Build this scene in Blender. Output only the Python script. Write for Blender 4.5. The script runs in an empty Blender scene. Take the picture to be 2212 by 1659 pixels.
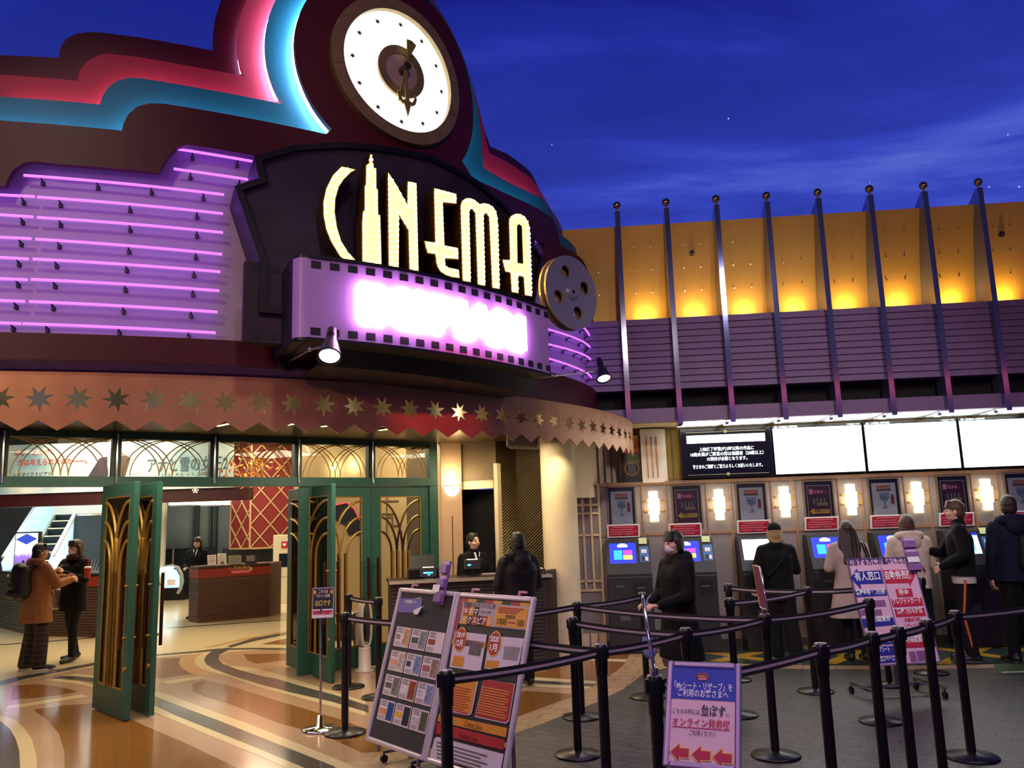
import bpy, bmesh, math, random
import numpy as np
from mathutils import Vector, Matrix, Quaternion
from mathutils.geometry import tessellate_polygon
random.seed(7)
SC = bpy.context.scene
COL = SC.collection
W, H = 2212, 1659
# ---------------------------------------------------------------- camera
PITCH, ROLL, FPX, CAMH = 0.166501, 0.032174, 1770.0, 1.65
_f = Vector((0, math.cos(PITCH), math.sin(PITCH)))
_u0 = Vector((0, -math.sin(PITCH), math.cos(PITCH)))
_r0 = Vector((1, 0, 0))
CUP = _u0*math.cos(ROLL) + _r0*math.sin(ROLL)
CRT = _r0*math.cos(ROLL) - _u0*math.sin(ROLL)
CPOS = Vector((0, 0, CAMH))
cam = bpy.data.cameras.new('camera')
cam.sensor_fit = 'HORIZONTAL'; cam.sensor_width = 36.0; cam.lens = FPX/W*36.0
cam.clip_start = 0.05; cam.clip_end = 300
camo = bpy.data.objects.new('camera', cam); COL.objects.link(camo)
_m = Matrix((CRT, CUP, -_f)).transposed().to_4x4(); _m.translation = CPOS
camo.matrix_world = _m
SC.camera = camo
# ---------------------------------------------------------------- view, world, lights
SC.view_settings.view_transform = 'Standard'
SC.view_settings.look = 'None'
SC.view_settings.exposure = 0.0
SC.view_settings.gamma = 1.0
SC.view_settings.use_curve_mapping = False
SC.cycles.use_denoising = True
SC.cycles.max_bounces = 7
SC.cycles.diffuse_bounces = 3
SC.cycles.glossy_bounces = 4
SC.cycles.transmission_bounces = 6
SC.cycles.transparent_max_bounces = 12
SC.cycles.sample_clamp_indirect = 4.0
SC.cycles.caustics_reflective = False
SC.cycles.caustics_refractive = False

def lin(c):
    if isinstance(c, str):
        c = [int(c[i:i+2], 16)/255 for i in (0, 2, 4)]
    return tuple((x/12.92 if x <= .04045 else ((x+.055)/1.055)**2.4) for x in c[:3])

def make_world():
    w = bpy.data.worlds.new('painted_sky'); SC.world = w; w.use_nodes = True
    nt = w.node_tree; nt.nodes.clear(); N = nt.nodes.new; L = nt.links.new
    out = N('ShaderNodeOutputWorld'); bg = N('ShaderNodeBackground'); L(bg.outputs[0], out.inputs[0])
    tc = N('ShaderNodeTexCoord'); sep = N('ShaderNodeSeparateXYZ'); L(tc.outputs['Generated'], sep.inputs[0])
    # flat cloud layer: project the direction on a plane overhead
    mx = N('ShaderNodeMath'); mx.operation = 'MAXIMUM'; L(sep.outputs[2], mx.inputs[0]); mx.inputs[1].default_value = .04
    dx = N('ShaderNodeMath'); dx.operation = 'DIVIDE'; L(sep.outputs[0], dx.inputs[0]); L(mx.outputs[0], dx.inputs[1])
    dy = N('ShaderNodeMath'); dy.operation = 'DIVIDE'; L(sep.outputs[1], dy.inputs[0]); L(mx.outputs[0], dy.inputs[1])
    cb = N('ShaderNodeCombineXYZ'); L(dx.outputs[0], cb.inputs[0]); L(dy.outputs[0], cb.inputs[1])
    mp = N('ShaderNodeMapping'); mp.inputs['Rotation'].default_value = (0, 0, .25); mp.inputs['Scale'].default_value = (.62, 1.15, 1); mp.inputs['Location'].default_value = (3.1, 1.7, 0)
    L(cb.outputs[0], mp.inputs[0])
    n1 = N('ShaderNodeTexNoise'); n1.inputs['Scale'].default_value = 1.05; n1.inputs['Detail'].default_value = 7; n1.inputs['Roughness'].default_value = .55; n1.inputs['Distortion'].default_value = .9
    L(mp.outputs[0], n1.inputs['Vector'])
    cr = N('ShaderNodeValToRGB'); L(n1.outputs['Fac'], cr.inputs[0])
    e = cr.color_ramp.elements
    e[0].position = .36; e[0].color = (*lin('10197a'), 1)
    e[1].position = .80; e[1].color = (*lin('6f7cc4'), 1)
    k = e.new(.47); k.color = (*lin('17228c'), 1)
    k = e.new(.56); k.color = (*lin('2634a8'), 1)
    k = e.new(.66); k.color = (*lin('4454ba'), 1)
    # paler towards the horizon
    mr = N('ShaderNodeMapRange'); L(sep.outputs[2], mr.inputs[0]); mr.inputs[1].default_value = .22; mr.inputs[2].default_value = .62; mr.inputs[3].default_value = .34; mr.inputs[4].default_value = 0.
    mix = N('ShaderNodeMixRGB'); L(mr.outputs[0], mix.inputs[0]); L(cr.outputs[0], mix.inputs[1]); mix.inputs[2].default_value = (*lin('4c5ec4'), 1)
    # a few pin-prick stars
    vo = N('ShaderNodeTexVoronoi'); vo.inputs['Scale'].default_value = 26; L(tc.outputs['Generated'], vo.inputs['Vector'])
    lt = N('ShaderNodeMath'); lt.operation = 'LESS_THAN'; L(vo.outputs['Distance'], lt.inputs[0]); lt.inputs[1].default_value = .022
    m2 = N('ShaderNodeMixRGB'); L(lt.outputs[0], m2.inputs[0]); L(mix.outputs[0], m2.inputs[1]); m2.inputs[2].default_value = (.55, .6, .9, 1)
    # sky dimmed to the sides and behind, to cut its blue fill light
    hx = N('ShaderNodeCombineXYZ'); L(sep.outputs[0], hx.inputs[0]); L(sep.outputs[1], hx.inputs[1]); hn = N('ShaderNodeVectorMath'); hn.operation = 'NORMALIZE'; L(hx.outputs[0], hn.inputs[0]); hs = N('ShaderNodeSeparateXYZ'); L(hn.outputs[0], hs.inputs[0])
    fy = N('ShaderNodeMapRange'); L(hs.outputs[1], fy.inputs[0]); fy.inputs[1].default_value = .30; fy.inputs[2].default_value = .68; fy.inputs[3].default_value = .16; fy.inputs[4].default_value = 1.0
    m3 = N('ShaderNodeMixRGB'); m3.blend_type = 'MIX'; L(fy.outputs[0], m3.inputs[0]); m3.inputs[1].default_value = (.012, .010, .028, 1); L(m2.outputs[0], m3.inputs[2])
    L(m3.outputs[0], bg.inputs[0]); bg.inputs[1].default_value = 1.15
make_world()

def light(kind, name, loc, energy, color=(1, 1, 1), size=.2, target=None, size_y=None, angle=60, blend=.5):
    l = bpy.data.lights.new(name, kind); l.energy = energy; l.color = color
    if kind == 'AREA':
        l.size = size
        if size_y: l.shape = 'RECTANGLE'; l.size_y = size_y
    elif kind == 'SPOT':
        l.shadow_soft_size = size; l.spot_size = math.radians(angle); l.spot_blend = blend
    else:
        l.shadow_soft_size = size
    o = bpy.data.objects.new(name, l); COL.objects.link(o); o.location = loc
    if target is not None:
        o.rotation_euler = (Vector(target)-Vector(loc)).to_track_quat('-Z', 'Y').to_euler()
    return o
WARM = (1, .72, .42)
# added fill spots high above the plaza, behind and beside the camera
light('SPOT', 'plaza_downlight', (0.5, 1.0, 7.5), 560, (1, .86, .90), .25, (1.2, 5.5, 0), angle=75, blend=.8)
light('SPOT', 'plaza_downlight', (4.5, 2.5, 7.5), 380, (.95, .85, .9), .25, (3.6, 6.8, 0), angle=75, blend=.8)
light('SPOT', 'plaza_downlight', (-3.5, 1.0, 7.5), 300, (1, .84, .66), .25, (-2.6, 6.0, .5), angle=75, blend=.8)
light('SPOT', 'sign_floodlight', (-0.3, -1.5, 4.5), 260, (.86, .55, 1), .2, (-.2, 3.8, .8), angle=55, blend=.8)  # added violet fill over the signs, no fixture there
light('SPOT', 'facade_floodlight', (-5.5, -2.0, 6.5), 200, (1, .5, .5), .3, (-2.5, 5.6, 3.0), angle=60, blend=.8)  # added fill on the left of the facade, source invented
light('SPOT', 'canopy_floodlight', (-5.0, -1.5, 4.6), 300, (1, .70, .42), .2, tuple((-2.6, 5.7, 2.55)), angle=34, blend=.9)  # added spot standing in for warm bounce off the floor
light('SPOT', 'gold_wall_floodlight', (1.5, -3.0, 6.5), 900, (1, .78, .5), .3, (3.4, 10.0, 4.0), angle=42, blend=.8)  # added warm fill to brighten the gold panels
light('SPOT', 'ticket_wall_floodlight', (3.4, 2.0, 6.5), 650, (.95, .88, 1), .3, (3.2, 10.4, 1.6), angle=48, blend=.8)  # added pale fill for the mesh wall and posters
light('SPOT', 'clock_floodlight', (0.6, -1.0, 5.2), 420, (1, .66, .5), .15, tuple((-.95, 6.6, 5.5)), angle=22, blend=.8)  # added warm fill so the clock rim reads gold
# lobby ceiling lights
light('AREA', 'lobby_light', (-6.6, 12.2, 3.3), 150, (1, .80, .52), 2.2, (-6.6, 12.2, 0))
light('AREA', 'lobby_light', (-3.6, 13.2, 3.3), 120, (1, .76, .46), 1.8, (-3.6, 13.2, 0))
light('AREA', 'lobby_light', (-9.0, 15.8, 3.6), 130, (.86, .95, 1), 2.0, (-9.0, 15.8, 0))
light('AREA', 'lobby_light', (-6.5, 18.6, 3.9), 240, (1, .82, .58), 2.4, (-6.5, 18.6, 0))
light('AREA', 'lobby_light', (-1.8, 11.0, 3.0), 60, (1, .76, .46), 1.0, (-1.8, 11.0, 0))
light('AREA', 'entrance_light', (-3.3, 7.2, 2.63), 45, (1, .80, .54), 1.2, (-3.3, 7.2, 0))
light('AREA', 'entrance_light', (-1.6, 8.6, 2.63), 45, (1, .80, .54), .9, (-1.6, 8.6, 0))
light('AREA', 'entrance_light', (-4.8, 6.6, 2.63), 35, (1, .80, .54), .9, (-4.8, 6.6, 0))
light('AREA', 'booth_light', (-.1, 9.9, 2.63), 30, (1, .78, .5), .6, (-.1, 9.9, 0))

# ---------------------------------------------------------------- pixel helpers (camera rays)
def ray(x, y):
    return _f + CRT*((x-W/2)/FPX) - CUP*((y-H/2)/FPX)
def onz(x, y, z=0.0):
    d = ray(x, y); t = (z-CAMH)/d.z; return CPOS + d*t
def onplane(x, y, p0, n):
    d = ray(x, y); t = (Vector(p0)-CPOS).dot(n)/d.dot(n); return CPOS + d*t
def atdist(x, y, Y):
    d = ray(x, y); return CPOS + d*(Y/d.y)
def proj(P):
    d = Vector(P)-CPOS; z = d.dot(_f); return (W/2+FPX*d.dot(CRT)/z, H/2-FPX*d.dot(CUP)/z)

# ---------------------------------------------------------------- materials
_M = {}
def M(name, col='808080', rough=.5, metal=0., emit=None, es=0., noise=0., nscale=20., bump=0., bscale=60., alpha=None, trans=0., coat=0., spec=None):
    if name in _M: return _M[name]
    m = bpy.data.materials.new(name); m.use_nodes = True; nt = m.node_tree; b = nt.nodes['Principled BSDF']
    c = lin(col); b.inputs['Base Color'].default_value = (*c, 1)
    b.inputs['Roughness'].default_value = rough; b.inputs['Metallic'].default_value = metal
    if coat: b.inputs['Coat Weight'].default_value = coat; b.inputs['Coat Roughness'].default_value = .08
    if spec is not None: b.inputs['Specular IOR Level'].default_value = spec
    if emit is not None:
        b.inputs['Emission Color'].default_value = (*(lin(emit) if isinstance(emit, str) else emit), 1); b.inputs['Emission Strength'].default_value = es
    if trans: b.inputs['Transmission Weight'].default_value = trans
    if noise or bump:
        tc = nt.nodes.new('ShaderNodeTexCoord')
    if noise:
        n = nt.nodes.new('ShaderNodeTexNoise'); n.inputs['Scale'].default_value = nscale; n.inputs['Detail'].default_value = 4
        nt.links.new(tc.outputs['Object'], n.inputs['Vector'])
        r = nt.nodes.new('ShaderNodeValToRGB'); nt.links.new(n.outputs['Fac'], r.inputs[0])
        r.color_ramp.elements[0].position = .3; r.color_ramp.elements[1].position = .7
        r.color_ramp.elements[0].color = (*[x*(1-noise) for x in c], 1)
        r.color_ramp.elements[1].color = (*[min(1, x*(1+noise)) for x in c], 1)
        nt.links.new(r.outputs[0], b.inputs['Base Color'])
    if bump:
        n = nt.nodes.new('ShaderNodeTexNoise'); n.inputs['Scale'].default_value = bscale; n.inputs['Detail'].default_value = 3
        nt.links.new(tc.outputs['Object'], n.inputs['Vector'])
        bp = nt.nodes.new('ShaderNodeBump'); bp.inputs['Strength'].default_value = bump; bp.inputs['Distance'].default_value = .01
        nt.links.new(n.outputs['Fac'], bp.inputs['Height']); nt.links.new(bp.outputs[0], b.inputs['Normal'])
    _M[name] = m; return m

def EM(name, col, s):
    """lamp / screen material: emits, and is pale itself"""
    return M(name, col, .4, emit=col, es=s)

def glass_mat():
    m = bpy.data.materials.new('clear_glass'); m.use_nodes = True; nt = m.node_tree; nt.nodes.clear()
    o = nt.nodes.new('ShaderNodeOutputMaterial'); mx = nt.nodes.new('ShaderNodeMixShader'); t = nt.nodes.new('ShaderNodeBsdfTransparent'); g = nt.nodes.new('ShaderNodeBsdfGlossy')
    t.inputs[0].default_value = (.9, .94, .92, 1); g.inputs['Roughness'].default_value = .02
    fr = nt.nodes.new('ShaderNodeFresnel'); fr.inputs[0].default_value = 1.45
    nt.links.new(fr.outputs[0], mx.inputs[0]); nt.links.new(t.outputs[0], mx.inputs[1]); nt.links.new(g.outputs[0], mx.inputs[2]); nt.links.new(mx.outputs[0], o.inputs[0])
    return m
GLASS = glass_mat()

# ---------------------------------------------------------------- mesh builder
class MB:
    def __init__(s): s.v = []; s.f = []; s.mi = []; s.sm = []
    def add(s, vs, fs, mi=0, smooth=False):
        o = len(s.v); s.v += [Vector(v) for v in vs]
        for f in fs: s.f.append([o+i for i in f]); s.mi.append(mi); s.sm.append(smooth)
        return s
    def quad(s, a, b, c, d, mi=0): return s.add([a, b, c, d], [(0, 1, 2, 3)], mi)
    def box(s, c, sz, ax=None, mi=0, bev=0.):
        c = Vector(c); X, Y, Z = [Vector(a) for a in (ax or ((1, 0, 0), (0, 1, 0), (0, 0, 1)))]
        hx, hy, hz = sz[0]/2, sz[1]/2, sz[2]/2
        if bev <= 0:
            vs = [c+X*(hx*i)+Y*(hy*j)+Z*(hz*k) for k in (-1, 1) for j in (-1, 1) for i in (-1, 1)]
            return s.add(vs, [(0, 2, 3, 1), (4, 5, 7, 6), (0, 1, 5, 4), (2, 6, 7, 3), (0, 4, 6, 2), (1, 3, 7, 5)], mi)
        bm = bmesh.new(); bmesh.ops.create_cube(bm, size=1)
        for v in bm.verts: v.co = Vector((v.co.x*sz[0], v.co.y*sz[1], v.co.z*sz[2]))
        bmesh.ops.bevel(bm, geom=bm.edges[:], offset=min(bev, .49*min(sz)), segments=2, affect='EDGES', profile=.5)
        bm.verts.ensure_lookup_table()
        s.add([c+X*v.co.x+Y*v.co.y+Z*v.co.z for v in bm.verts], [[v.index for v in f.verts] for f in bm.faces], mi)
        bm.free(); return s
    def bar(s, p0, p1, w, h, up=(0, 0, 1), mi=0, bev=0.):
        p0, p1 = Vector(p0), Vector(p1); d = p1-p0; L = d.length; d.normalize()
        side = d.cross(Vector(up)); side = side.normalized() if side.length > 1e-6 else d.orthogonal().normalized()
        u = side.cross(d)
        return s.box((p0+p1)/2, (L, w, h), (d, side, u), mi, bev)
    def ring(s, c, r, X, Y, n): return [c+X*(r*math.cos(2*math.pi*i/n))+Y*(r*math.sin(2*math.pi*i/n)) for i in range(n)]
    def cyl(s, p0, p1, r0, r1=None, n=16, mi=0, caps=True, smooth=True):
        p0, p1 = Vector(p0), Vector(p1); r1 = r0 if r1 is None else r1
        d = (p1-p0).normalized(); X = d.orthogonal().normalized(); Y = d.cross(X)
        s.add(s.ring(p0, r0, X, Y, n)+s.ring(p1, r1, X, Y, n), [(i, (i+1) % n, n+(i+1) % n, n+i) for i in range(n)], mi, smooth)
        if caps:
            s.add(s.ring(p0, r0, X, Y, n), [tuple(range(n))[::-1]], mi); s.add(s.ring(p1, r1, X, Y, n), [tuple(range(n))], mi)
        return s
    def tube(s, pts, r, n=8, mi=0, caps=True):
        pts = [Vector(p) for p in pts]; rs = r if isinstance(r, (list, tuple)) else [r]*len(pts)
        X = None; vs = []
        for i, p in enumerate(pts):
            d = (pts[min(i+1, len(pts)-1)]-pts[max(i-1, 0)]).normalized()
            X = (d.orthogonal() if X is None else X-d*X.dot(d)).normalized(); Y = d.cross(X)
            vs += s.ring(p, rs[i], X, Y, n)
        fs = [(i*n+j, i*n+(j+1) % n, (i+1)*n+(j+1) % n, (i+1)*n+j) for i in range(len(pts)-1) for j in range(n)]
        s.add(vs, fs, mi, True)
        if caps:
            s.add(vs[:n], [tuple(range(n))[::-1]], mi); s.add(vs[-n:], [tuple(range(n))], mi)
        return s
    def lathe(s, prof, org=(0, 0, 0), ax=None, n=24, mi=0, smooth=True):
        org = Vector(org); X, Y, Z = [Vector(a) for a in (ax or ((1, 0, 0), (0, 1, 0), (0, 0, 1)))]
        vs = []
        for r, z in prof: vs += s.ring(org+Z*z, max(r, 1e-5), X, Y, n)
        return s.add(vs, [(i*n+j, i*n+(j+1) % n, (i+1)*n+(j+1) % n, (i+1)*n+j) for i in range(len(prof)-1) for j in range(n)], mi, smooth)
    def sphere(s, c, r, n=12, mi=0, ax=None):
        rx, ry, rz = (r, r, r) if not isinstance(r, (tuple, list)) else r
        c = Vector(c); X, Y, Z = [Vector(a) for a in (ax or ((1, 0, 0), (0, 1, 0), (0, 0, 1)))]
        m = max(4, n//2); vs = []
        for i in range(m+1):
            t = math.pi*i/m; q = max(math.sin(t), 1e-4)
            for j in range(n):
                p = 2*math.pi*j/n; vs.append(c+X*(rx*q*math.cos(p))+Y*(ry*q*math.sin(p))-Z*(rz*math.cos(t)))
        return s.add(vs, [(i*n+j, i*n+(j+1) % n, (i+1)*n+(j+1) % n, (i+1)*n+j) for i in range(m) for j in range(n)], mi, True)
    def sheet(s, loops, fn, thick=0., step=None, mi=0, side_mi=None, zstep=None):
        """2-D outline with holes -> tessellated, cut every step, mapped with fn(x, y, depth) and given a thickness"""
        bm = bmesh.new(); flat = []
        L3 = [[Vector((p[0], p[1], 0)) for p in l] for l in loops]
        for l in L3: flat += l
        vv = [bm.verts.new(p) for p in flat]
        for t in tessellate_polygon(L3):
            try: bm.faces.new([vv[i] for i in t])
            except ValueError: pass
        for q, st in ((0, step), (1, zstep)):
            if st:
                lo = min(p[q] for p in flat); hi = max(p[q] for p in flat); k = math.floor(lo/st)+1
                while k*st < hi-1e-6:
                    co = [0, 0, 0]; no = [0, 0, 0]; co[q] = k*st; no[q] = 1
                    bmesh.ops.bisect_plane(bm, geom=bm.verts[:]+bm.edges[:]+bm.faces[:], dist=1e-5, plane_co=co, plane_no=no); k += 1
        for v in [v for v in bm.verts if not v.link_faces]: bm.verts.remove(v)
        bm.verts.ensure_lookup_table(); bm.verts.index_update()
        nv = len(bm.verts); A = [fn(v.co.x, v.co.y, 0.) for v in bm.verts]
        fs = [[v.index for v in f.verts] for f in bm.faces]
        s.add(A, fs, mi)
        if thick:
            B = [fn(v.co.x, v.co.y, -thick) for v in bm.verts]
            s.add(B, [f[::-1] for f in fs], mi if side_mi is None else side_mi)
            ed = [(e.verts[0].index, e.verts[1].index) for e in bm.edges if len(e.link_faces) == 1]
            for a, b in ed: s.add([A[a], A[b], B[b], B[a]], [(0, 1, 2, 3)], mi if side_mi is None else side_mi)
        bm.free(); return s
    def text(s, body, size, org, R=(1, 0, 0), U=(0, 0, 1), mi=0, align='CENTER', bold=0., depth=0., sx=1.0, fn=None, fit=None):
        vs, fs = text_mesh(body, bold)
        xs = [v[0] for v in vs]; x0, x1 = min(xs), max(xs)
        if fit: sx = fit/((x1-x0)*size)
        a = {'CENTER': (x0+x1)/2, 'LEFT': x0, 'RIGHT': x1}[align]
        org, R, U = Vector(org), Vector(R), Vector(U)
        if fn: P = [fn((v[0]-a)*size*sx, v[1]*size, 0) for v in vs]
        else: P = [org+R*((v[0]-a)*size*sx)+U*(v[1]*size) for v in vs]
        s.add(P, fs, mi)
        if depth:
            Nn = R.cross(U).normalized()
            Q = [p-Nn*depth for p in P] if not fn else [fn((v[0]-a)*size*sx, v[1]*size, -depth) for v in vs]
            cnt = {}
            for f in fs:
                for i in range(len(f)):
                    e = (f[i], f[(i+1) % len(f)]); k = tuple(sorted(e)); cnt[k] = None if k in cnt else e
            for e in cnt.values():
                if e: s.add([P[e[0]], P[e[1]], Q[e[1]], Q[e[0]]], [(0, 3, 2, 1)], mi)
        return s
    def build(s, name, mats, parent=None, local=False, normals=True):
        me = bpy.data.meshes.new(name)
        vs = s.v
        if parent is not None and not local:
            inv = WM[parent.name].inverted() if parent.name in WM else Matrix.Identity(4)
            vs = [inv @ v for v in vs]
        me.from_pydata([tuple(v) for v in vs], [], s.f)
        if not isinstance(mats, (list, tuple)): mats = [mats]
        for m in mats: me.materials.append(m)
        me.polygons.foreach_set('material_index', s.mi); me.polygons.foreach_set('use_smooth', s.sm)
        me.update()
        if normals and len(s.f) < 60000:
            bm = bmesh.new(); bm.from_mesh(me); bmesh.ops.recalc_face_normals(bm, faces=bm.faces[:]); bm.to_mesh(me); bm.free()
        o = bpy.data.objects.new(name, me); COL.objects.link(o)
        if parent is not None:
            o.parent = parent; WM[o.name] = WM.get(parent.name, Matrix.Identity(4)).copy()
        else: WM[o.name] = Matrix.Identity(4)
        return o
WM = {}     # world matrix by object name (meshes are stored in their thing's frame)
_TX = {}
def text_mesh(body, bold=0.):
    k = (body, bold)
    if k in _TX: return _TX[k]
    c = bpy.data.curves.new('t', 'FONT'); c.body = body; c.offset = bold; c.resolution_u = 3
    o = bpy.data.objects.new('t', c); COL.objects.link(o)
    me = bpy.data.meshes.new_from_object(o.evaluated_get(bpy.context.evaluated_depsgraph_get()))
    vs = [tuple(v.co) for v in me.vertices]; fs = [tuple(p.vertices) for p in me.polygons]
    bpy.data.objects.remove(o); bpy.data.curves.remove(c); bpy.data.meshes.remove(me)
    _TX[k] = (vs, fs); return _TX[k]

def tag(o, label, cat, group=None, kind=None):
    if label: o['label'] = label
    if cat: o['category'] = cat
    if group: o['group'] = group
    if kind: o['kind'] = kind
    return o
def thing(name, label, cat, loc=(0, 0, 0), rz=0., group=None, kind=None):
    o = bpy.data.objects.new(name, None); COL.objects.link(o); o.empty_display_size = .1
    o.location = loc; o.rotation_euler = (0, 0, rz)
    WM[o.name] = Matrix.Translation(Vector(loc)) @ Matrix.Rotation(rz, 4, 'Z')
    return tag(o, label, cat, group, kind)
def dup(root, loc, rz=None, label=None, group=None):
    r = root.copy(); COL.objects.link(r); r.location = loc
    if rz is not None: r.rotation_euler = (0, 0, rz)
    if label: r['label'] = label
    if group: r['group'] = group
    WM[r.name] = Matrix.Translation(Vector(loc)) @ Matrix.Rotation(r.rotation_euler[2], 4, 'Z')
    for ch in list(root.children):
        c = ch.copy(); COL.objects.link(c); c.parent = r; WM[c.name] = WM[r.name].copy()
        for g in list(ch.children):
            d = g.copy(); COL.objects.link(d); d.parent = c; WM[d.name] = WM[r.name].copy()
    return r
ORD = ['first', 'second', 'third', 'fourth', 'fifth', 'sixth', 'seventh', 'eighth', 'ninth', 'tenth', 'eleventh', 'twelfth', 'thirteenth', 'fourteenth']
class Frame:
    """flat working plane: origin, right, up; outward normal = R x U turned to the viewer"""
    def __init__(s, o, R, U):
        s.o = Vector(o); s.R = Vector(R).normalized(); s.U = Vector(U).normalized(); s.N = s.R.cross(s.U).normalized()
    def p(s, x, y, d=0.): return s.o+s.R*x+s.U*y+s.N*d
    def fn(s): return lambda x, y, d: s.p(x, y, d)
    def uv(s, px, py, d=0.):
        q = onplane(px, py, s.o+s.N*d, s.N)-s.o; return (q.dot(s.R), q.dot(s.U))
    def rect(s, b, x0, y0, x1, y1, d=0., th=.002, mi=0):
        return b.box(s.p((x0+x1)/2, (y0+y1)/2, d-th/2), (abs(x1-x0), abs(y1-y0), th), (s.R, s.U, s.N), mi)
# ================================================================ FACADE SURFACE (plan curve of the canopy, facade set back from it on the right)
_PH = np.array([(-3, 0), (-2, 2), (-1, 6.5), (0, 12.7), (1, 19.2), (2, 26.3), (3, 34.2), (4, 43.2), (5, 53.2), (5.5, 57.5), (6, 62), (6.5, 68), (7, 77), (7.4, 86), (7.8, 89)], float)
_S = np.linspace(-3, 7.8, 2161)
_ph = np.radians(np.interp(_S, _PH[:, 0], _PH[:, 1])); _ph = np.convolve(np.pad(_ph, 20, mode='edge'), np.ones(41)/41, 'valid')
_ds = _S[1]-_S[0]; _X = np.cumsum(np.cos(_ph))*_ds; _Y = np.cumsum(np.sin(_ph))*_ds
_i0 = int(np.argmin(abs(_S))); _X += -3.669-_X[_i0]; _Y += 5.590-_Y[_i0]
_NX, _NY = np.sin(_ph), -np.cos(_ph)
_t = np.clip((_S-2.3)/3.3, 0, 1); _O2 = -.50*(_t*_t*(3-2*_t))
class Surf:
    def __init__(s, back): s.bx = _X+_NX*back; s.by = _Y+_NY*back
    def at(s, t, z, off=0.):
        return Vector((np.interp(t, _S, s.bx)+np.interp(t, _S, _NX)*off, np.interp(t, _S, s.by)+np.interp(t, _S, _NY)*off, z))
    def nrm(s, t): return Vector((np.interp(t, _S, _NX), np.interp(t, _S, _NY), 0)).normalized()
    def uv(s, px, py, off=0.):
        d = ray(px, py); x0 = s.bx+_NX*off; y0 = s.by+_NY*off; c = x0*d.y-y0*d.x
        best = None
        for i in np.where((c[:-1] <= 0) != (c[1:] <= 0))[0]:
            k = c[i]/(c[i]-c[i+1]); X = x0[i]+(x0[i+1]-x0[i])*k; Y = y0[i]+(y0[i+1]-y0[i])*k
            T = (X*d.x+Y*d.y)/(d.x**2+d.y**2)
            if T > 0 and (best is None or T < best[0]): best = (T, _S[i]+_ds*k)
        if best is None:      # past the silhouette: nearest approach
            i = int(np.argmin(abs(c)+(y0 < 0)*99)); T = (x0[i]*d.x+y0[i]*d.y)/(d.x**2+d.y**2); best = (T, _S[i])
        return (float(best[1]), float(CAMH+d.z*best[0]))
    def fn(s, off=0.): return lambda x, y, d: s.at(x, y, off+d)
    def px(s, pts, off=0.): return [s.uv(p[0], p[1], off) for p in pts]
CAN = Surf(0.0)          # canopy valance
FAC = Surf(_O2)          # facade above it

# ---------------------------------------------------------------- materials of the setting
m_maroon = M('maroon_paint', '500c1a', .5, noise=.12, nscale=3)
m_pink = M('coral_pink_paint', 'c8344c', .55, noise=.05, nscale=3)
m_blue = M('teal_paint', '1f7f9c', .55, noise=.05, nscale=3)
m_white = M('ivory_panel_paint', 'b8a6b0', .55, noise=.06, nscale=2)
m_gold = M('brushed_gold_sheet', 'c99468', .45, .45, noise=.1, nscale=5)
m_purple = M('plum_paint', '5b3a78', .5)
m_neon = M('violet_neon', 'b080ff', .3, emit=(1.0, .20, 2.7), es=1.25)
m_black = M('black_metal', '0b0b0d', .42, noise=.2)
m_chrome = M('chrome', 'd8d6d8', .14, 1.0)
m_steel = M('brushed_steel', 'a8a4a8', .32, 1.0, noise=.1, nscale=40)
m_green = M('green_door_paint', '28564a', .42, noise=.08)
m_brass = M('brass', 'b08a40', .34, .55, noise=.1)
m_cream = M('cream_plaster', 'd6c6a4', .7, noise=.06, nscale=4)
m_tile = {k: M('terrazzo_'+k, c, .16, noise=n, nscale=55, coat=.25) for k, c, n in (
    ('cream', 'dccaa0', .07), ('tan', 'b8987a', .09), ('brown', '8a5c28', .12), ('charcoal', '55504c', .12), ('sand', 'c9a36c', .08), ('green', '303e38', .12), ('yellow', 'b48a2a', .1))}

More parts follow.
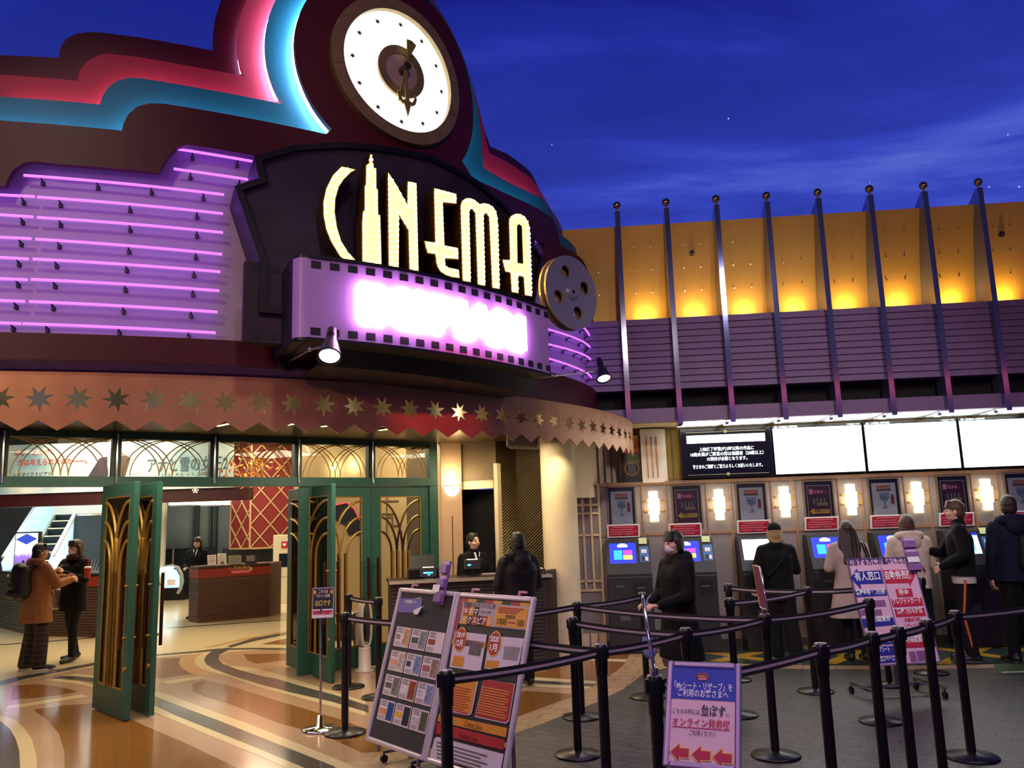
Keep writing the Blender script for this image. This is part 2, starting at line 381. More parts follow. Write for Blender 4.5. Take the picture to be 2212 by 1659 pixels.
def paver_mat(name, c1, c2, mortar, sx, rot, rough, bw=.2, rh=.1):
    m = bpy.data.materials.new(name); m.use_nodes = True; nt = m.node_tree; b = nt.nodes['Principled BSDF']
    tc = nt.nodes.new('ShaderNodeTexCoord'); mp = nt.nodes.new('ShaderNodeMapping'); mp.inputs['Rotation'].default_value = (0, 0, rot)
    br = nt.nodes.new('ShaderNodeTexBrick'); br.inputs['Scale'].default_value = sx
    br.inputs['Color1'].default_value = (*lin(c1), 1); br.inputs['Color2'].default_value = (*lin(c2), 1); br.inputs['Mortar'].default_value = (*lin(mortar), 1)
    br.inputs['Mortar Size'].default_value = .006; br.inputs['Brick Width'].default_value = bw; br.inputs['Row Height'].default_value = rh; br.inputs['Bias'].default_value = -.2
    nt.links.new(tc.outputs['Object'], mp.inputs[0]); nt.links.new(mp.outputs[0], br.inputs['Vector'])
    n = nt.nodes.new('ShaderNodeTexNoise'); n.inputs['Scale'].default_value = 9; n.inputs['Detail'].default_value = 6; nt.links.new(tc.outputs['Object'], n.inputs['Vector'])
    mx = nt.nodes.new('ShaderNodeMixRGB'); mx.blend_type = 'MULTIPLY'; mx.inputs[0].default_value = .5
    r = nt.nodes.new('ShaderNodeValToRGB'); r.color_ramp.elements[0].color = (.55, .55, .55, 1); r.color_ramp.elements[0].position = .3; r.color_ramp.elements[1].position = .7
    nt.links.new(n.outputs['Fac'], r.inputs[0]); nt.links.new(br.outputs['Color'], mx.inputs[1]); nt.links.new(r.outputs[0], mx.inputs[2]); nt.links.new(mx.outputs[0], b.inputs['Base Color'])
    bp = nt.nodes.new('ShaderNodeBump'); bp.inputs['Strength'].default_value = .5; bp.inputs['Distance'].default_value = .004; bp.invert = True
    nt.links.new(br.outputs['Fac'], bp.inputs['Height']); nt.links.new(bp.outputs[0], b.inputs['Normal'])
    b.inputs['Roughness'].default_value = rough
    return m
m_paver = paver_mat('dark_paver', '4c4746', '393533', '1f1c1b', 1.0, .62, .5, .22, .11)
m_band = paver_mat('tan_band_tile', 'b49474', 'a88a6c', '7d644c', 1.0, .3, .35, .34, .2)

# ================================================================ FLOOR (inlays are part of the one floor)
fb = MB(); fmats = []
def fm(m):
    if m not in fmats: fmats.append(m)
    return fmats.index(m)
def zq(k): return .0004*k
def inlay(px, key, lv, ground=()):
    pts = [(lambda g: (g.x, g.y))(onz(x, y)) for x, y in px]+list(ground)
    m = key if not isinstance(key, str) else m_tile[key]
    fb.sheet([pts], lambda x, y, d: Vector((x, y, zq(lv))), mi=fm(m))
fb.add([(-16, -3, 0), (9, -3, 0), (9, 24, 0), (-16, 24, 0)], [(0, 1, 2, 3)], fm(m_tile['cream']))
def c1(l): return [(x/5.53, 1380+y/5.53) for x, y in l]
def c2(l): return [(320+x/4.895, 1320+y/4.895) for x, y in l]
# tan apron in front of the doors
inlay([(0, 1478), (60, 1468), (140, 1452), (205, 1440), (330, 1420), (440, 1412), (620, 1400), (700, 1440), (900, 1440), (1150, 1395), (1380, 1395), (1420, 1420), (1180, 1659), (300, 1800), (-200, 1800), (-250, 1500)], 'tan', 1)
# tiled border band and the dark pavers of the plaza
inlay([(560, 1700), (716, 1655), (781, 1639), (853, 1624), (960, 1597), (1119, 1547), (1184, 1519), (1250, 1491), (1308, 1465), (1347, 1436), (1360, 1415), (1358, 1402), (1470, 1402), (1475, 1432), (1664, 1436), (1800, 1438), (1970, 1438), (2212, 1434), (2500, 1430), (2500, 1470), (1500, 1500), (1100, 1900), (700, 1900)], m_band, 2)
inlay([(700, 1720), (900, 1659), (1000, 1625), (1113, 1584), (1156, 1569), (1208, 1549), (1289, 1517), (1347, 1488.5), (1395, 1452), (1440, 1443), (1560, 1441), (1664, 1444), (1800, 1446), (1970, 1446), (2212, 1442), (2500, 1438)], m_paver, 3, [(9, 3), (9, -3), (-2.0, -3), (-1.6, 2.5)])
inlay([(1452, 1380), (1490, 1380), (2500, 1370), (2500, 1430), (2212, 1434), (1970, 1438), (1800, 1438), (1664, 1435.5), (1475, 1431), (1462, 1405)], 'green', 4)
def strip(p, q, w, key, lv):
    a, b = onz(*p), onz(*q); d = (b-a).normalized(); s = Vector((-d.y, d.x, 0))*w/2
    fb.add([v+Vector((0, 0, zq(lv))) for v in (a-s, b-s, b+s, a+s)], [(0, 1, 2, 3)], fm(m_tile[key]))
for p, q in (((1494, 1404), (1652, 1426)), ((1545, 1429), (1725, 1391)), ((1705, 1391), (1882, 1426)), ((1790, 1434), (1885, 1397)), ((2038, 1434), (2143, 1392)), ((1990, 1396), (2212, 1426)), ((1885, 1397), (2038, 1434)), ((2143, 1392), (2300, 1420))):
    strip(p, q, .17, 'yellow', 5)
# curved terrazzo pattern of the entrance
inlay([(76, 1532), (140, 1524), (205, 1519), (320, 1571), (402, 1606), (504, 1655), (640, 1720), (140, 1720), (139, 1624), (127, 1584), (101, 1554), (76, 1537)], 'brown', 4)
inlay([(416, 1477), (442, 1469), (494, 1481), (590, 1511), (600, 1514), (727, 1552), (790, 1574), (866, 1600), (853, 1622), (781, 1626), (708, 1592), (600, 1561), (500, 1522), (440, 1503), (416, 1492)], 'brown', 4)
inlay(c2([(35, 840), (200, 880), (600, 1030), (1000, 1170), (1500, 1370), (2120, 1620), (2300, 1760), (1700, 1760), (1450, 1659), (1200, 1540), (800, 1380), (400, 1210), (35, 1060), (-120, 990), (-120, 790)]), 'cream', 4)
inlay(c2([(35, 890), (400, 1030), (800, 1180), (1300, 1380), (1958, 1640), (2100, 1760), (1850, 1760), (1650, 1659), (1100, 1430), (700, 1270), (300, 1110), (35, 985), (-120, 930), (-120, 840)]), 'charcoal', 5)
inlay(c2([(850, 440), (740, 470), (750, 510), (850, 580), (990, 590), (1140, 610), (1340, 660), (1600, 740), (1958, 850), (2300, 960), (2300, 1110), (1958, 1010), (1700, 945), (1500, 890), (1200, 815), (880, 700), (650, 640), (520, 590), (485, 540), (520, 475), (640, 430)]), 'cream', 4)
inlay(c2([(740, 400), (880, 385), (820, 430), (750, 465), (745, 510), (790, 560), (950, 620), (1200, 690), (1350, 715), (1600, 790), (1958, 885), (2330, 1000), (2330, 1075), (1958, 965), (1700, 905), (1500, 860), (1200, 780), (900, 690), (700, 615), (620, 570), (590, 520), (610, 475), (660, 435)]), 'charcoal', 5)
inlay(c2([(840, 370), (1100, 290), (1475, 225), (1800, 175), (1800, 195), (1475, 247), (1150, 312), (970, 358), (880, 385)]), 'charcoal', 5)
inlay(c2([(-150, 480), (110, 455), (500, 425), (740, 398), (1100, 390), (1475, 392), (1900, 400), (1900, 425), (1475, 412), (1100, 406), (820, 412), (480, 442), (110, 472), (-150, 500)]), 'charcoal', 6)
inlay(c2([(1010, 458), (1475, 450), (1475, 515), (1150, 557), (1050, 525)]), 'brown', 4)
inlay(c2([(1200, 350), (1475, 285), (1475, 357)]), 'brown', 4)
inlay(c2([(590, 387), (1000, 290), (1475, 208), (1475, 222), (1000, 310), (700, 380)]), 'sand', 4)
inlay(c2([(320, 545), (360, 490), (500, 455), (600, 470), (485, 540), (520, 590), (650, 640), (580, 700), (460, 660), (370, 610)]), 'sand', 3)
inlay(c2([(110, 500), (340, 495), (320, 560), (360, 610), (460, 665), (150, 710), (60, 700), (60, 520)]), 'brown', 3)
inlay(c2([(150, 745), (540, 690), (610, 708), (230, 775)]), 'cream', 4)
inlay(c2([(200, 176), (1475, 88), (1900, 60), (1900, 68), (1475, 96), (200, 184)]), 'charcoal', 4)
inlay(c1([(0, 66), (370, 42), (1130, -20), (1130, -8), (370, 52), (0, 76)]), 'charcoal', 4)
inlay(c1([(-300, 600), (0, 505), (200, 455), (600, 380), (1140, 283), (1300, 255), (1300, 290), (1140, 315), (700, 400), (300, 480), (0, 560), (-300, 680)]), 'charcoal', 5)
inlay(c1([(620, 470), (720, 445), (900, 448), (1130, 468), (1300, 500), (1300, 560), (1130, 522), (900, 490), (700, 475)]), 'charcoal', 5)
inlay(c1([(530, 490), (700, 478), (950, 510), (1120, 555), (1300, 600), (1300, 630), (1120, 580), (900, 535), (600, 505)]), 'cream', 4)
inlay(c1([(720, 440), (900, 420), (1130, 445), (1300, 470), (1300, 500), (1130, 466), (900, 447)]), 'cream', 4)
inlay(c1([(150, 565), (400, 540), (700, 570), (930, 630), (700, 672), (370, 710), (130, 722)]), 'brown', 4)
inlay(c1([(100, 800), (360, 765), (980, 663), (1055, 690), (700, 745), (370, 800), (60, 850)]), 'cream', 4)
inlay(c1([(440, 1720), (440, 1543), (436, 1400), (380, 1200), (300, 1080), (170, 960), (20, 920), (-200, 900), (-200, 980), (0, 985), (30, 1000), (120, 1080), (190, 1200), (230, 1340), (240, 1543), (240, 1720)]), 'cream', 4)
inlay(c1([(240, 1720), (240, 1543), (230, 1340), (190, 1200), (120, 1080), (30, 1000), (0, 985), (-300, 980), (-300, 1720)]), 'charcoal', 4)
def c4(l): return [(1000+x/4.608, 1380+y/4.608) for x, y in l]
inlay(c4([(500, 560), (620, 520), (1090, 550), (1090, 575), (550, 775), (380, 830)]), 'brown', 4)
inlay(c4([(640, 330), (920, 262), (1640, 130), (1655, 150), (1640, 200), (1580, 280), (1430, 390), (1340, 420), (640, 375)]), 'brown', 4)
inlay(c4([(400, 380), (640, 378), (1340, 425), (1250, 500), (610, 475), (400, 470)]), 'cream', 5)
inlay(c4([(400, 400), (630, 408), (1330, 452), (1290, 478), (630, 442), (400, 435)]), 'charcoal', 6)
inlay(c4([(1200, 195), (1640, 205), (1620, 230), (1200, 215)]), 'cream', 5)
tag(fb.build('floor', fmats, normals=False), 'terrazzo and dark paver floor of the cinema plaza', 'floor', kind='structure')

# ================================================================ CINEMA FACADE: stepped layers
def plate(outline, off, th, mats, name, parent, holes=(), step=.12):
    b = MB(); b.sheet([outline]+list(holes), FAC.fn(off), th, step=step, side_mi=1 if len(mats) > 1 else None); return b.build(name, mats, parent)
SL, SR = -1.9, 6.55
wall = thing('wall_left', 'stepped maroon, pink and teal art deco cinema facade', 'wall', (0, 0, 0), kind='structure')
CS, CZ, RD = 2.99, 5.60, .945        # clock axis on the facade
def disc_arc(a0, a1, r, n=40): return [(CS+r*math.cos(a0+(a1-a0)*i/n), CZ+r*math.sin(a0+(a1-a0)*i/n)) for i in range(n+1)]
O3, O2, O1, O0 = .10, -.07, -.24, -.41
# --- front maroon: shoulders, disc, windows for the neon panels
left3 = FAC.px([(0, 260), (263, 282), (266.7, 266.7), (277, 246.5), (297, 229.6), (324, 222.8), (354.5, 223.8), (422, 234.6), (704, 289.7)], O3)
left3 = [(SL, left3[0][1]+.03)]+left3
right3 = FAC.px([(1018, 380), (1036.7, 392), (1088.6, 416), (1133.9, 436), (1161, 449.8), (1192.6, 470), (1204, 492.7), (1210.7, 529), (1224, 535.7), (1258, 560.6), (1269.5, 583), (1275, 619), (1292, 637.4), (1310, 669)], O3)
d0 = math.atan2(left3[-1][1]-CZ, left3[-1][0]-CS); d1 = math.atan2(right3[0][1]-CZ, right3[0][0]-CS)
d0 = d0 % (2*math.pi)
disc = disc_arc(d0, d1, RD, 56)
endS = right3[-1][0]
front = left3+disc+right3+[(endS+.02, 2.86), (SL, 2.86)]
winL = FAC.px([(11.8, 401.8), (17, 385), (30, 365), (51, 351), (78, 348), (115, 353), (344, 372.4), (351, 358), (365, 334), (385, 317), (405, 313), (449, 319), (560, 338)], O3)
zb = FAC.uv(300, 726, O3)[1]
winL = [(SL+.25, winL[0][1])]+winL+[(2.62, winL[-1][1]), (2.62, zb), (SL+.25, zb)]
winR = FAC.px([(1145, 503), (1178, 529), (1171, 540), (1182, 562), (1232, 602), (1270, 640), (1290, 684), (1294, 760), (1297, 850)], O3)
winR = [(3.5, winR[0][1])]+winR+[(3.5, winR[-1][1]+.02)]
plate(front, O3, .05, [m_maroon], 'front_layer', wall, [winL, winR])
# --- ivory panel behind the windows
plate([(SL, 3.0), (SL, 4.5), (.95, 4.5), (.95, 4.74), (5.3, 4.74), (5.65, 4.64), (6.9, 4.45), (7.26, 4.25), (7.26, 3.0)], O3-.125, .02, [m_white], 'neon_panel', wall)
# --- teal, pink and rear maroon layers; right side from the photograph too
def ring_pts(r, a0, a1): return disc_arc(a0, a1, r, 40)
blueL = FAC.px([(0, 208.6), (216, 225.5), (221, 207.6), (233, 189), (253, 174), (280, 167.8), (304, 168.8), (405, 185.7), (612.8, 225.5)], O2)
pinkL = FAC.px([(0, 161), (168, 174.5), (172, 152), (189, 131.7), (216, 118), (236, 116.5), (290, 122), (527, 165.4)], O1)
backL = FAC.px([(0, 119), (126.6, 125), (130, 104.6), (142, 84.4), (165.4, 72.6), (192.4, 69.2), (216, 70.2), (304, 81), (461, 109.7)], O0)
blueR = FAC.px([(1044.6, 362.8), (1088.6, 388.8), (1134, 411), (1174.5, 430.6), (1188, 452), (1210.7, 497), (1212, 508), (1231, 522), (1244.6, 540), (1252, 558)], O2)
pinkR = FAC.px([(1057, 330), (1100, 352), (1146, 384), (1162, 404), (1176, 428), (1190, 452), (1209, 482), (1222, 507), (1231, 521), (1245, 538)], O1)
backR = FAC.px([(1059, 316.5), (1095.7, 332), (1146, 371), (1157, 392), (1167, 414), (1176, 432), (1187, 449), (1209.6, 484), (1231.8, 522)], O0)
def layer(L, R, off, name, mats, r):
    a = (math.atan2(L[-1][1]-CZ, L[-1][0]-CS)) % (2*math.pi); b_ = math.atan2(R[0][1]-CZ, R[0][0]-CS)
    rl = math.hypot(L[-1][0]-CS, L[-1][1]-CZ); rr = math.hypot(R[0][0]-CS, R[0][1]-CZ)
    arc = []
    for i in range(49):
        t = i/48; k = a+(b_-a)*t; q = (1-t)*rl+t*rr; q = q+(r-q)*math.sin(math.pi*t)**.6
        arc.append((CS+q*math.cos(k), CZ+q*math.sin(k)))
    return plate([(SL, L[0][1]+.02)]+L+arc[1:-1]+R+[(R[-1][0]+.02, 3.3), (SL, 3.3)], off, .05, mats, name, wall), arc
_, arcB = layer(blueL, blueR, O2, 'teal_layer', [m_blue], 1.17)
_, arcP = layer(pinkL, pinkR, O1, 'pink_layer', [m_pink], 1.40)
_, arcM = layer(backL, backR, O0, 'rear_layer', [m_maroon], 1.60)
# --- hidden cove neon between the layers
m_cw = M('white_cove_neon', 'f4f2ff', .3, emit=(.75, .9, 1.25), es=30)
m_cb = M('blue_cove_neon', 'a0e0ff', .3, emit=(.45, .85, 1.15), es=19)
m_cp = M('pink_cove_neon', 'ffb0c0', .3, emit=(1.2, .62, .95), es=17)
m_cf = M('mauve_cove_neon', 'd0a0ff', .3, emit=(.95, .5, 1.1), es=9)
def cove(pts, off, inset, mat, name='cove_tube', r=.011):
    q = []
    n = len(pts)
    for i, p in enumerate(pts):
        a = pts[max(0, i-1)]; c = pts[min(n-1, i+1)]; dx, dy = c[0]-a[0], c[1]-a[1]; l = math.hypot(dx, dy) or 1
        q.append(FAC.at(p[0]+dy/l*inset, p[1]-dx/l*inset, off))
    b = MB(); b.tube(q, r, 6); return b.build(name, [mat], wall)
def dens(pts, st=.06):
    o = []
    for a, c in zip(pts[:-1], pts[1:]):
        k = max(1, int(math.hypot(c[0]-a[0], c[1]-a[1])/st)); o += [(a[0]+(c[0]-a[0])*i/k, a[1]+(c[1]-a[1])*i/k) for i in range(k)]
    return o+[pts[-1]]
cove(dens(left3), O2+.045, .03, m_cb); cove(dens(right3[:6]), O2+.045, .03, m_cb)
cove(dens(blueL), O1+.045, .03, m_cp); cove(dens(blueR[:6]), O1+.045, .03, m_cp)
cove(dens(pinkL), O0+.045, .03, m_cf)
dl = disc_arc(d0-.02, d0-1.5, RD, 24)
cove(dl, O2+.06, .012, m_cw, r=.014)
cove(arcB[1:22], O1+.06, .012, m_cw, r=.013)
cove(arcP[1:22], O0+.05, .02, m_cf)
cove(disc_arc(d1+.02, d1+1.1, RD, 16)[::-1], O2+.045, .03, m_cb)
# lower ledge between facade and canopy, and roof slab closing the canopy
b = MB()
ss = np.linspace(SL, 7.3, 90)
zt, zl = 2.80, 2.87
for a, c in zip(ss[:-1], ss[1:]):
    b.quad(CAN.at(a, zt), CAN.at(c, zt), FAC.at(min(c, endS+.02), zl, O3+.005), FAC.at(min(a, endS+.02), zl, O3+.005))
b.build('canopy_ledge', [m_purple], wall)

# --- clock
ck = thing('wall_clock', 'big round backlit clock with gold rim high on the maroon disc', 'clock', tuple(FAC.at(CS, CZ, O3)))
def cfn(off): return lambda x, y, d: FAC.at(CS+x, CZ+y, O3+off+d)
def circ(r, n=72, x=0, y=0): return [(x+r*math.cos(2*math.pi*i/n), y+r*math.sin(2*math.pi*i/n)) for i in range(n)]
m_rim = M('antique_gold_rim', '97845c', .42, .35, noise=.15, nscale=9)
b = MB(); b.sheet([circ(.665), circ(.555)[::-1]], cfn(.07), .07, step=.1)
for i in range(12):
    a = math.pi/6*i+.2; b.bar(cfn(.073)(.56*math.cos(a), .56*math.sin(a), 0), cfn(.073)(.66*math.cos(a), .66*math.sin(a), 0), .008, .008, FAC.nrm(CS))
b.build('clock_rim', [m_rim], ck)
b = MB(); b.sheet([circ(.556)], cfn(.02), .02, step=.1); b.build('clock_face', [M('backlit_clock_face', 'fffdf0', .4, emit=(1, .98, .9), es=2.6)], ck)
b = MB(); b.sheet([circ(.24), circ(.165)[::-1]], cfn(.05), .03, step=.1); b.build('inner_ring', [m_rim], ck)
b = MB(); b.sheet([circ(.165)], cfn(.04), .02, step=.1); b.build('centre_plate', [M('rose_centre_plate', 'cbb3ae', .4, .3)], ck)
def star(cx, cy, r, n=6, k=.42, rot=0.): return [(cx+(r if i % 2 == 0 else r*k)*math.cos(rot+math.pi*i/n), cy+(r if i % 2 == 0 else r*k)*math.sin(rot+math.pi*i/n)) for i in range(2*n)]
m_mark = M('dark_bronze', '4a4234', .4, .6)
for i in range(12):
    a = math.pi/6*i; b = MB(); b.sheet([star(.465*math.sin(a), .465*math.cos(a), .028, 6, .4, a)], cfn(.028), .006); b.build('hour_star', [m_mark], ck)
m_hand = M('brass_hand', 'a09048', .4, .3)
def hand(name, ang, parts):
    b = MB(); c, s_ = math.cos(ang), math.sin(ang)
    for o in parts: b.sheet([[(x*c+y*s_, -x*s_+y*c) for x, y in o]], cfn(.13), .015)
    b.build(name, [m_hand], ck)
hand('hour_hand', .22, [[(-.012, -.30), (-.006, -.1), (-.013, .05), (-.018, .14), (-.045, .24), (-.05, .27), (0, .285), (.05, .27), (.045, .24), (.018, .14), (.013, .05), (.006, -.1), (.012, -.30), (0, -.36)]])
hand('minute_hand', math.pi-.03, [[(-.018, -.06), (-.012, .12), (-.02, .3), (-.03, .36), (0, .46), (.03, .36), (.02, .3), (.012, .12), (.018, -.06)],
      [(.0, .30), (.05, .315), (.075, .27), (.085, .23), (.1, .27), (.085, .32), (.05, .35), (0, .34)], [(.0, .30), (-.05, .315), (-.075, .27), (-.085, .23), (-.1, .27), (-.085, .32), (-.05, .35), (0, .34)]])
b = MB(); b.cyl(cfn(.03)(0, 0, 0), cfn(.16)(0, 0, 0), .035, n=14); b.build('hub', [m_mark], ck)

# --- neon tubes
def neon(p, label, q=None):
    s0, s1 = FAC.uv(*p, O3-.04), FAC.uv(*q, O3-.04)
    n = max(2, int(abs(s1[0]-s0[0])/.1)); off = O3-.055
    ps = [(s0[0]+(s1[0]-s0[0])*i/n, s0[1]+(s1[1]-s0[1])*i/n) for i in range(n+1)]
    t = thing('neon_tube', label, 'neon tube', tuple(FAC.at(*ps[0], off)), group='violet neon tubes on the ivory panels')
    b = MB(); b.tube([FAC.at(*q_, off) for q_ in ps], .0105, 8); b.build('glass_tube', [m_neon], t)
    L = abs(s1[0]-s0[0]); k = max(2, int(L/.45)+1)
    for i in range(k):
        f = (i+.3)/(k-.3) if k > 2 else .2+.6*i
        s_ = s0[0]+(s1[0]-s0[0])*f; z_ = s0[1]+(s1[1]-s0[1])*f
        b = MB(); b.cyl(FAC.at(s_, z_-.012, off), FAC.at(s_, z_-.014, O3-.12), .006, n=6); b.box(FAC.at(s_, z_-.03, O3-.115), (.022, .022, .03)); b.build('clip', [m_black], t)
rowsL = [((50, 377), (484, 419)), ((79, 424), (482, 460)), ((79, 468), (482, 501)), ((76, 515), (480, 548)), ((70, 558), (476, 586)), ((66, 602), (474, 627)), ((62, 650), (470, 673)), ((48, 698), (466, 718))]
cn = ['top', 'second', 'third', 'fourth', 'fifth', 'sixth', 'seventh', 'lowest']
for i, (p, q) in enumerate(rowsL): neon(p, 'long violet neon tube, %s of the eight rows on the left ivory panel' % cn[i], q)
rowsS = [((-70, 416), (73, 423)), ((-70, 458), (70, 467)), ((-70, 508), (66, 514)), ((-70, 551), (60, 558)), ((-70, 598), (58, 603)), ((-70, 645), (52, 650)), ((-70, 694), (44, 698))]
for i, (p, q) in enumerate(rowsS): neon(p, 'short violet neon tube at the left edge, in line with the %s long row' % cn[i+1], q)
neon((382, 320), 'upper of the two short violet neon tubes beside the film sign board', (546, 347))
neon((375, 363), 'lower of the two short violet neon tubes beside the film sign board', (553, 389))
rowsR = [((1150, 514), (1174, 527)), ((1155, 548), (1176, 556)), ((1240, 655), (1299, 704)), ((1180, 660), (1301, 728)), ((1187, 711), (1303, 752)), ((1187, 743), (1304, 778)), ((1188, 774), (1300, 818)), ((1189, 805), (1306, 855))]
rn = ['highest, half hidden by the sign board', 'second from the top', 'third from the top, right of the reel', 'fourth from the top, passing under the reel', 'fifth from the top', 'sixth from the top', 'seventh from the top', 'lowest']
for i, (p, q) in enumerate(rowsR): neon(p, 'thin violet neon tube on the right panel, '+rn[i], q)

# ================================================================ SIGN: board, film strip, letters, reel
brd = thing('sign_board', 'dark navy winged sign board with black rim behind the lit letters', 'sign board', tuple(FAC.at(2.8, 3.6, .2)))
OB = .42
brdpx = [(560, 566), (505.4, 405.8), (558, 388.6), (547, 342.5), (590, 329), (640, 316), (663, 314.5), (735, 311), (807, 316), (880, 328), (925, 338.6), (975, 362), (1020, 388), (1060, 420), (1090, 446), (1120, 480), (1150, 517), (1148, 531), (1168, 558), (1158, 606), (1150, 655)]
bo = FAC.px(brdpx, OB)
m_board = M('navy_mural_board', '33263a', .55, noise=.4, nscale=2.5)
bb = bo+[(bo[-1][0], 3.2), (bo[0][0], 3.2)]
b = MB(); b.sheet([bb], FAC.fn(OB), .05, step=.12); b.build('backing', [m_board], brd)
def inset(poly, d):
    n = len(poly); o = []
    A = sum(poly[i][0]*poly[(i+1) % n][1]-poly[(i+1) % n][0]*poly[i][1] for i in range(n)); sg = 1 if A > 0 else -1
    for i in range(n):
        p0, p1, p2 = [Vector(poly[(i+k) % n]).to_2d() for k in (-1, 0, 1)]
        e1 = (p1-p0).normalized(); e2 = (p2-p1).normalized(); n1 = Vector((-e1.y, e1.x))*sg; n2 = Vector((-e2.y, e2.x))*sg
        bis = n1+n2; bis = bis.normalized() if bis.length > 1e-4 else n1; c = max(.5, bis.dot(n1)); o.append(tuple(p1+bis*(d/c)))
    return o
b = MB(); b.sheet([bb, inset(bb, .045)[::-1]], FAC.fn(OB+.035), .035, step=.12); b.build('rim', [m_black], brd)
b = MB()
for i in range(len(bb)):
    p, q = bb[i], bb[(i+1) % len(bb)]
    for k in range(3):
        u0, u1 = k/3, (k+1)/3; A_ = (p[0]+(q[0]-p[0])*u0, p[1]+(q[1]-p[1])*u0); B_ = (p[0]+(q[0]-p[0])*u1, p[1]+(q[1]-p[1])*u1)
        b.quad(FAC.at(*A_, OB), FAC.at(*B_, OB), FAC.at(*B_, O3-.1), FAC.at(*A_, O3-.1))
b.build('side_panel', [M('dark_plum_side', '2a1c34', .5)], brd)

m_lside = M('letter_return_metal', '6b4a22', .35, .8)
m_lface = M('lamp_lit_letter_face', '9a6420', .4, emit=(1.0, .70, .24), es=2.2)
m_bulb = M('sign_bulb', 'fff2c0', .3, emit=(1.0, .80, .42), es=26.0)
a5 = lambda l: [(500+x/5.53, 300+y/5.53) for x, y in l]
a4 = lambda l: [(840+x/4.424, 330+y/4.424) for x, y in l]
LET = [
 ('C', a5([(1310, 320), (1200, 430), (1120, 590), (1085, 760), (1090, 920), (1120, 1080), (1180, 1230), (1290, 1410), (1330, 1440), (1400, 1452), (1500, 1458), (1400, 1350), (1320, 1220), (1270, 1060), (1243, 880), (1250, 720), (1290, 580), (1350, 490), (1430, 410), (1500, 367)]), []),
 ('I', a5([(1553, 1500), (1550, 1000), (1560, 860), (1580, 850), (1580, 560), (1595, 540), (1598, 310), (1640, 280), (1645, 175), (1690, 180), (1690, 280), (1705, 290), (1708, 340), (1738, 345), (1740, 590), (1757, 600), (1760, 900), (1785, 905), (1802, 1520)]), []),
 ('N', [(837, 369), (857, 398), (879.5, 441), (879, 390), (901, 394.5), (905.5, 590), (883, 587), (880.6, 497), (862.6, 466), (862.6, 583), (838, 578)], []),
 ('E', a4([(425, 330), (650, 390), (650, 495), (520, 480), (535, 880), (665, 905), (670, 1025), (540, 1015), (545, 1075), (570, 1092), (672, 1112), (681, 1205), (600, 1195), (530, 1168), (480, 1128), (450, 1065), (440, 975), (365, 965), (330, 835), (437, 852)]), []),
 ('M', a4([(680, 500), (695, 455), (730, 428), (780, 428), (830, 452), (860, 485), (905, 474), (960, 487), (1010, 530), (1035, 590), (1045, 680), (1062, 1310), (985, 1295), (955, 620), (935, 585), (912, 590), (908, 620), (925, 1280), (845, 1265), (822, 580), (800, 545), (778, 548), (772, 580), (787, 1245), (700, 1230)]), []),
 ('A', a4([(1145, 640), (1165, 598), (1210, 575), (1260, 580), (1310, 620), (1338, 680), (1350, 760), (1370, 1380), (1297, 1365), (1287, 1190), (1235, 1178), (1241, 1350), (1170, 1335), (1160, 1150), (1110, 1140), (1080, 1015), (1155, 1022)]), [a4([(1226, 705), (1246, 688), (1268, 705), (1280, 1055), (1231, 1048)])]),
]
OL = .62
for nm, pts, holes in LET:
    o = FAC.px(pts, OL); hs = [FAC.px(h, OL) for h in holes]
    t = thing('sign_letter', 'glowing warm bulb-lit channel letter %s of the cinema sign' % nm, 'letter', tuple(FAC.at(*o[0], OL)), group='bulb-lit letters of the cinema sign')
    b = MB(); b.sheet([o]+hs, FAC.fn(OL), .16, step=.2); b.build('channel', [m_lside], t)
    b = MB(); b.sheet([inset(o, .008)]+[inset(h, -.008) for h in hs], FAC.fn(OL+.004), .003, step=.2); b.build('lit_face', [m_lface], t)
    b = MB(); ring = inset(o, .021); k = 0.; n = len(ring)
    for i in range(n):
        p, q = ring[i], ring[(i+1) % n]; L = math.hypot(q[0]-p[0], q[1]-p[1]); m = int(L/.042)
        for j in range(m):
            f = (j+.5)/m; b.sphere(FAC.at(p[0]+(q[0]-p[0])*f, p[1]+(q[1]-p[1])*f, OL+.010), .0095, 6)
    tag(b.build('bulbs', [m_bulb], t), None, None, kind='stuff')

# film strip box
OF = .90
fs = thing('film_strip_sign', 'violet film strip shaped light box with square sprocket holes', 'sign', tuple(FAC.at(2.9, 2.95, OF-.3)))
fz0, fz1 = 2.935, 3.50
fs0, fs1 = FAC.uv(664, 640, OF)[0], FAC.uv(1184, 720, OF)[0]
m_film = M('lilac_film_face', 'b48ad0', .38, noise=.05, nscale=3)
m_hole = M('black_sprocket_hole', '140f16', .5)
def zf(s_, z): return z-.035*np.interp(s_, [fs0, fs1], [0, 1])   # the strip dips slightly to the right
b = MB(); b.sheet([[(fs0, fz0), (fs1, fz0), (fs1, fz1), (fs0, fz1)]], lambda x, y, d: FAC.at(x, zf(x, y), OF+d), .04, step=.08, side_mi=1)
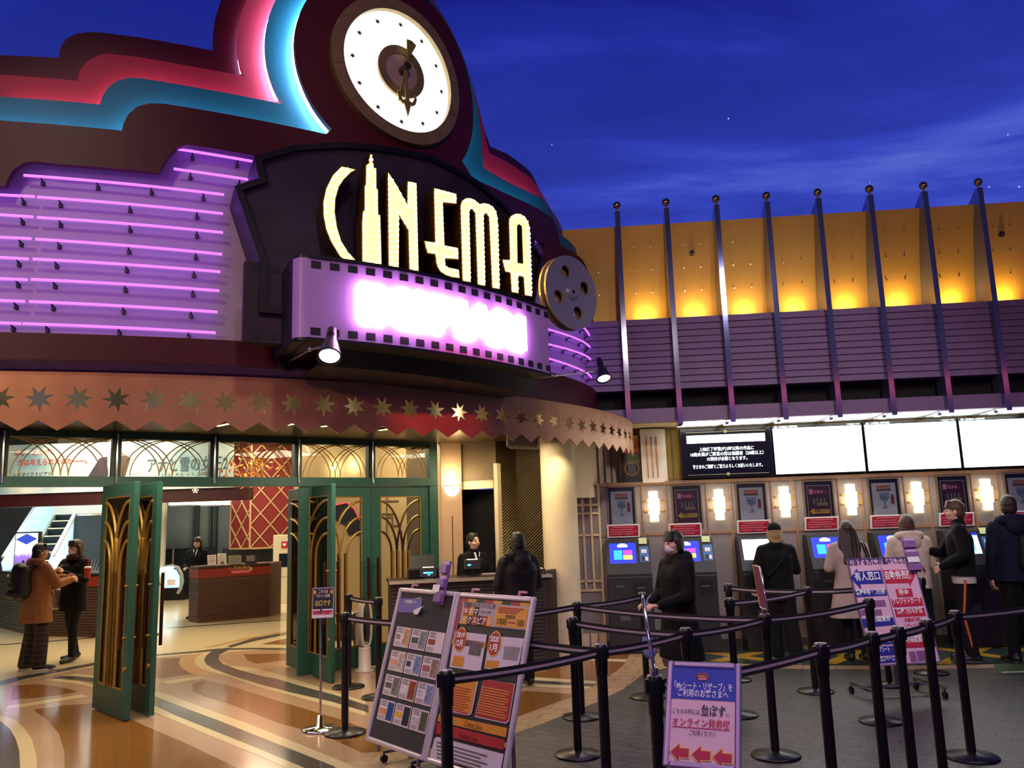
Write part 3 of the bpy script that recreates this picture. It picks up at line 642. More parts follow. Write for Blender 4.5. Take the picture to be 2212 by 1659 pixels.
# rounded near-left corner and dark return to the wall
pc = [FAC.at(fs0, 0, OF)]
tl = -(FAC.at(fs0+.02, 0, OF)-FAC.at(fs0, 0, OF)).normalized(); nn = FAC.nrm(fs0); rc = .085
cor = [FAC.at(fs0, 0, OF)+tl*(rc*math.sin(a))-nn*(rc*(1-math.cos(a))) for a in np.linspace(0, math.pi/2, 8)]
for p, q in zip(cor[:-1], cor[1:]):
    b.quad(p+Vector((0, 0, fz0)), q+Vector((0, 0, fz0)), q+Vector((0, 0, fz1)), p+Vector((0, 0, fz1)))
b.build('film_face', [m_film, m_black], fs)
cl = cor[-1]; far = cl-nn*(OF-O3-rc+.02); farR = FAC.at(fs1, 0, O3-.05)
b = MB(); up = Vector((0, 0, 1))
m_ret = M('dark_navy_return', '191430', .5, noise=.3, nscale=3)
for z0, z1, mi in ((fz0-.02, fz1+.02, 0),):
    b.quad(cl+up*z0, far+up*z0, far+up*z1, cl+up*z1); b.build('side_return', [m_ret], fs); b = MB()
    R_ = FAC.at(fs1, 0, OF); dz = -.035
    b.quad(R_+up*(z0+dz), farR+up*(z0+dz), farR+up*(z1+dz), R_+up*(z1+dz))
b.build('side_return', [m_ret], fs)
n = 24
for zz, sg in ((fz1, 1), (fz0, -1)):
    b = MB()
    for i in range(n):
        a, c = fs0+(fs1-fs0)*i/n, fs0+(fs1-fs0)*(i+1)/n
        for k in (0, 1):
            lo, hi = (0, .022*sg) if True else (0, 0)
        za, zc = zf(a, zz), zf(c, zz)
        b.quad(FAC.at(a, za+.022*sg, OF+.012), FAC.at(c, zc+.022*sg, OF+.012), FAC.at(c, zc+.022*sg, O3), FAC.at(a, za+.022*sg, O3))
        b.quad(FAC.at(a, za, OF+.012), FAC.at(c, zc, OF+.012), FAC.at(c, zc+.022*sg, OF+.012), FAC.at(a, za+.022*sg, OF+.012))
    f3 = far; b.add([cor[0]+up*(zz+.022*sg), cl+up*(zz+.022*sg), far+up*(zz+.022*sg), FAC.at(fs0, zz+.022*sg, O3)], [(0, 1, 2, 3)])
    for p, q in zip(cor[:-1], cor[1:]): b.quad(p+up*zz, q+up*zz, q+up*(zz+.022*sg), p+up*(zz+.022*sg))
    b.build('black_edge', [m_black], fs)
sp = np.linspace(fs0+.02, fs1-.05, 18)
for i, s_ in enumerate(sp):
    for z_ in (fz1-.045, fz0+.045):
        w = .031; b = MB(); b.sheet([[(s_, z_-.026), (s_+2*w, z_-.026), (s_+2*w, z_+.026), (s_, z_+.026)]], lambda x, y, d: FAC.at(x, zf(x, y), OF+.003+d), .002); b.build('sprocket_hole', [m_hole], fs)
for k in range(3):
    for z_ in (fz1-.045, fz0+.045):
        p = cl-nn*(.12+.22*k); b = MB(); b.box(p+up*z_+tl*.002, (.09, .004, .052), (nn, tl, up)); b.build('sprocket_hole', [m_hole], fs)
# dark rear length of the film, set back at the left
OW = .42
w0s, w1s = FAC.uv(526, 650, OW)[0], FAC.uv(668, 650, OW)[0]; wz0, wz1 = FAC.uv(526, 738, OW)[1], FAC.uv(526, 563, OW)[1]
b = MB(); b.sheet([[(w0s, wz0), (w1s, wz0), (w1s, wz1), (w0s, wz1)]], FAC.fn(OW), .10, step=.1); b.build('rear_film_length', [M('dark_plum_film', '2c1326', .5, noise=.5, nscale=2.2)], fs)
for k in range(4):
    for z_ in (wz1-.045, wz0+.05): s_ = w0s+.06+(w1s-w0s)*.26*k; b = MB(); b.sheet([[(s_, z_-.024), (s_+.055, z_-.024), (s_+.055, z_+.024), (s_, z_+.024)]], FAC.fn(OW+.003), .002); b.build('sprocket_hole', [m_hole], fs)
# glowing name on the strip
m_pinkn = M('overexposed_pink_neon', 'ffe0ff', .3, emit=(1.0, .50, 1.0), es=30)
s_a, s_b = FAC.uv(778, 650, OF+.04)[0], FAC.uv(1137, 700, OF+.04)[0]
b = MB(); mid = (s_a+s_b)/2
b.text('IKSPIARI', .375, (0, 0, 0), bold=.045, fit=s_b-s_a, depth=.03, fn=lambda x, y, d: FAC.at(mid+x, zf(mid+x, 3.085+y), OF+.04+d))
b.build('neon_lettering', [m_pinkn], fs)
b = MB()
for i in range(20):
    a, c = fs0+.12+(fs1-fs0-.12)*i/20, fs0+.12+(fs1-fs0-.12)*(i+1)/20
    for o_, z0, z1 in ((.72, 2.80, 2.93),):
        b.quad(FAC.at(a, zf(a, z0), o_-.1), FAC.at(c, zf(c, z0), o_-.1), FAC.at(c, zf(c, z1), o_), FAC.at(a, zf(a, z1), o_))
        b.quad(FAC.at(a, zf(a, z0), o_-.1), FAC.at(c, zf(c, z0), o_-.1), FAC.at(c, zf(c, z0), O3), FAC.at(a, zf(a, z0), O3))
b.build('under_box', [m_black], fs)

# film reel
rc_s, rc_z = FAC.uv(1230, 633, OF-.05)
rp = FAC.at(rc_s, rc_z, OF-.02)
rl = thing('film_reel', 'large steel film reel at the right end of the film strip', 'film reel', tuple(rp))
nA = (FAC.nrm(rc_s)*.9+Vector((0, -1, 0))*.1).normalized(); RX = Vector((-nA.y, nA.x, 0)).normalized()
FR = Frame(rp, RX, (0, 0, 1))
if FR.N.dot(nA) < 0: FR = Frame(rp, -RX, (0, 0, 1))
Rr = .352
holes = [circ(.062, 28, .2*math.cos(a), .2*math.sin(a))[::-1] for a in [math.pi*.12+i*math.pi/2 for i in range(4)]]
m_reel = M('brushed_reel_steel', 'b4aebc', .32, .6, noise=.08, nscale=30)
b = MB(); b.sheet([circ(Rr, 64)]+holes, lambda x, y, d: FR.p(x, y, d), .022, side_mi=1); b.build('front_disc', [m_reel, M('gold_reel_edge', 'c8a050', .3, .5)], rl)
b = MB(); b.sheet([circ(Rr, 64)]+holes, lambda x, y, d: FR.p(x, y, d-.07), .022, side_mi=1); b.build('rear_disc', [m_reel, M('gold_reel_edge', 'c8a050', .3, .5)], rl)
b = MB(); b.cyl(FR.p(0, 0, -.07), FR.p(0, 0, -.02), .27, n=48, caps=False)
b.build('core', [m_black], rl)
b = MB(); b.cyl(FR.p(0, 0, 0), FR.p(0, 0, .012), .07, n=28); b.cyl(FR.p(0, 0, .012), FR.p(0, 0, .02), .052, n=28); b.build('hub', [m_reel], rl)
b = MB(); b.cyl(FR.p(0, 0, .02), FR.p(0, 0, .024), .018, n=18); b.build('hub_hole', [m_hole], rl)

# spot lamps on arms below the strip
def arm_spot(pbase, pj, phead, aim, label):
    t = thing('arm_spotlight', label, 'spotlight', tuple(pbase))
    d0_ = (Vector(pj)-Vector(pbase)).normalized()
    b = MB(); n_ = FAC.nrm(2.4); b.cyl(Vector(pbase)-n_*.03, Vector(pbase)+n_*.015, .07, n=20); b.build('mount', [m_black], t)
    b = MB(); b.cyl(pbase, pj, .009, n=8); b.cyl(pj, phead, .008, n=8); b.sphere(pj, .017, 10); b.build('arm', [m_steel], t)
    a = (Vector(aim)-Vector(phead)).normalized(); b = MB(); X = a.orthogonal().normalized()
    b.lathe([(.0, -.15), (.03, -.15), (.036, -.08), (.036, -.05), (.045, -.03), (.08, .11), (.082, .115), (.07, .115), (.03, -.02)], phead, (X, a.cross(X), a), 22); b.build('lamp_head', [M('gunmetal', '3a3238', .35, .8)], t)
    b = MB(); b.cyl(Vector(phead)+a*.098, Vector(phead)+a*.102, .066, n=22); b.build('lens', [EM('spot_lens', 'f4f6ff', 9)], t)
    light('SPOT', 'spot_beam', tuple(Vector(phead)+a*.12), 45, (.95, .96, 1), .05, aim, angle=70, blend=.6)
hb = FAC.at(FAC.uv(622, 782, .25)[0], FAC.uv(622, 782, .25)[1], .25)
hd = FAC.at(*FAC.uv(714, 745, 1.15), 1.15); hj = FAC.at(*FAC.uv(669, 755, .9), .9)
arm_spot(hb, hj, hd, hd+Vector((.05, -.45, -.65)), 'black spotlight on a jointed arm left of the film strip, lens to the viewer')
hb = FAC.at(*FAC.uv(1098, 825, .35), .35); hj = FAC.at(*FAC.uv(1193, 812, .8), .8); hd = FAC.at(*FAC.uv(1300, 800, .7), .7)
arm_spot(hb, hj, hd, hd+Vector((.1, -.35, -.7)), 'black spotlight on a long arm reaching right under the reel')
cb = FAC.at(*FAC.uv(1090, 812, .5), .5)
cc = MB(); cc.box(cb, (.1, .08, .06), bev=.01); cc.cyl(cb+Vector((0, -.04, 0)), cb+Vector((0, -.07, 0)), .02, n=10); tag(cc.build('security_camera', [m_steel]), 'small grey camera under the film strip sign', 'camera')

light('SPOT', 'red_show_light', (1.6, 2.2, 4.6), 650, (1, .06, .05), .1, tuple(CAN.at(3.35, 2.58)), angle=12, blend=.9)  # added red fill for the glow on the valance, no lamp there
# ================================================================ CANOPY: star valance, soffit
val = thing('canopy_valance', 'curved copper gold canopy band with star cut-outs and zigzag hem', 'canopy', tuple(CAN.at(2, 2.4)))
vz1 = 2.80
stars_px = [3, 92, 179, 262, 345, 428, 503, 578, 653, 716, 781, 840, 900, 951, 1003, 1047, 1087, 1124, 1160, 1191, 1217, 1238]
ssx = [CAN.uv(x, 850)[0] for x in stars_px]
pitch = (ssx[17]-ssx[1])/16
cells = [ssx[0]+pitch*i for i in range(-6, 32)]
b = MB(); rnd = random.Random(4)
zlow, zpk, zst = 2.38, 2.455, 2.605
for i, c in enumerate(cells):
    if c > 7.05: break
    h = pitch/2
    o = [(c-h, vz1), (c-h, zlow), (c, zpk), (c+h, zlow), (c+h, vz1)]
    b.sheet([o, star(c, zst, .098, 7, .42, rnd.random()*6)[::-1]], CAN.fn(.02), .012, step=None)
b.build('star_band', [m_gold], val)
b = MB()
for a, c in zip(ss[:-1], ss[1:]): b.quad(CAN.at(a, vz1, .025), CAN.at(c, vz1, .025), CAN.at(c, vz1, -.03), CAN.at(a, vz1, -.03))
b.build('top_flange', [m_purple], val)
# ================================================================ CANOPY SOFFIT AND DOOR WALL
UP = Vector((0, 0, 1))
dwA, dwB = onz(9.5, 907, 2.79), onz(931, 941, 2.79)
dR = Vector((dwB.x-dwA.x, dwB.y-dwA.y, 0)).normalized()
D = Frame((dwA.x, dwA.y, 0), dR, UP)
m_soffit = M('bronze_soffit_sheet', '6a5a34', .3, .8, noise=.12, nscale=2)
b = MB()
cz = 2.70
ptsF = [CAN.at(s_, cz, -.05) for s_ in np.linspace(-1.9, 7.3, 60)]
ptsB = [D.p(-1.6, cz, -.1)]+[D.p(x, cz, -.1) for x in np.linspace(-1.2, 4.75, 20)]+[Vector((.1, 11.2, cz)), Vector((1.5, 11.2, cz))]
poly = [(p.x, p.y) for p in ptsF]+[(p.x, p.y) for p in ptsB[::-1]]
b.sheet([poly], lambda x, y, d: Vector((x, y, cz-d)), .06, step=None); tag(b.build('ceiling', [m_soffit]), 'bronze canopy soffit over the entrance doors', 'ceiling', kind='structure')
# recessed linear lights in the soffit
for i, (p, q, w) in enumerate(((( 470, 919), (575, 897), 'short'), ((600, 920), (700, 904), 'second'), ((695, 920), (800, 909), 'third'), ((820, 928), (915, 916), 'last'))):
    a, c = onz(*p, 2.69), onz(*q, 2.69)
    t = thing('soffit_light', 'slim warm light strip in the canopy soffit, %s from the left' % ORD[i+1], 'ceiling light', tuple(a), group='light strips in the canopy soffit')
    b = MB(); b.bar(a, c, .05, .012); b.build('housing', [m_brass], t); b = MB(); b.bar(a-UP*.008, c-UP*.008, .03, .006); b.build('tube', [EM('warm_strip', 'ffe2a0', 5)], t)
for i, p in enumerate(((205, 893), (378, 899))):
    a = onz(*p, 2.69); t = thing('downlight', 'round warm downlight in the soffit near the zigzag hem, %s one' % ('left', 'right')[i], 'ceiling light', tuple(a))
    b = MB(); b.cyl(a, a-UP*.012, .07, n=20); b.build('trim_ring', [m_brass], t); b = MB(); b.cyl(a-UP*.012, a-UP*.02, .05, n=20); b.build('lamp', [EM('warm_lamp', 'ffe9b8', 9)], t)

bayx = [D.uv(px, 930)[0] for px in (9.5, 253, 462, 642, 800, 931)]
bayx = [bayx[0]-(bayx[1]-bayx[0])]+bayx
ztb = D.uv(462, 1031)[1]; zhb = D.uv(462, 1051)[1]; ztt = 2.70
m_dkgreen = M('dark_green_frame', '16382c', .45)
def arcs(b, fr, x0, x1, z0, z1, d, r=.006):
    w = x1-x0; h = z1-z0; cx = (x0+x1)/2
    st = [(cx+k*.075*w, s_) for k in (-1, 0, 1) for s_ in (-1, 1)]+[(x0+.03+k*.075*w, 1) for k in (0, 1)]+[(x1-.03-k*.075*w, -1) for k in (0, 1)]
    for xs, s_ in st:
        P = []
        for i in range(13):
            t = math.pi/2*i/12; x = xs+s_*.46*w*(1-math.cos(t)); 
            if x < x0-.001 or x > x1+.001: break
            P.append(fr.p(x, z0+h*math.sin(t), d))
        if len(P) > 1: b.tube(P, r, 5)
wl = ['leftmost bay, cut by the photo edge', 'bay with the red slogan behind it', 'bay over the pair of open green doors', 'bay with orange leaves behind it', 'bay with the two wall lamps behind it', 'rightmost bay next to the sconce pillar']
for i in range(6):
    x0, x1 = bayx[i], bayx[i+1]
    t = thing('window_%d' % (i+1), 'transom window with crossing brass arches, '+wl[i], 'window', tuple(D.p((x0+x1)/2, ztb)), kind='structure')
    b = MB()
    for X_ in (x0+.02, x1-.02): b.box(D.p(X_, (ztb+ztt)/2, 0), (.05, .09, ztt-ztb), (D.R, D.N, UP))
    b.box(D.p((x0+x1)/2, ztt-.03, 0), (x1-x0, .09, .07), (D.R, D.N, UP)); b.build('window_frame', [m_dkgreen], t)
    b = MB(); b.box(D.p((x0+x1)/2, (ztb+ztt)/2, -.01), (x1-x0-.05, .006, ztt-ztb), (D.R, D.N, UP)); b.build('window_pane', [GLASS], t)
    b = MB(); arcs(b, D, x0+.04, x1-.04, ztb+.01, ztt-.07, .02); b.build('brass_arches', [m_brass], t)
    if i: 
        b = MB(); b.cyl(D.p(x0, ztb-.07, .07), D.p(x0, ztt-.02, .07), .012, n=10); b.build('chrome_rod', [m_chrome], t)
t = thing('trim_1', 'green header beam between the doors and the transom windows', 'beam', tuple(D.p(bayx[3], (ztb+zhb)/2)), kind='structure')
b = MB(); b.box(D.p((bayx[0]+bayx[6])/2, (ztb+zhb)/2, 0), (bayx[6]-bayx[0]+.1, .12, ztb-zhb), (D.R, D.N, UP)); b.build('beam', [m_green], t)

def leaf(n, a, c, label, top, handle_far=True, flip=1):
    """door leaf from hinge a to free edge c (floor points)"""
    a, c = Vector((a[0], a[1], 0)), Vector((c[0], c[1], 0)); w = (c-a).length; fr = Frame(a, c-a, UP)
    t = thing('door_%d' % n, label, 'door', tuple(a), kind='structure')
    z0, z1 = .015, top; st, rt, rb = .115, .12, .24
    b = MB()
    for x0, x1, q0, q1 in ((0, st, z0, z1), (w-st, w, z0, z1), (st, w-st, z1-rt, z1), (st, w-st, z0, z0+rb)):
        b.box(fr.p((x0+x1)/2, (q0+q1)/2, 0), (x1-x0, .05, q1-q0), (fr.R, fr.N, UP), bev=.004)
    b.build('door_frame', [m_green], t)
    gx0, gx1, gz0, gz1 = st, w-st, z0+rb, z1-rt
    b = MB(); b.box(fr.p(w/2, (gz0+gz1)/2, 0), (gx1-gx0, .008, gz1-gz0), (fr.R, fr.N, UP)); b.build('door_pane', [GLASS], t)
    b = MB()
    for s_ in (-1, 1):
        d = .016*s_
        for x0, x1, q0, q1 in ((gx0, gx0+.014, gz0, gz1), (gx1-.014, gx1, gz0, gz1), (gx0, gx1, gz1-.014, gz1), (gx0, gx1, gz0, gz0+.014)):
            b.box(fr.p((x0+x1)/2, (q0+q1)/2, d), (x1-x0, .014, q1-q0), (fr.R, fr.N, UP))
    b.build('brass_border', [m_brass], t)
    b = MB(); gw = gx1-gx0; gh = gz1-gz0; cx = (gx0+gx1)/2
    for k, (off, ez) in enumerate(((-.20, .76), (-.07, .86), (.07, .97))):
        for s_ in (-1, 1):
            xs = cx-s_*off*gw*-1 if False else cx+s_*off*gw
            xe = gx1 if s_ < 0 else gx0
            zc = gz0+gh*(.60+.0*k); P = [fr.p(xs, gz0, .02), fr.p(xs, zc, .02)]
            for i in range(1, 9):
                tt = math.pi/2*i/8; P.append(fr.p(xs+(xe-xs)*(1-math.cos(tt)), zc+(gz0+gh*ez-zc)*math.sin(tt), .02))
            b.tube(P, .016, 6)
    for x in (-.2, -.07, .07, .2): b.tube([fr.p(cx+x*gw, gz0, -.02), fr.p(cx+x*gw, gz0+gh*.62, -.02)], .016, 6)
    b.build('brass_fountain_grille', [m_brass], t)
    for s_ in (-1, 1):
        hx = w-st/2; b = MB(); b.cyl(fr.p(hx, .62, .075*s_), fr.p(hx, 1.28, .075*s_), .016, n=10); h = b.build('handle', [M('copper_handle', '5a3420', .3, .8)], t)
        b = MB(); 
        for z in (.72, 1.18): b.cyl(fr.p(hx, z, .02*s_), fr.p(hx, z, .085*s_), .011, n=8)
        b.build('handle_mount', [m_brass], h)
    b = MB(); b.cyl(fr.p(w-.04, .45, .02), fr.p(w-.04, .45, .045), .022, n=12); b.build('lock', [m_brass], t)
def gp(px, py): g = onz(px, py); return (g.x, g.y)
hz = zhb-.005
leaf(1, gp(204, 1531), gp(275, 1560), 'open green door leaf with brass fountain grille, standing nearest the left edge', hz)
h2 = Vector((*gp(204, 1531), 0))+D.R*.16
leaf(2, (h2.x+.12, h2.y-.0), gp(327, 1550), 'open green door leaf just right of the first, neon shining through its glass', hz)
leaf(3, gp(622, 1439), gp(719, 1477), 'half open green door leaf behind the chrome exit sign stand', hz)
w4 = bayx[5]-bayx[4]
leaf(4, tuple(D.p(bayx[4]+.03, 0))[:2], tuple(D.p(bayx[5]-.005, 0))[:2], 'closed green door leaf behind the half open one', hz)
leaf(5, tuple(D.p(bayx[6]-.06, 0))[:2], tuple(D.p(bayx[5]+.005, 0))[:2], 'closed green door leaf beside the pillar with the sconce', hz)
b = MB()
b.box(D.p(bayx[6]+.0, ztt/2, 0), (.12, .1, ztt), (D.R, D.N, UP)); tag(b.build('trim_2', [m_green]), 'green door post beside the sconce pillar', 'door post', kind='structure')

# ---------------------------------------------------------------- sconce pillar, booth back wall, column
pA, pB = D.uv(948, 1000)[0]+.02, D.uv(992, 1000)[0]+.03
m_pillar = M('warm_beige_plaster', 'c8a888', .7, noise=.05, nscale=5)
b = MB(); b.box(D.p((pA+pB)/2, 1.36, -.14), (pB-pA, .30, 2.72), (D.R, D.N, UP), bev=.008); b.box(D.p((pA+pB)/2, 1.0, .012), (.014, .006, 1.5), (D.R, D.N, UP), mi=1)
tag(b.build('wall_pillar', [m_pillar, M('brown_groove', '6b4a30', .6)]), 'beige pillar with a brown groove beside the doors', 'pillar', kind='structure')
sc = D.p((pA+pB)/2, D.uv(972, 1050)[1], .012)
t = thing('wall_sconce', 'glowing half bowl wall sconce on the beige pillar', 'wall lamp', tuple(sc))
def halfbowl(b, c, R_, N_, r, h, d, mi=0):
    n = 14; m = 6; vs = []
    for i in range(m+1):
        a = math.pi/2*i/m
        for j in range(n+1):
            p = math.pi*j/n; vs.append(Vector(c)+R_*(r*math.cos(p)*math.cos(a))+N_*(d*math.sin(p)*math.cos(a))-UP*(h*math.sin(a)))
    b.add(vs, [(i*(n+1)+j, i*(n+1)+j+1, (i+1)*(n+1)+j+1, (i+1)*(n+1)+j) for i in range(m) for j in range(n)], mi, True)
b = MB(); halfbowl(b, sc, D.R, D.N, .115, .135, .1); b.build('glass_bowl', [EM('sconce_glass', 'fff0c8', 5.5)], t)
b = MB(); b.tube([sc+D.R*(.118*math.cos(p))+D.N*(.103*math.sin(p)) for p in np.linspace(0, math.pi, 15)], .006, 6); b.build('bowl_rim', [m_brass], t)
light('POINT', 'sconce_glow', tuple(sc+D.N*.13+UP*.1), 9, (1, .72, .36), .05)

# back wall of the booth: beige upper panel, dark doorway, corrugated panels, round column
q0 = D.p(pB, 0, -.1); k1 = atdist(1078, 1240, 10.75); k2 = atdist(1122, 1240, 11.0); k3 = atdist(1190, 1240, 10.85)
q0 = Vector((q0.x, q0.y, 0)); k1.z = k2.z = k3.z = 0
FB = Frame(q0, k1-q0, UP); wB = (k1-q0).length
zl1 = FB.uv(1030, 1037)[1]; zl2 = FB.uv(1030, 1056)[1]
t = thing('wall_booth', 'booth back wall with a dark doorway and ribbed metal panels', 'wall', tuple(q0), kind='structure')
b = MB(); b.box(FB.p(wB/2, (zl1+2.72)/2, -.05), (wB, .1, 2.72-zl1), (FB.R, FB.N, UP)); b.build('upper_panel', [M('taupe_panel', '6b5c48', .6, noise=.06)], t)
b = MB(); b.box(FB.p(wB/2, (zl1+zl2)/2, -.07), (wB, .06, zl1-zl2), (FB.R, FB.N, UP)); b.build('light_lintel', [M('pale_lintel', 'e8d9b8', .6)], t)
b = MB(); b.box(FB.p(wB/2, zl2/2, -.35), (wB+.3, .02, zl2), (FB.R, FB.N, UP)); b.build('black_curtain', [M('black_cloth', '07080d', .9, bump=.3, bscale=8)], t)  # black sheet stands in for the dark corridor beyond the doorway
b = MB(); b.box(FB.p(wB+.015, zl1/2+.1, .0), (.05, .12, zl1+.2), (FB.R, FB.N, UP)); b.build('door_jamb', [m_cream], t)
def rib_mat():
    m = bpy.data.materials.new('ribbed_metal'); m.use_nodes = True; nt = m.node_tree; p = nt.nodes['Principled BSDF']; p.inputs['Metallic'].default_value = .9; p.inputs['Roughness'].default_value = .32; p.inputs['Base Color'].default_value = (*lin('8a7c62'), 1)
    tc = nt.nodes.new('ShaderNodeTexCoord'); mp = nt.nodes.new('ShaderNodeMapping'); mp.inputs['Rotation'].default_value = (0, .75, 0); w = nt.nodes.new('ShaderNodeTexWave'); w.bands_direction = 'Z'; w.inputs['Scale'].default_value = 11; w.inputs['Distortion'].default_value = 0
    nt.links.new(tc.outputs['Object'], mp.inputs[0]); nt.links.new(mp.outputs[0], w.inputs['Vector']); bp = nt.nodes.new('ShaderNodeBump'); bp.inputs['Strength'].default_value = .9; bp.inputs['Distance'].default_value = .012
    nt.links.new(w.outputs['Fac'], bp.inputs['Height']); nt.links.new(bp.outputs[0], p.inputs['Normal']); r = nt.nodes.new('ShaderNodeValToRGB'); r.color_ramp.elements[0].color = (*lin('3a3226'), 1); r.color_ramp.elements[1].color = (*lin('a8966e'), 1); nt.links.new(w.outputs['Fac'], r.inputs[0]); nt.links.new(r.outputs[0], p.inputs['Base Color']); return m  # rib shading also painted into the colour: grooves dark, crests pale
m_rib = rib_mat()
for p, q in ((k1, k2), (k2, k3)):
    f_ = Frame(p, q-p, UP); L = (q-p).length; b = MB(); b.box(f_.p(L/2, 1.36, -.03), (L, .06, 2.72), (f_.R, f_.N, UP)); b.build('ribbed_panel', [m_rib], t)
cc_ = atdist(1213, 1200, 10.55); cr_ = .225; b = MB(); b.cyl((cc_.x, cc_.y, 0), (cc_.x, cc_.y, 2.9), cr_, n=40); tag(b.build('wall_column', [m_cream]), 'round cream column lit from above by a small spotlight', 'column', kind='structure')
lp = Vector((cc_.x-.05, cc_.y-.62, 2.68)); light('SPOT', 'column_spot', tuple(lp), 30, (1, .86, .55), .03, (cc_.x, cc_.y-.1, 1.7), angle=70, blend=.7)
# wall closing the gap between column and ticket hall, upper part with flutes
uL = cc_+Vector((.2, .15, 0)); uR = atdist(1345, 1000, 11.2)
fU = Frame((uL.x, uL.y, 0), Vector((uR.x-uL.x, uR.y-uL.y, 0)), UP); L = (Vector((uR.x, uR.y, 0))-Vector((uL.x, uL.y, 0))).length
b = MB(); b.box(fU.p(L/2, 2.42, -.06), (L, .1, .98), (fU.R, fU.N, UP))
for i in range(3): b.box(fU.p(L*(.5+.13*i), 2.3, .0), (.012, .02, .6), (fU.R, fU.N, UP), mi=1)
tag(b.build('wall_return', [m_cream, M('bronze_groove', '7a6244', .5)]), 'cream return wall with fine vertical grooves behind the canopy tip', 'wall', kind='structure')
# loudspeaker under the canopy
sp_ = atdist(1130, 953, 9.2); t = thing('loudspeaker', 'boxy grey loudspeaker hanging under the canopy left of the column', 'loudspeaker', tuple(sp_))
ax_ = (Vector((.97, -.12, -.06)).normalized(),); X_ = ax_[0]; Z_ = Vector((.05, 0, 1)); Z_ = (Z_-X_*Z_.dot(X_)).normalized(); Y_ = Z_.cross(X_)
b = MB(); b.box(sp_, (.36, .2, .17), (X_, Y_, Z_), bev=.035); b.build('cabinet', [M('warm_grey_plastic', '8d8474', .55)], t)
b = MB(); b.box(sp_-Y_*.101, (.31, .006, .12), (X_, Y_, Z_), bev=.003); b.build('grille', [M('speaker_grille', '6f675a', .7, bump=.4, bscale=300)], t)
b = MB(); b.cyl(sp_+Z_*.08, sp_+UP*.16, .015, n=8); b.build('bracket', [m_black], t)

# ================================================================ LOBBY SHELL
m_lobby = M('lobby_beige_wall', 'b39a76', .7, noise=.05, nscale=2); m_grey = M('lobby_grey_wall', '6f7f86', .6, noise=.05, nscale=2); m_dark = M('dark_stone_dado', '23282a', .35, noise=.2, nscale=8)
def wallq(name, p, q, z0, z1, mat, label, th=.12, kind='structure', cat='wall'):
    f_ = Frame((p[0], p[1], 0), (q[0]-p[0], q[1]-p[1], 0), UP); L = math.hypot(q[0]-p[0], q[1]-p[1]); b = MB(); b.box(f_.p(L/2, (z0+z1)/2, -th/2), (L, th, z1-z0), (f_.R, f_.N, UP)); return tag(b.build(name, [mat]), label, cat, kind=kind), f_
wallq('wall_back', (-16, 22), (-1.0, 22), 0, 4.3, m_grey, 'grey blue back wall of the lobby')
wallq('wall_side', (-15.8, 4.0), (-15.8, 22), 0, 4.3, m_lobby, 'left wall of the lobby')
b = MB(); b.box((-8.4, 14.9, 4.36), (15.4, 14.6, .1)); tag(b.build('ceiling_lobby', [M('lobby_ceiling', '8d7a5c', .7)]), 'warm beige lobby ceiling', 'ceiling', kind='structure')
gA = atdist(634, 1100, 12.9); gA.z = 0; gB = D.p(bayx[6]+.25, 0, -1.2)
wl_, FG = wallq('wall_right', (gA.x, gA.y), (gB.x, gB.y), 0, 4.2, m_lobby, 'beige wall seen through the closed doors')
gC = atdist(636, 1100, 21.9); wallq('wall_corner', (gC.x, gC.y), (gA.x, gA.y), 0, 4.2, m_lobby, 'beige corner of the lobby wall')
gP = D.p(pB, 0, -.25); wallq('wall_niche', (gB.x, gB.y), (gP.x, gP.y), 0, 2.7, M('shadowed_brown_wall', '4a3c2c', .6), 'narrow brown wall between beige wall and pillar')  # narrow infill wall in one even dark brown
# decoration on the beige wall: arch poster, stepped tracery, lamps
def uvg(px, py): return FG.uv(px, py, .01)
t = thing('arch_mural', 'black quarter arch panel with red edge on the beige wall behind the doors', 'wall panel', tuple(FG.p(*uvg(750, 1155))))
o = [uvg(*p) for p in ((668, 1120), (700, 1098), (750, 1087), (765, 1100), (778, 1125), (779, 1156), (753, 1156), (745, 1135), (720, 1122), (690, 1120))]
b = MB(); b.sheet([o], lambda x, y, d: FG.p(x, y, .012+d), .012); b.build('black_panel', [M('charcoal_panel', '1c1a1e', .4)], t)
b = MB(); b.tube([FG.p(*uvg(*p), .02) for p in ((698, 1097), (750, 1086), (766, 1100), (779, 1125), (781, 1156))], .008, 6); b.build('red_edge', [M('red_neon_edge', 'c02030', .4, emit='ff3048', es=.9)], t)
for i, (px, py) in enumerate(((763, 1004), (722, 1012))):
    u = uvg(px, py); p = FG.p(*u, .03); t = thing('wall_lamp', 'tiny bright lamp on the beige wall seen through the transom, %s one' % ('right', 'left')[i], 'wall lamp', tuple(p)); b = MB(); b.sphere(p, .03, 10); b.build('bulb', [EM('small_lamp', 'fff0c0', 12)], t); b = MB(); b.cyl(p-FG.N*.03, p, .02, n=8); b.build('base', [m_brass], t)
    light('POINT', 'lamp_glow', tuple(p+FG.N*.06), 5, (1, .8, .45), .03)
b = MB()
for p, q in (((818, 1070), (818, 1160)), ((835, 1070), (835, 1160)), ((818, 1082), (860, 1082)), ((818, 1110), (850, 1110)), ((835, 1117), (847, 1117)), ((847, 1117), (847, 1135)), ((847, 1135), (862, 1135)), ((862, 1135), (862, 1150))):
    b.bar(FG.p(*uvg(*p), .005), FG.p(*uvg(*q), .005), .02, .015, FG.N)
tag(b.build('trim_3', [M('tracery_brown', '6a5638', .6)]), 'stepped brown line pattern on the beige wall', 'wall trim', kind='structure')

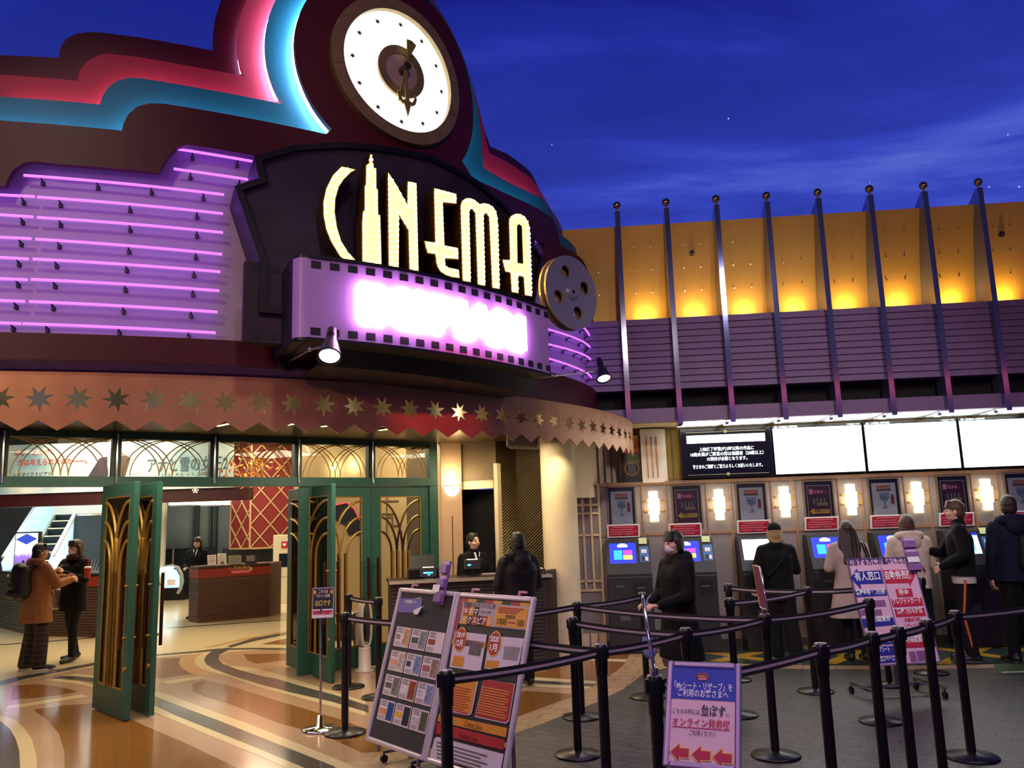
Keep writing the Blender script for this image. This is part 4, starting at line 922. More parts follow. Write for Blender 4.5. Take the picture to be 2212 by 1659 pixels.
# ---------------------------------------------------------------- beam, banner
bY = 13.6
bz0, bz1 = atdist(120, 1093, bY).z, atdist(120, 1066, bY).z
bx0, bx1 = -13.5, atdist(541, 1070, bY).x
b = MB(); b.box(((bx0+bx1)/2, bY, (bz0+bz1)/2), (bx1-bx0, .3, bz1-bz0)); tag(b.build('trim_4', [M('maroon_beam', '33080f', .5)]), 'maroon beam across the lobby under the film banner', 'beam', kind='structure')
bt = thing('film_banner', 'long pale blue film banner with red slogan above the maroon beam', 'banner', (atdist(510, 1060, bY).x, bY-.2, bz1))
zt_ = atdist(500, 949, bY).z; xr = atdist(512, 990, bY).x; xl = -11.2
def ice_mat():
    m = bpy.data.materials.new('icy_banner_print'); m.use_nodes = True; nt = m.node_tree; p = nt.nodes['Principled BSDF']; p.inputs['Roughness'].default_value = .5
    tc = nt.nodes.new('ShaderNodeTexCoord'); n = nt.nodes.new('ShaderNodeTexNoise'); n.inputs['Scale'].default_value = 1.4; n.inputs['Detail'].default_value = 5; nt.links.new(tc.outputs['Object'], n.inputs['Vector'])
    r = nt.nodes.new('ShaderNodeValToRGB'); e = r.color_ramp.elements; e[0].position = .35; e[0].color = (*lin('8fb8d0'), 1); e[1].position = .68; e[1].color = (*lin('e6eef0'), 1); nt.links.new(n.outputs['Fac'], r.inputs[0]); nt.links.new(r.outputs[0], p.inputs['Base Color'])
    nt.links.new(r.outputs[0], p.inputs['Emission Color']); p.inputs['Emission Strength'].default_value = .08; return m  # print also glows faintly, its brightness put into the material
b = MB(); b.box(((xl+xr)/2, bY-.17, (bz1+zt_)/2), (xr-xl, .03, zt_-bz1)); b.build('banner_sheet', [ice_mat()], bt)
fB = Frame((0, bY-.19, 0), (1, 0, 0), UP)
m_red = M('red_lettering', 'd63a4a', .5); m_wht = M('white_print', 'f2f0f0', .5); m_slate = M('slate_lettering', '4c6a80', .5); m_blk = M('black_print', '17151a', .5)
def btxt(body, px, py, w, mat, size, bold=.012):
    x, z = fB.uv(px, py); b = MB(); b.text(body, size, fB.p(x, z, .003), fB.R, fB.U, align='LEFT', bold=bold, fit=w); b.build('lettering', [mat], bt)
btxt('なぜ、エルサに', 30, 984, .68, m_red, .115); btxt('力は与えられたのか――。', 38, 1005, 1.14, m_red, .115)
btxt('アナと雪の女王2', 318, 1018, 1.32, m_slate, .26); btxt('11.22 大ヒット上映中', 350, 1030, .8, m_slate, .075, 0)
btxt('シネマイクスピアリ', 28, 1029, .62, m_blk, .07, .01)
# abstract winter figures group left out; soft dark shapes of the print
for o, m in ((((190, 1030), (215, 990), (232, 985), (232, 1030)), M('print_plum', '3d3550', .5)), (((236, 1030), (240, 992), (262, 975), (282, 990), (270, 1030)), M('print_brown', '5a4a44', .5)), (((282, 1025), (284, 1000), (300, 996), (304, 1020)), m_wht)):
    b = MB(); b.sheet([[fB.uv(*p) for p in o]], lambda x, y, d: fB.p(x, y, .002+d), .001); b.build('printed_shape', [m], bt)

# ---------------------------------------------------------------- stairs at the left, second escalator end, digital poster
sY = 16.2; s0 = atdist(24, 1238, sY); s1 = atdist(112, 1238, sY); sw = s1.x-s0.x; sh = atdist(70, 1093, sY+2).x-atdist(150, 1230, sY).x
t = thing('staircase', 'dark lobby staircase with glowing step edges and glass sides', 'stairs', (s0.x, sY, 0))
b = MB(); e_ = MB(); n = 16
zb_ = .35
for i in range(n):
    x = s0.x-.062*i; y = sY+.26*i; z = zb_+.165*i
    b.box((x+sw/2, y+.13, (z+.165)/2), (sw, .26, z+.165)); e_.box((x+sw/2, y-.006, z+.155), (sw, .012, .02))
b.build('steps', [M('black_steps', '10131c', .5)], t); e_.build('step_lights', [M('lit_step_edge', 'e8dca8', .4, emit='fff0b8', es=1.0)], t)
for sgn, x0, mm in ((0, s0.x-.14, .24), (1, s1.x+.02, .2)):
    b = MB(); a = Vector((x0, sY-.05, .3)); c = Vector((x0-.062*n, sY+.26*n, .3+.165*n))
    b.bar(a, c, .22, .34, UP); b.build('stringer', [M('cream_stringer', 'd8cfb4', .5)], t)
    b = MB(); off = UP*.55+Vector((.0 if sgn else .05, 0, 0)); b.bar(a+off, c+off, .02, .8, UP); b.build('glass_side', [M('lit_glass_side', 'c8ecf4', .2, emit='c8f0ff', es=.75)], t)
    b = MB(); off = UP*.98; b.bar(a+off, c+off, .07, .05, UP); b.build('handrail', [M('pale_handrail', 'd0d8d8', .4)], t)
b = MB(); x = s1.x+.48
for k in range(2):
    for j in range(6): b.bar((x+.06*j-.55*k*.9, sY+.2+1.6*k, .55+1.0*k), (x+.06*j-.45-.55*k*.9, sY+1.7+1.6*k, 1.45+1.0*k), .02, .02, UP)
b.build('grey_rails', [m_steel], t)
dp0, dp1 = atdist(33, 1244, 15.6), atdist(86, 1151, 15.6)
t = thing('digital_poster', 'glowing digital poster with a blue diamond over a purple mountain and fire', 'digital display', ((dp0.x+dp1.x)/2, 15.6, 0))
fP = Frame((dp0.x, 15.55, dp0.z), (1, 0, 0), UP); pw, ph_ = dp1.x-dp0.x, dp1.z-dp0.z
b = MB(); b.box(((dp0.x+dp1.x)/2, 15.6, dp1.z/2), (pw+.05, .08, dp1.z+.05)); b.build('housing', [m_black], t)
def em_grad(name, stops, axis=2, es=1.3):
    m = bpy.data.materials.new(name); m.use_nodes = True; nt = m.node_tree; p = nt.nodes['Principled BSDF']; tc = nt.nodes.new('ShaderNodeTexCoord'); sp = nt.nodes.new('ShaderNodeSeparateXYZ'); nt.links.new(tc.outputs['Generated'], sp.inputs[0])
    n = nt.nodes.new('ShaderNodeTexNoise'); n.inputs['Scale'].default_value = 4; nt.links.new(tc.outputs['Generated'], n.inputs['Vector']); ad = nt.nodes.new('ShaderNodeMath'); ad.operation = 'MULTIPLY_ADD'; nt.links.new(n.outputs['Fac'], ad.inputs[0]); ad.inputs[1].default_value = .25; nt.links.new(sp.outputs[axis], ad.inputs[2])
    r = nt.nodes.new('ShaderNodeValToRGB'); nt.links.new(ad.outputs[0], r.inputs[0]); e = r.color_ramp.elements
    while len(e) < len(stops): e.new(.5)
    for k, (pos, c) in zip(e, sorted(stops)): k.position = pos; k.color = (*lin(c), 1)
    nt.links.new(r.outputs[0], p.inputs['Base Color']); nt.links.new(r.outputs[0], p.inputs['Emission Color']); p.inputs['Emission Strength'].default_value = es; return m
b = MB(); b.box(fP.p(pw/2, ph_/2, .005), (pw, .01, ph_), (fP.R, fP.N, UP)); b.build('screen', [em_grad('mountain_screen', [(.1, '281828'), (.2, 'f08020'), (.3, 'ffb0e0'), (.4, '8060b0'), (.58, '9070e0'), (.7, 'f4f0ff'), (1.0, 'e8e0ff')], es=1.5)], t)
cx_, cy_ = pw/2, ph_*.86; b = MB(); b.sheet([[(cx_-.2, cy_), (cx_, cy_+.1), (cx_+.2, cy_), (cx_, cy_-.1)]], lambda x, y, d: fP.p(x, y, .014+d), .002); b.build('diamond_logo', [EM('blue_screen_logo', '3a52c8', .9)], t)

# lobby counters
def counter(name, pts, h, mats, label, band=None, top=None):
    """pts: floor polyline of the front (left to right)"""
    P = [Vector((p.x, p.y, 0)) for p in pts]; t = thing(name, label, 'counter', tuple(P[len(P)//2]))
    bk = [p+Vector((0, .75, 0)) for p in P]
    b = MB(); poly = [(p.x, p.y) for p in P]+[(p.x, p.y) for p in bk[::-1]]
    b.sheet([poly], lambda x, y, d: Vector((x, y, h+d)), h); b.build('body', [mats[0]], t)
    ribs = MB(); k = int(h/.045)
    for i in range(2, k-4 if band else k-1):
        for p, q in zip(P[:-1], P[1:]): ribs.bar(p+UP*(.045*i)+Vector((0, -.004, 0)), q+UP*(.045*i)+Vector((0, -.004, 0)), .016, .026, UP)
    ribs.build('ribbed_front', [mats[0]], t)
    if band:
        b = MB()
        for p, q in zip(P[:-1], P[1:]): b.bar(p+UP*(h-.1)+Vector((0, -.008, 0)), q+UP*(h-.1)+Vector((0, -.008, 0)), .03, .16, UP)
        b.build('red_band', [band], t)
    b = MB(); ex = [(p.x, p.y-.04) for p in P]+[(p.x, p.y) for p in bk[::-1]]; b.sheet([ex], lambda x, y, d: Vector((x, y, h+.035+d)), .035); b.build('countertop', [top or m_dark], t); return t
m_ctr = M('brown_ribbed_counter', '4a3028', .5); m_gctr = M('grey_ribbed_counter', '54585a', .45)
r0, r1, r2 = onz(401.6, 1344), onz(427, 1346), onz(582.5, 1332)
Lc = r1.y
ct = counter('reception_counter', [r0+Vector((-.0, .12, 0)), r1, r2], .98, [m_ctr], 'brown ribbed reception counter with red band and small cinema logo', band=M('red_counter_band', '7e2018', .45), top=M('dark_wood_top', '3a2420', .35))
fC = Frame((r1.x, r1.y, 0), (r2.x-r1.x, r2.y-r1.y, 0), UP); u = fC.uv(518, 1240, .03)
b = MB(); b.text('CINEMA', .11, fC.p(u[0], .92, .03), fC.R, UP, bold=.01); b.build('logo_name', [M('gold_print', 'b58a50', .5)], ct)
b = MB(); b.box(fC.p(u[0]+.02, .88, .025), (.34, .01, .05), (fC.R, fC.N, UP)); b.build('logo_strip', [M('pink_strip', 'd06a80', .5)], ct)
b = MB(); b.sphere(fC.p(u[0]+.2, .92, .03), (.04, .01, .04), 10); b.build('logo_reel', [M('grey_reel', 'a8a0a0', .5)], ct)
g0, g1, g2 = onz(-60, 1340), onz(74, 1374), onz(235, 1378)
counter('concession_counter', [g0, g1], 1.0, [m_gctr], 'grey ribbed counter at the left edge behind the couple')
counter('concession_counter', [g1+Vector((.02, 0, 0)), g2], 1.0, [m_ctr], 'brown ribbed counter with red band behind the masked woman', band=M('red_counter_band', '7e2018', .45))
# papers and plaques on the reception counter
for i, (px, w, h_, m, lb) in enumerate(((458, .16, .2, m_wht, 'left white paper card standing on the reception counter'), (480, .16, .22, m_wht, 'second white card with a small red oval on the reception counter'), (508, .24, .17, M('grey_notice', '9a9894', .5), 'grey framed notice on the reception counter'), (542, .23, .17, M('black_notice', '1c1c20', .5), 'black framed notice on the reception counter'))):
    u = fC.uv(px, 1222, -.12); p = fC.p(u[0], 1.015, -.12); t = thing('notice_stand', lb, 'sign', tuple(p))
    tU = (UP-fC.N*.25).normalized(); b = MB(); b.box(p+tU*(h_/2+.002), (w, .008, h_), (fC.R, fC.R.cross(tU)*-1, tU)); b.build('sheet', [m], t)
    b = MB(); f2 = Frame(p, fC.R, tU); 
    for k in range(4): f2.rect(b, -w*.35, h_*(.85-.16*k)-.008, w*.35*(1-.2*(k % 2)), h_*(.85-.16*k), .008)
    b.build('printed_lines', [m_wht if 'black' in lb else M('grey_print', '6a6662', .6)], t)
    if i == 1: b = MB(); b.sphere(f2.p(0, h_*.18, .008), (.04, .003, .022), 12, ax=(f2.R, f2.N, f2.U)); b.build('red_oval', [M('red_oval', '8a2020', .5)], t)
    b = MB(); b.box(p-fC.N*.03+UP*.002, (w*.9, .07, .004), (fC.R, fC.N, UP)); b.build('foot', [m_blk], t)
# defibrillator cabinet
a0 = onz(588, 1304); aw = .60; AY = a0.y; az1 = atdist(590, 1156, AY).z
t = thing('defibrillator_cabinet', 'tall ivory defibrillator cabinet with a red heart mark behind the counter end', 'cabinet', (a0.x+aw/2, AY, 0))
b = MB(); b.box((a0.x+aw/2, AY+.15, az1/2), (aw, .3, az1), bev=.01); b.build('body', [M('ivory_cabinet', 'd8d0b4', .45)], t)
fA = Frame((a0.x, AY, 0), (1, 0, 0), UP)
b = MB(); fA.rect(b, .19, az1-.30, .33, az1-.15, .008, .006); h = b.build('heart_label', [M('red_label', 'b02030', .4)], t)
b = MB(); b.sphere(fA.p(.24, az1-.21, .01), (.02, .004, .02), 10); b.sphere(fA.p(.28, az1-.21, .01), (.02, .004, .02), 10); b.sheet([[(.222, az1-.218), (.298, az1-.218), (.26, az1-.265)]], lambda x, y, d: fA.p(x, y, .012+d), .003); b.build('white_heart', [m_wht], h)
b = MB(); fA.rect(b, .14, az1-.72, .36, az1-.42, .008, .006); b.build('dark_window', [M('dark_window', '15202e', .2)], t)
b = MB(); fA.rect(b, .01, az1*.38, aw-.01, az1*.38+.008, .004, .004); b.build('door_seam', [M('seam_grey', '8d876f', .5)], t)
b = MB(); fA.rect(b, .33, az1-.06, aw, az1, .008, .006); b.build('red_tab', [M('red_label', 'b02030', .4)], t)
# red lattice wall
lA, lM, lB = atdist(497, 1185, 20.7), atdist(539, 1185, 20.2), atdist(640, 1185, 20.7)
lz = lM.z
m_lred = M('deep_red_cloth', '6a1016', .7); m_lat = M('pale_gold_lattice', 'b59a6c', .45, .3)
for nm, p, q, lb in (('wall_lattice_left', lA, lM, 'narrow red wall facet with gold diamond lattice'), ('wall_lattice_right', lM, lB, 'wide red wall facet with gold diamond lattice')):
    f_ = Frame((p.x, p.y, lz), (q.x-p.x, q.y-p.y, 0), UP); L = math.hypot(q.x-p.x, q.y-p.y); hh = 4.3-lz
    t = thing(nm, lb, 'wall', tuple(p), kind='structure'); b = MB(); b.box(f_.p(L/2, hh/2, -.04), (L, .08, hh), (f_.R, f_.N, UP)); b.build('red_panel', [m_lred], t)
    b = MB(); st = .56; dx_ = st*.86
    rng = range(-10, 14)
    for k in rng:
        for s_ in (-1, 1):
            # line x = k*dx + s*y*.86 clipped to the panel
            y0, y1 = 0., hh; x_at = lambda y: k*dx_+s_*y*.86+(0 if s_ > 0 else 0)
            ys = [y for y in np.linspace(0, hh, 200) if 0 <= x_at(y) <= L]
            if len(ys) > 2: b.bar(f_.p(x_at(ys[0]), ys[0], .01), f_.p(x_at(ys[-1]), ys[-1], .01), .03, .02, f_.N)
    b.bar(f_.p(0, 0, .01), f_.p(L, 0, .01), .04, .03, f_.N); b.bar(f_.p(0, 0, .01), f_.p(0, hh, .01), .04, .03, f_.N)
    b.build('gold_lattice', [m_lat], t)
b = MB(); b.box((lM.x+.6, 21.2, lz/2), (3.2, .1, lz)); tag(b.build('wall_dado', [m_dark]), 'dark stone wall below the red lattice', 'wall', kind='structure')
wallq('wall_white', (atdist(345, 1100, 20.8).x-.3, 20.8), (atdist(357, 1100, 20.8).x, 20.8), .0, 4.3, M('white_wall', 'd6d4c4', .6), 'white pier of the lobby', cat='pier')
b = MB()
for px in (421, 427, 455, 466): x = atdist(px, 1140, 21.85).x; b.box((x, 21.85, 1.7), (.06, .1, 3.4))
tag(b.build('trim_5', [M('slate_stripe', '2c3c44', .5)]), 'dark vertical stripes on the grey blue wall', 'wall trim', kind='structure')
b = MB(); x0 = atdist(340, 1200, 21.7).x; x1 = atdist(460, 1200, 21.7).x; b.box(((x0+x1)/2, 21.8, .62), (x1-x0, .1, 1.24)); tag(b.build('baseboard_back', [m_dark]), 'dark stone dado on the lobby back wall', 'dado', kind='structure')
for i, (p, q) in enumerate(((373, 427), (438, 490))):
    a, c = atdist(p, 1091, 20.4), atdist(q, 1091, 20.4); t = thing('light_box', 'white ceiling light box at the lobby back, %s one' % ('left', 'right')[i], 'ceiling light', ((a.x+c.x)/2, 20.4, a.z)); b = MB(); b.box(((a.x+c.x)/2, 20.4, a.z+.06), (c.x-a.x, .5, .14)); b.build('diffuser', [EM('light_box_white', 'f4f2e4', 1.3)], t); b = MB(); b.box(((a.x+c.x)/2, 20.4, a.z-.03), (c.x-a.x-.1, .52, .03)); b.build('frame', [m_steel], t); b = MB(); b.cyl(((a.x+c.x)/2, 20.4, a.z+.12), ((a.x+c.x)/2, 20.4, 4.32), .015, n=8); b.build('hanger', [m_steel], t)
a, c = atdist(115, 1112, 17.4), atdist(226, 1094, 17.4); b = MB(); b.box(((a.x+c.x)/2, 17.6, (a.z+4.3)/2), (c.x-a.x, .4, 4.3-a.z)); tag(b.build('wall_soffit', [M('white_wall', 'd6d4c4', .6)]), 'white bulkhead beside the staircase', 'bulkhead', kind='structure')
a, c = atdist(140, 1200, 17.3), atdist(232, 1112, 17.3); b = MB(); b.box(((a.x+c.x)/2, 17.5, c.z/2), (c.x-a.x, .2, c.z)); tag(b.build('wall_dark', [M('dark_grey_wall', '33383a', .6)]), 'dark grey wall under the white bulkhead', 'wall', kind='structure')
# escalator end with glowing handrail
e0 = onz(368, 1297); EY = e0.y
t = thing('escalator', 'escalator landing with a glowing looped handrail left of the reception counter', 'escalator', tuple(e0))
def ep(px, py, dy=0): return atdist(px, py, EY+dy)
b = MB(); P = [ep(*p) for p in ((342, 1247), (346, 1233), (358, 1224), (372, 1222), (385, 1226), (392, 1240), (394, 1256), (390, 1272), (384, 1282))]; b.tube(P, .045, 8); b.build('handrail', [M('grey_rubber', '9aa0a0', .5)], t)
b = MB(); P = [ep(*p, -.06) for p in ((340, 1243), (345, 1232), (356, 1228), (374, 1227))]; b.tube(P, .04, 8); b.build('handrail_light', [EM('white_tube', 'eefaff', 3)], t)
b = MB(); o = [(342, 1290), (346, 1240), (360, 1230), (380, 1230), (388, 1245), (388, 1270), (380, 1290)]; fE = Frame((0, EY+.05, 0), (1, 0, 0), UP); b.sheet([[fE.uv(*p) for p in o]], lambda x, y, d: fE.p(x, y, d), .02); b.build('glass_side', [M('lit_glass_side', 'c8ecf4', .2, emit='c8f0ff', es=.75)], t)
b = MB(); a = ep(390, 1298); b.box((a.x-.2, EY+.5, .15), (.55, 1.0, .3)); b.build('base', [m_black], t)
b = MB(); a = ep(370, 1258, -.1); b.box(a, (.2, .01, .14)); b.build('notice', [m_wht], t)
a = ep(374, 1200, .1); b = MB(); b.cyl((a.x, a.y, .0), (a.x, a.y, 1.25), .025, n=8); b.build('post', [m_steel], t)
# snowflake, leaves, fairy lights
p = D.p(D.uv(425, 1058)[0], D.uv(425, 1058)[1], -.06); b = MB()
for k in range(6):
    a = math.pi/3*k; d_ = D.R*math.cos(a)+UP*math.sin(a); b.bar(p, p+d_*.036, .007, .005, D.N)
    for s_ in (-1, 1): e2 = D.R*math.cos(a+.7*s_)+UP*math.sin(a+.7*s_); b.bar(p+d_*.02, p+d_*.02+e2*.013, .005, .005, D.N)
tag(b.build('snowflake_ornament', [EM('lit_snowflake', 'fff2d0', 1.0)]), 'small white snowflake ornament under the header beam', 'ornament')
rnd = random.Random(3); p0 = atdist(550, 1010, 13.2); b = MB()
for k in range(110):
    c = p0+Vector((rnd.gauss(0, .24), rnd.gauss(0, .12), rnd.gauss(-.02, .13))); a = Vector((rnd.gauss(0, 1), rnd.gauss(0, 1), rnd.gauss(0, 1))).normalized(); e2 = a.orthogonal().normalized(); b.add([c-a*.045, c+e2*.022, c+a*.045, c-e2*.022], [(0, 1, 2, 3)], k % 3)
tag(b.build('autumn_leaves', [M('leaf_orange', 'c8641c', .6, emit='c8641c', es=.15), M('leaf_gold', 'd89a2c', .6), M('leaf_rust', '8a3a18', .6)]), 'orange autumn leaf garland behind the transom windows', 'leaf garland', kind='stuff')
m_fl = EM('fairy_light', 'fff0c8', 7)
t = thing('fairy_lights', 'string of tiny warm fairy lights behind the transom', 'string lights', tuple(atdist(652, 950, 12.4)))
P = [atdist(*q, 12.2) for q in ((648, 938), (651, 946), (654, 951), (657, 956), (660, 962), (663, 967), (664, 972), (668, 975))]
b = MB(); b.tube(P, .003, 4); b.build('cord', [m_black], t)
b = MB()
for q in P: b.sphere(q, .013, 6)
b.build('bulbs', [m_fl], t)
# added glowing board, stands in for neon reflected in the second open door
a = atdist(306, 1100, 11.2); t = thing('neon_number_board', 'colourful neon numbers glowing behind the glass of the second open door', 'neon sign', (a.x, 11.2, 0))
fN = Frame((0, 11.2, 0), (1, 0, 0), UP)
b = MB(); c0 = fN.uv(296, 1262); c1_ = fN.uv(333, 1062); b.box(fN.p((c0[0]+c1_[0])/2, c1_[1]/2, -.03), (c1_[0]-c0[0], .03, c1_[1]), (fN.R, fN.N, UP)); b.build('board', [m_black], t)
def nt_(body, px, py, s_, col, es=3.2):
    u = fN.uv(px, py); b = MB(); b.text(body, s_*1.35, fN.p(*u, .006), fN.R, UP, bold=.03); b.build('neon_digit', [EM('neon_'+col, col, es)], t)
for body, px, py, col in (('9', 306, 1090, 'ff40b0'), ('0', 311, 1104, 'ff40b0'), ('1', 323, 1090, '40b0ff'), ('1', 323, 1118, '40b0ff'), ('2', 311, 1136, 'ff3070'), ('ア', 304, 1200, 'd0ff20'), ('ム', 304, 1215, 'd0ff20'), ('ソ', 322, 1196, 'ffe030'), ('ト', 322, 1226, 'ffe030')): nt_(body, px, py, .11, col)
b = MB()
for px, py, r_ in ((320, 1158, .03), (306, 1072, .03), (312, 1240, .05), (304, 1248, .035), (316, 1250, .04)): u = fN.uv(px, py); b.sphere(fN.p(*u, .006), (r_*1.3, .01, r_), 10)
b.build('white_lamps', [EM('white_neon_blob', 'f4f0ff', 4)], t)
# ================================================================ TICKET HALL
ANG = .0870169
TU = Vector((math.cos(ANG), -math.sin(ANG), 0))
w0 = onz(1554, 1398); T = Frame((w0.x, w0.y, 0), TU, UP)
def tbox(b, x0, x1, z0, z1, d0, d1, mi=0, bev=0.): return b.box(T.p((x0+x1)/2, (z0+z1)/2, (d0+d1)/2), (abs(x1-x0), abs(d1-d0), abs(z1-z0)), (T.R, T.N, UP), mi, bev)
DF = .95
xL = T.uv(1238, 1200)[0]; xR = 5.2
z_top = T.uv(1600, 1036)[1]          # top of the poster wall
def mesh_mat():
    m = bpy.data.materials.new('woven_grey_mesh'); m.use_nodes = True; nt = m.node_tree; p = nt.nodes['Principled BSDF']; p.inputs['Roughness'].default_value = .45; p.inputs['Metallic'].default_value = .35
    tc = nt.nodes.new('ShaderNodeTexCoord'); br = nt.nodes.new('ShaderNodeTexChecker'); br.inputs['Scale'].default_value = 110; br.inputs['Color1'].default_value = (*lin('aaa4a2'), 1); br.inputs['Color2'].default_value = (*lin('625c5a'), 1)
    nt.links.new(tc.outputs['Object'], br.inputs['Vector']); nt.links.new(br.outputs['Color'], p.inputs['Base Color']); return m
m_mesh = mesh_mat()
m_post = M('brown_wood_trim', '8a6c50', .45, noise=.12, nscale=12)
m_lat2 = M('cream_lattice_wood', 'd8bf98', .5, noise=.06)
t = thing('wall_ticket', 'grey mesh ticket wall with brown posts behind the ticket machines', 'wall', tuple(T.o), kind='structure')
b = MB(); tbox(b, xL+.02, xR, 0, z_top, -.12, 0); b.build('mesh_panel', [m_mesh], t)
b = MB()
posts = [1388, 1438, 1528, 1578, 1669, 1717, 1814, 1862, 1958, 2007, 2105, 2157]
for px in posts:
    x = T.uv(px, 1090)[0]; tbox(b, x-.013, x+.013, 0, z_top, 0, .018)
    if False: pass
xs_p = [T.uv(px, 1090)[0] for px in posts]
zr = T.uv(1560, 1149)[1]
tbox(b, T.uv(1300, 1150)[0], xR, zr-.02, zr+.015, 0, .016); tbox(b, xL, xR, z_top-.03, z_top+.015, -.12, .03)
b.build('wood_posts', [m_post], t)
b = MB(); tbox(b, T.uv(1300, 1390)[0], xR, 0, .1, 0, .02); b.build('skirting', [M('dark_skirting', '3a302a', .5)], t)
# cream lattice at the left end
lx0, lx1 = T.uv(1246, 1200)[0], T.uv(1299, 1200)[0]
b = MB()
w_ = lx1-lx0
tbox(b, xL-.005, lx0+.02, 0, z_top+.01, -.12, .03)
for f in (0, .33, .66, 1.0): tbox(b, lx0+w_*f-.014, lx0+w_*f+.014, .75 if f in (.33, .66) else 0, z_top, 0, .035)
zz = [T.uv(1270, y)[1] for y in (1047, 1091, 1109, 1156, 1255, 1275)]
for z in zz: tbox(b, lx0, lx1, z-.014, z+.014, 0, .035)
b.build('cream_lattice', [m_lat2], t)
b = MB(); z0_, z1_ = T.uv(1280, 1394)[1], T.uv(1280, 1372)[1]
for k in range(3): tbox(b, lx0+w_*(.1+.33*k), lx0+w_*(.36+.33*k), .02, .2, 0, .03)
b.build('cream_base_blocks', [m_lat2], t)

# upper wall behind the screens, soffit, fascia
zs0 = T.uv(1700, 1030)[1]; zsof = T.uv(1357, 912, DF)[1]
zfas = zsof+.17
m_mustard = M('mustard_wall', '9a7c2c', .6, noise=.06)
t = thing('wall_screens', 'mustard upper wall that carries the row of display screens', 'wall', tuple(T.p(0, z_top)), kind='structure')
b = MB(); tbox(b, T.uv(1338, 980)[0], xR, z_top, zsof+.3, -.2, -.06); b.build('upper_wall', [m_mustard], t)
b = MB(); tbox(b, T.uv(1436, 980)[0], T.uv(1440, 980)[0]+.01, z_top, zsof, -.06, -.04); tbox(b, T.uv(1436, 1025)[0], xR, z_top+.0, z_top+.04, -.06, -.03); tbox(b, T.uv(1452, 980)[0], T.uv(1455, 980)[0], z_top, zsof, -.06, -.05); b.build('moulding', [M('dark_gold_moulding', '6f5820', .5)], t)
b = MB(); x0, x1 = T.uv(1385, 980, .06)[0], T.uv(1432, 980, .06)[0]; tbox(b, x0, x1, z_top, zsof, -.06, .06); tbox(b, x1-.001, x1+.05, z_top, zsof, -.06, .0); b.build('white_pilaster', [M('ivory_pilaster', 'e6dccb', .5)], t)
b = MB()
for k in range(3): x = x0+(x1-x0)*(.28+.22*k); tbox(b, x-.007, x+.007, z_top+.06, zsof-.1, .06, .068)
b.build('gold_flute', [M('gold_flute', 'c08a3c', .35, .7)], t)
# guitar picture
gx0, gx1 = T.uv(1341, 980, .0)[0], T.uv(1381, 980, .0)[0]
t = thing('guitar_mural', 'tall narrow picture of a guitar under an orange sunset', 'picture', tuple(T.p((gx0+gx1)/2, z_top+.02, .0)))
b = MB(); tbox(b, gx0, gx1, z_top+.01, zsof-.05, -.06, -.01); b.build('panel', [M('black_picture', '16120e', .4)], t)
gh = zsof-.05-z_top
b = MB(); tbox(b, gx0+.01, gx1-.005, z_top+gh*.62, zsof-.07, -.01, -.006)
def sunset():
    m = bpy.data.materials.new('sunset_print'); m.use_nodes = True; nt = m.node_tree; p = nt.nodes['Principled BSDF']; tc = nt.nodes.new('ShaderNodeTexCoord'); sp = nt.nodes.new('ShaderNodeSeparateXYZ'); nt.links.new(tc.outputs['Generated'], sp.inputs[0]); r = nt.nodes.new('ShaderNodeValToRGB'); e = r.color_ramp.elements
    e[0].color = (*lin('b84a2c'), 1); e[1].color = (*lin('e8b83c'), 1); k = e.new(.4); k.color = (*lin('e0602c'), 1); nt.links.new(sp.outputs[2], r.inputs[0]); nt.links.new(r.outputs[0], p.inputs['Base Color']); return m
b.build('sunset', [sunset()], t)
b = MB(); tbox(b, gx0+.08, gx1-.005, z_top+gh*.4, z_top+gh*.6, -.01, -.007); b.build('green_body', [M('mural_green', '5a6a4a', .5)], t)
gc = T.p((gx0+gx1)/2+.01, z_top+gh*.3, -.004); b = MB(); b.lathe([(.085, 0), (.1, .004), (.1, .0)], gc, (T.R, UP, T.N), 28); b.build('sound_ring', [M('mural_gold', '8a6a34', .5)], t)
b = MB()
for k in range(4): tbox(b, (gx0+gx1)/2-.02+.022*k, (gx0+gx1)/2-.017+.022*k, z_top+gh*.2, z_top+gh*.42, -.006, -.003)
b.build('strings', [m_steel], t)

# fascia beam, slot, slats
zsl0 = T.uv(1500, 858, DF-.12)[1]; zslot = T.uv(1500, 838, DF-.12)[1]; zslat = T.uv(1760, 669, DF-.1)[1]
gx_l = T.uv(1262, 760, DF-.1)[0]; gx_r = xR
m_plum = M('dusty_plum_siding', '7d5f86', .5, noise=.06, nscale=6)
t = thing('wall_fascia', 'plum fascia with horizontal siding above the ticket machines', 'wall', tuple(T.p(0, zsof, DF)), kind='structure')
b = MB(); tbox(b, gx_l, gx_r, zsof, zfas, DF-.22, DF-.1); b.build('lower_beam', [m_plum], t)
b = MB(); tbox(b, gx_l, gx_r, zfas, zslot+.02, DF-.45, DF-.35); b.build('dark_slot', [M('slot_black', '08070a', .8)], t)  # near-black backing puts the shade of the slot into the colour
b = MB(); nS = 11; hS = (zslat-zslot)/nS
for k in range(nS):
    z = zslot+hS*k; P = [T.p(gx_l, z, DF-.10), T.p(gx_r, z, DF-.10), T.p(gx_r, z+hS, DF-.125), T.p(gx_l, z+hS, DF-.125)]; b.add(P, [(0, 1, 2, 3)])
    b.add([T.p(gx_l, z, DF-.10), T.p(gx_r, z, DF-.10), T.p(gx_r, z, DF-.125), T.p(gx_l, z, DF-.125)], [(0, 1, 2, 3)])
tbox(b, gx_l, gx_r, zslot, zslat, DF-.32, DF-.13); b.build('siding_boards', [m_plum], t)
b = MB(); tbox(b, gx_l, gx_r, zsof+.02, zsof+.06, -.06, DF-.2); b.build('soffit_board', [M('cream_soffit', 'd8c8a0', .6)], t)
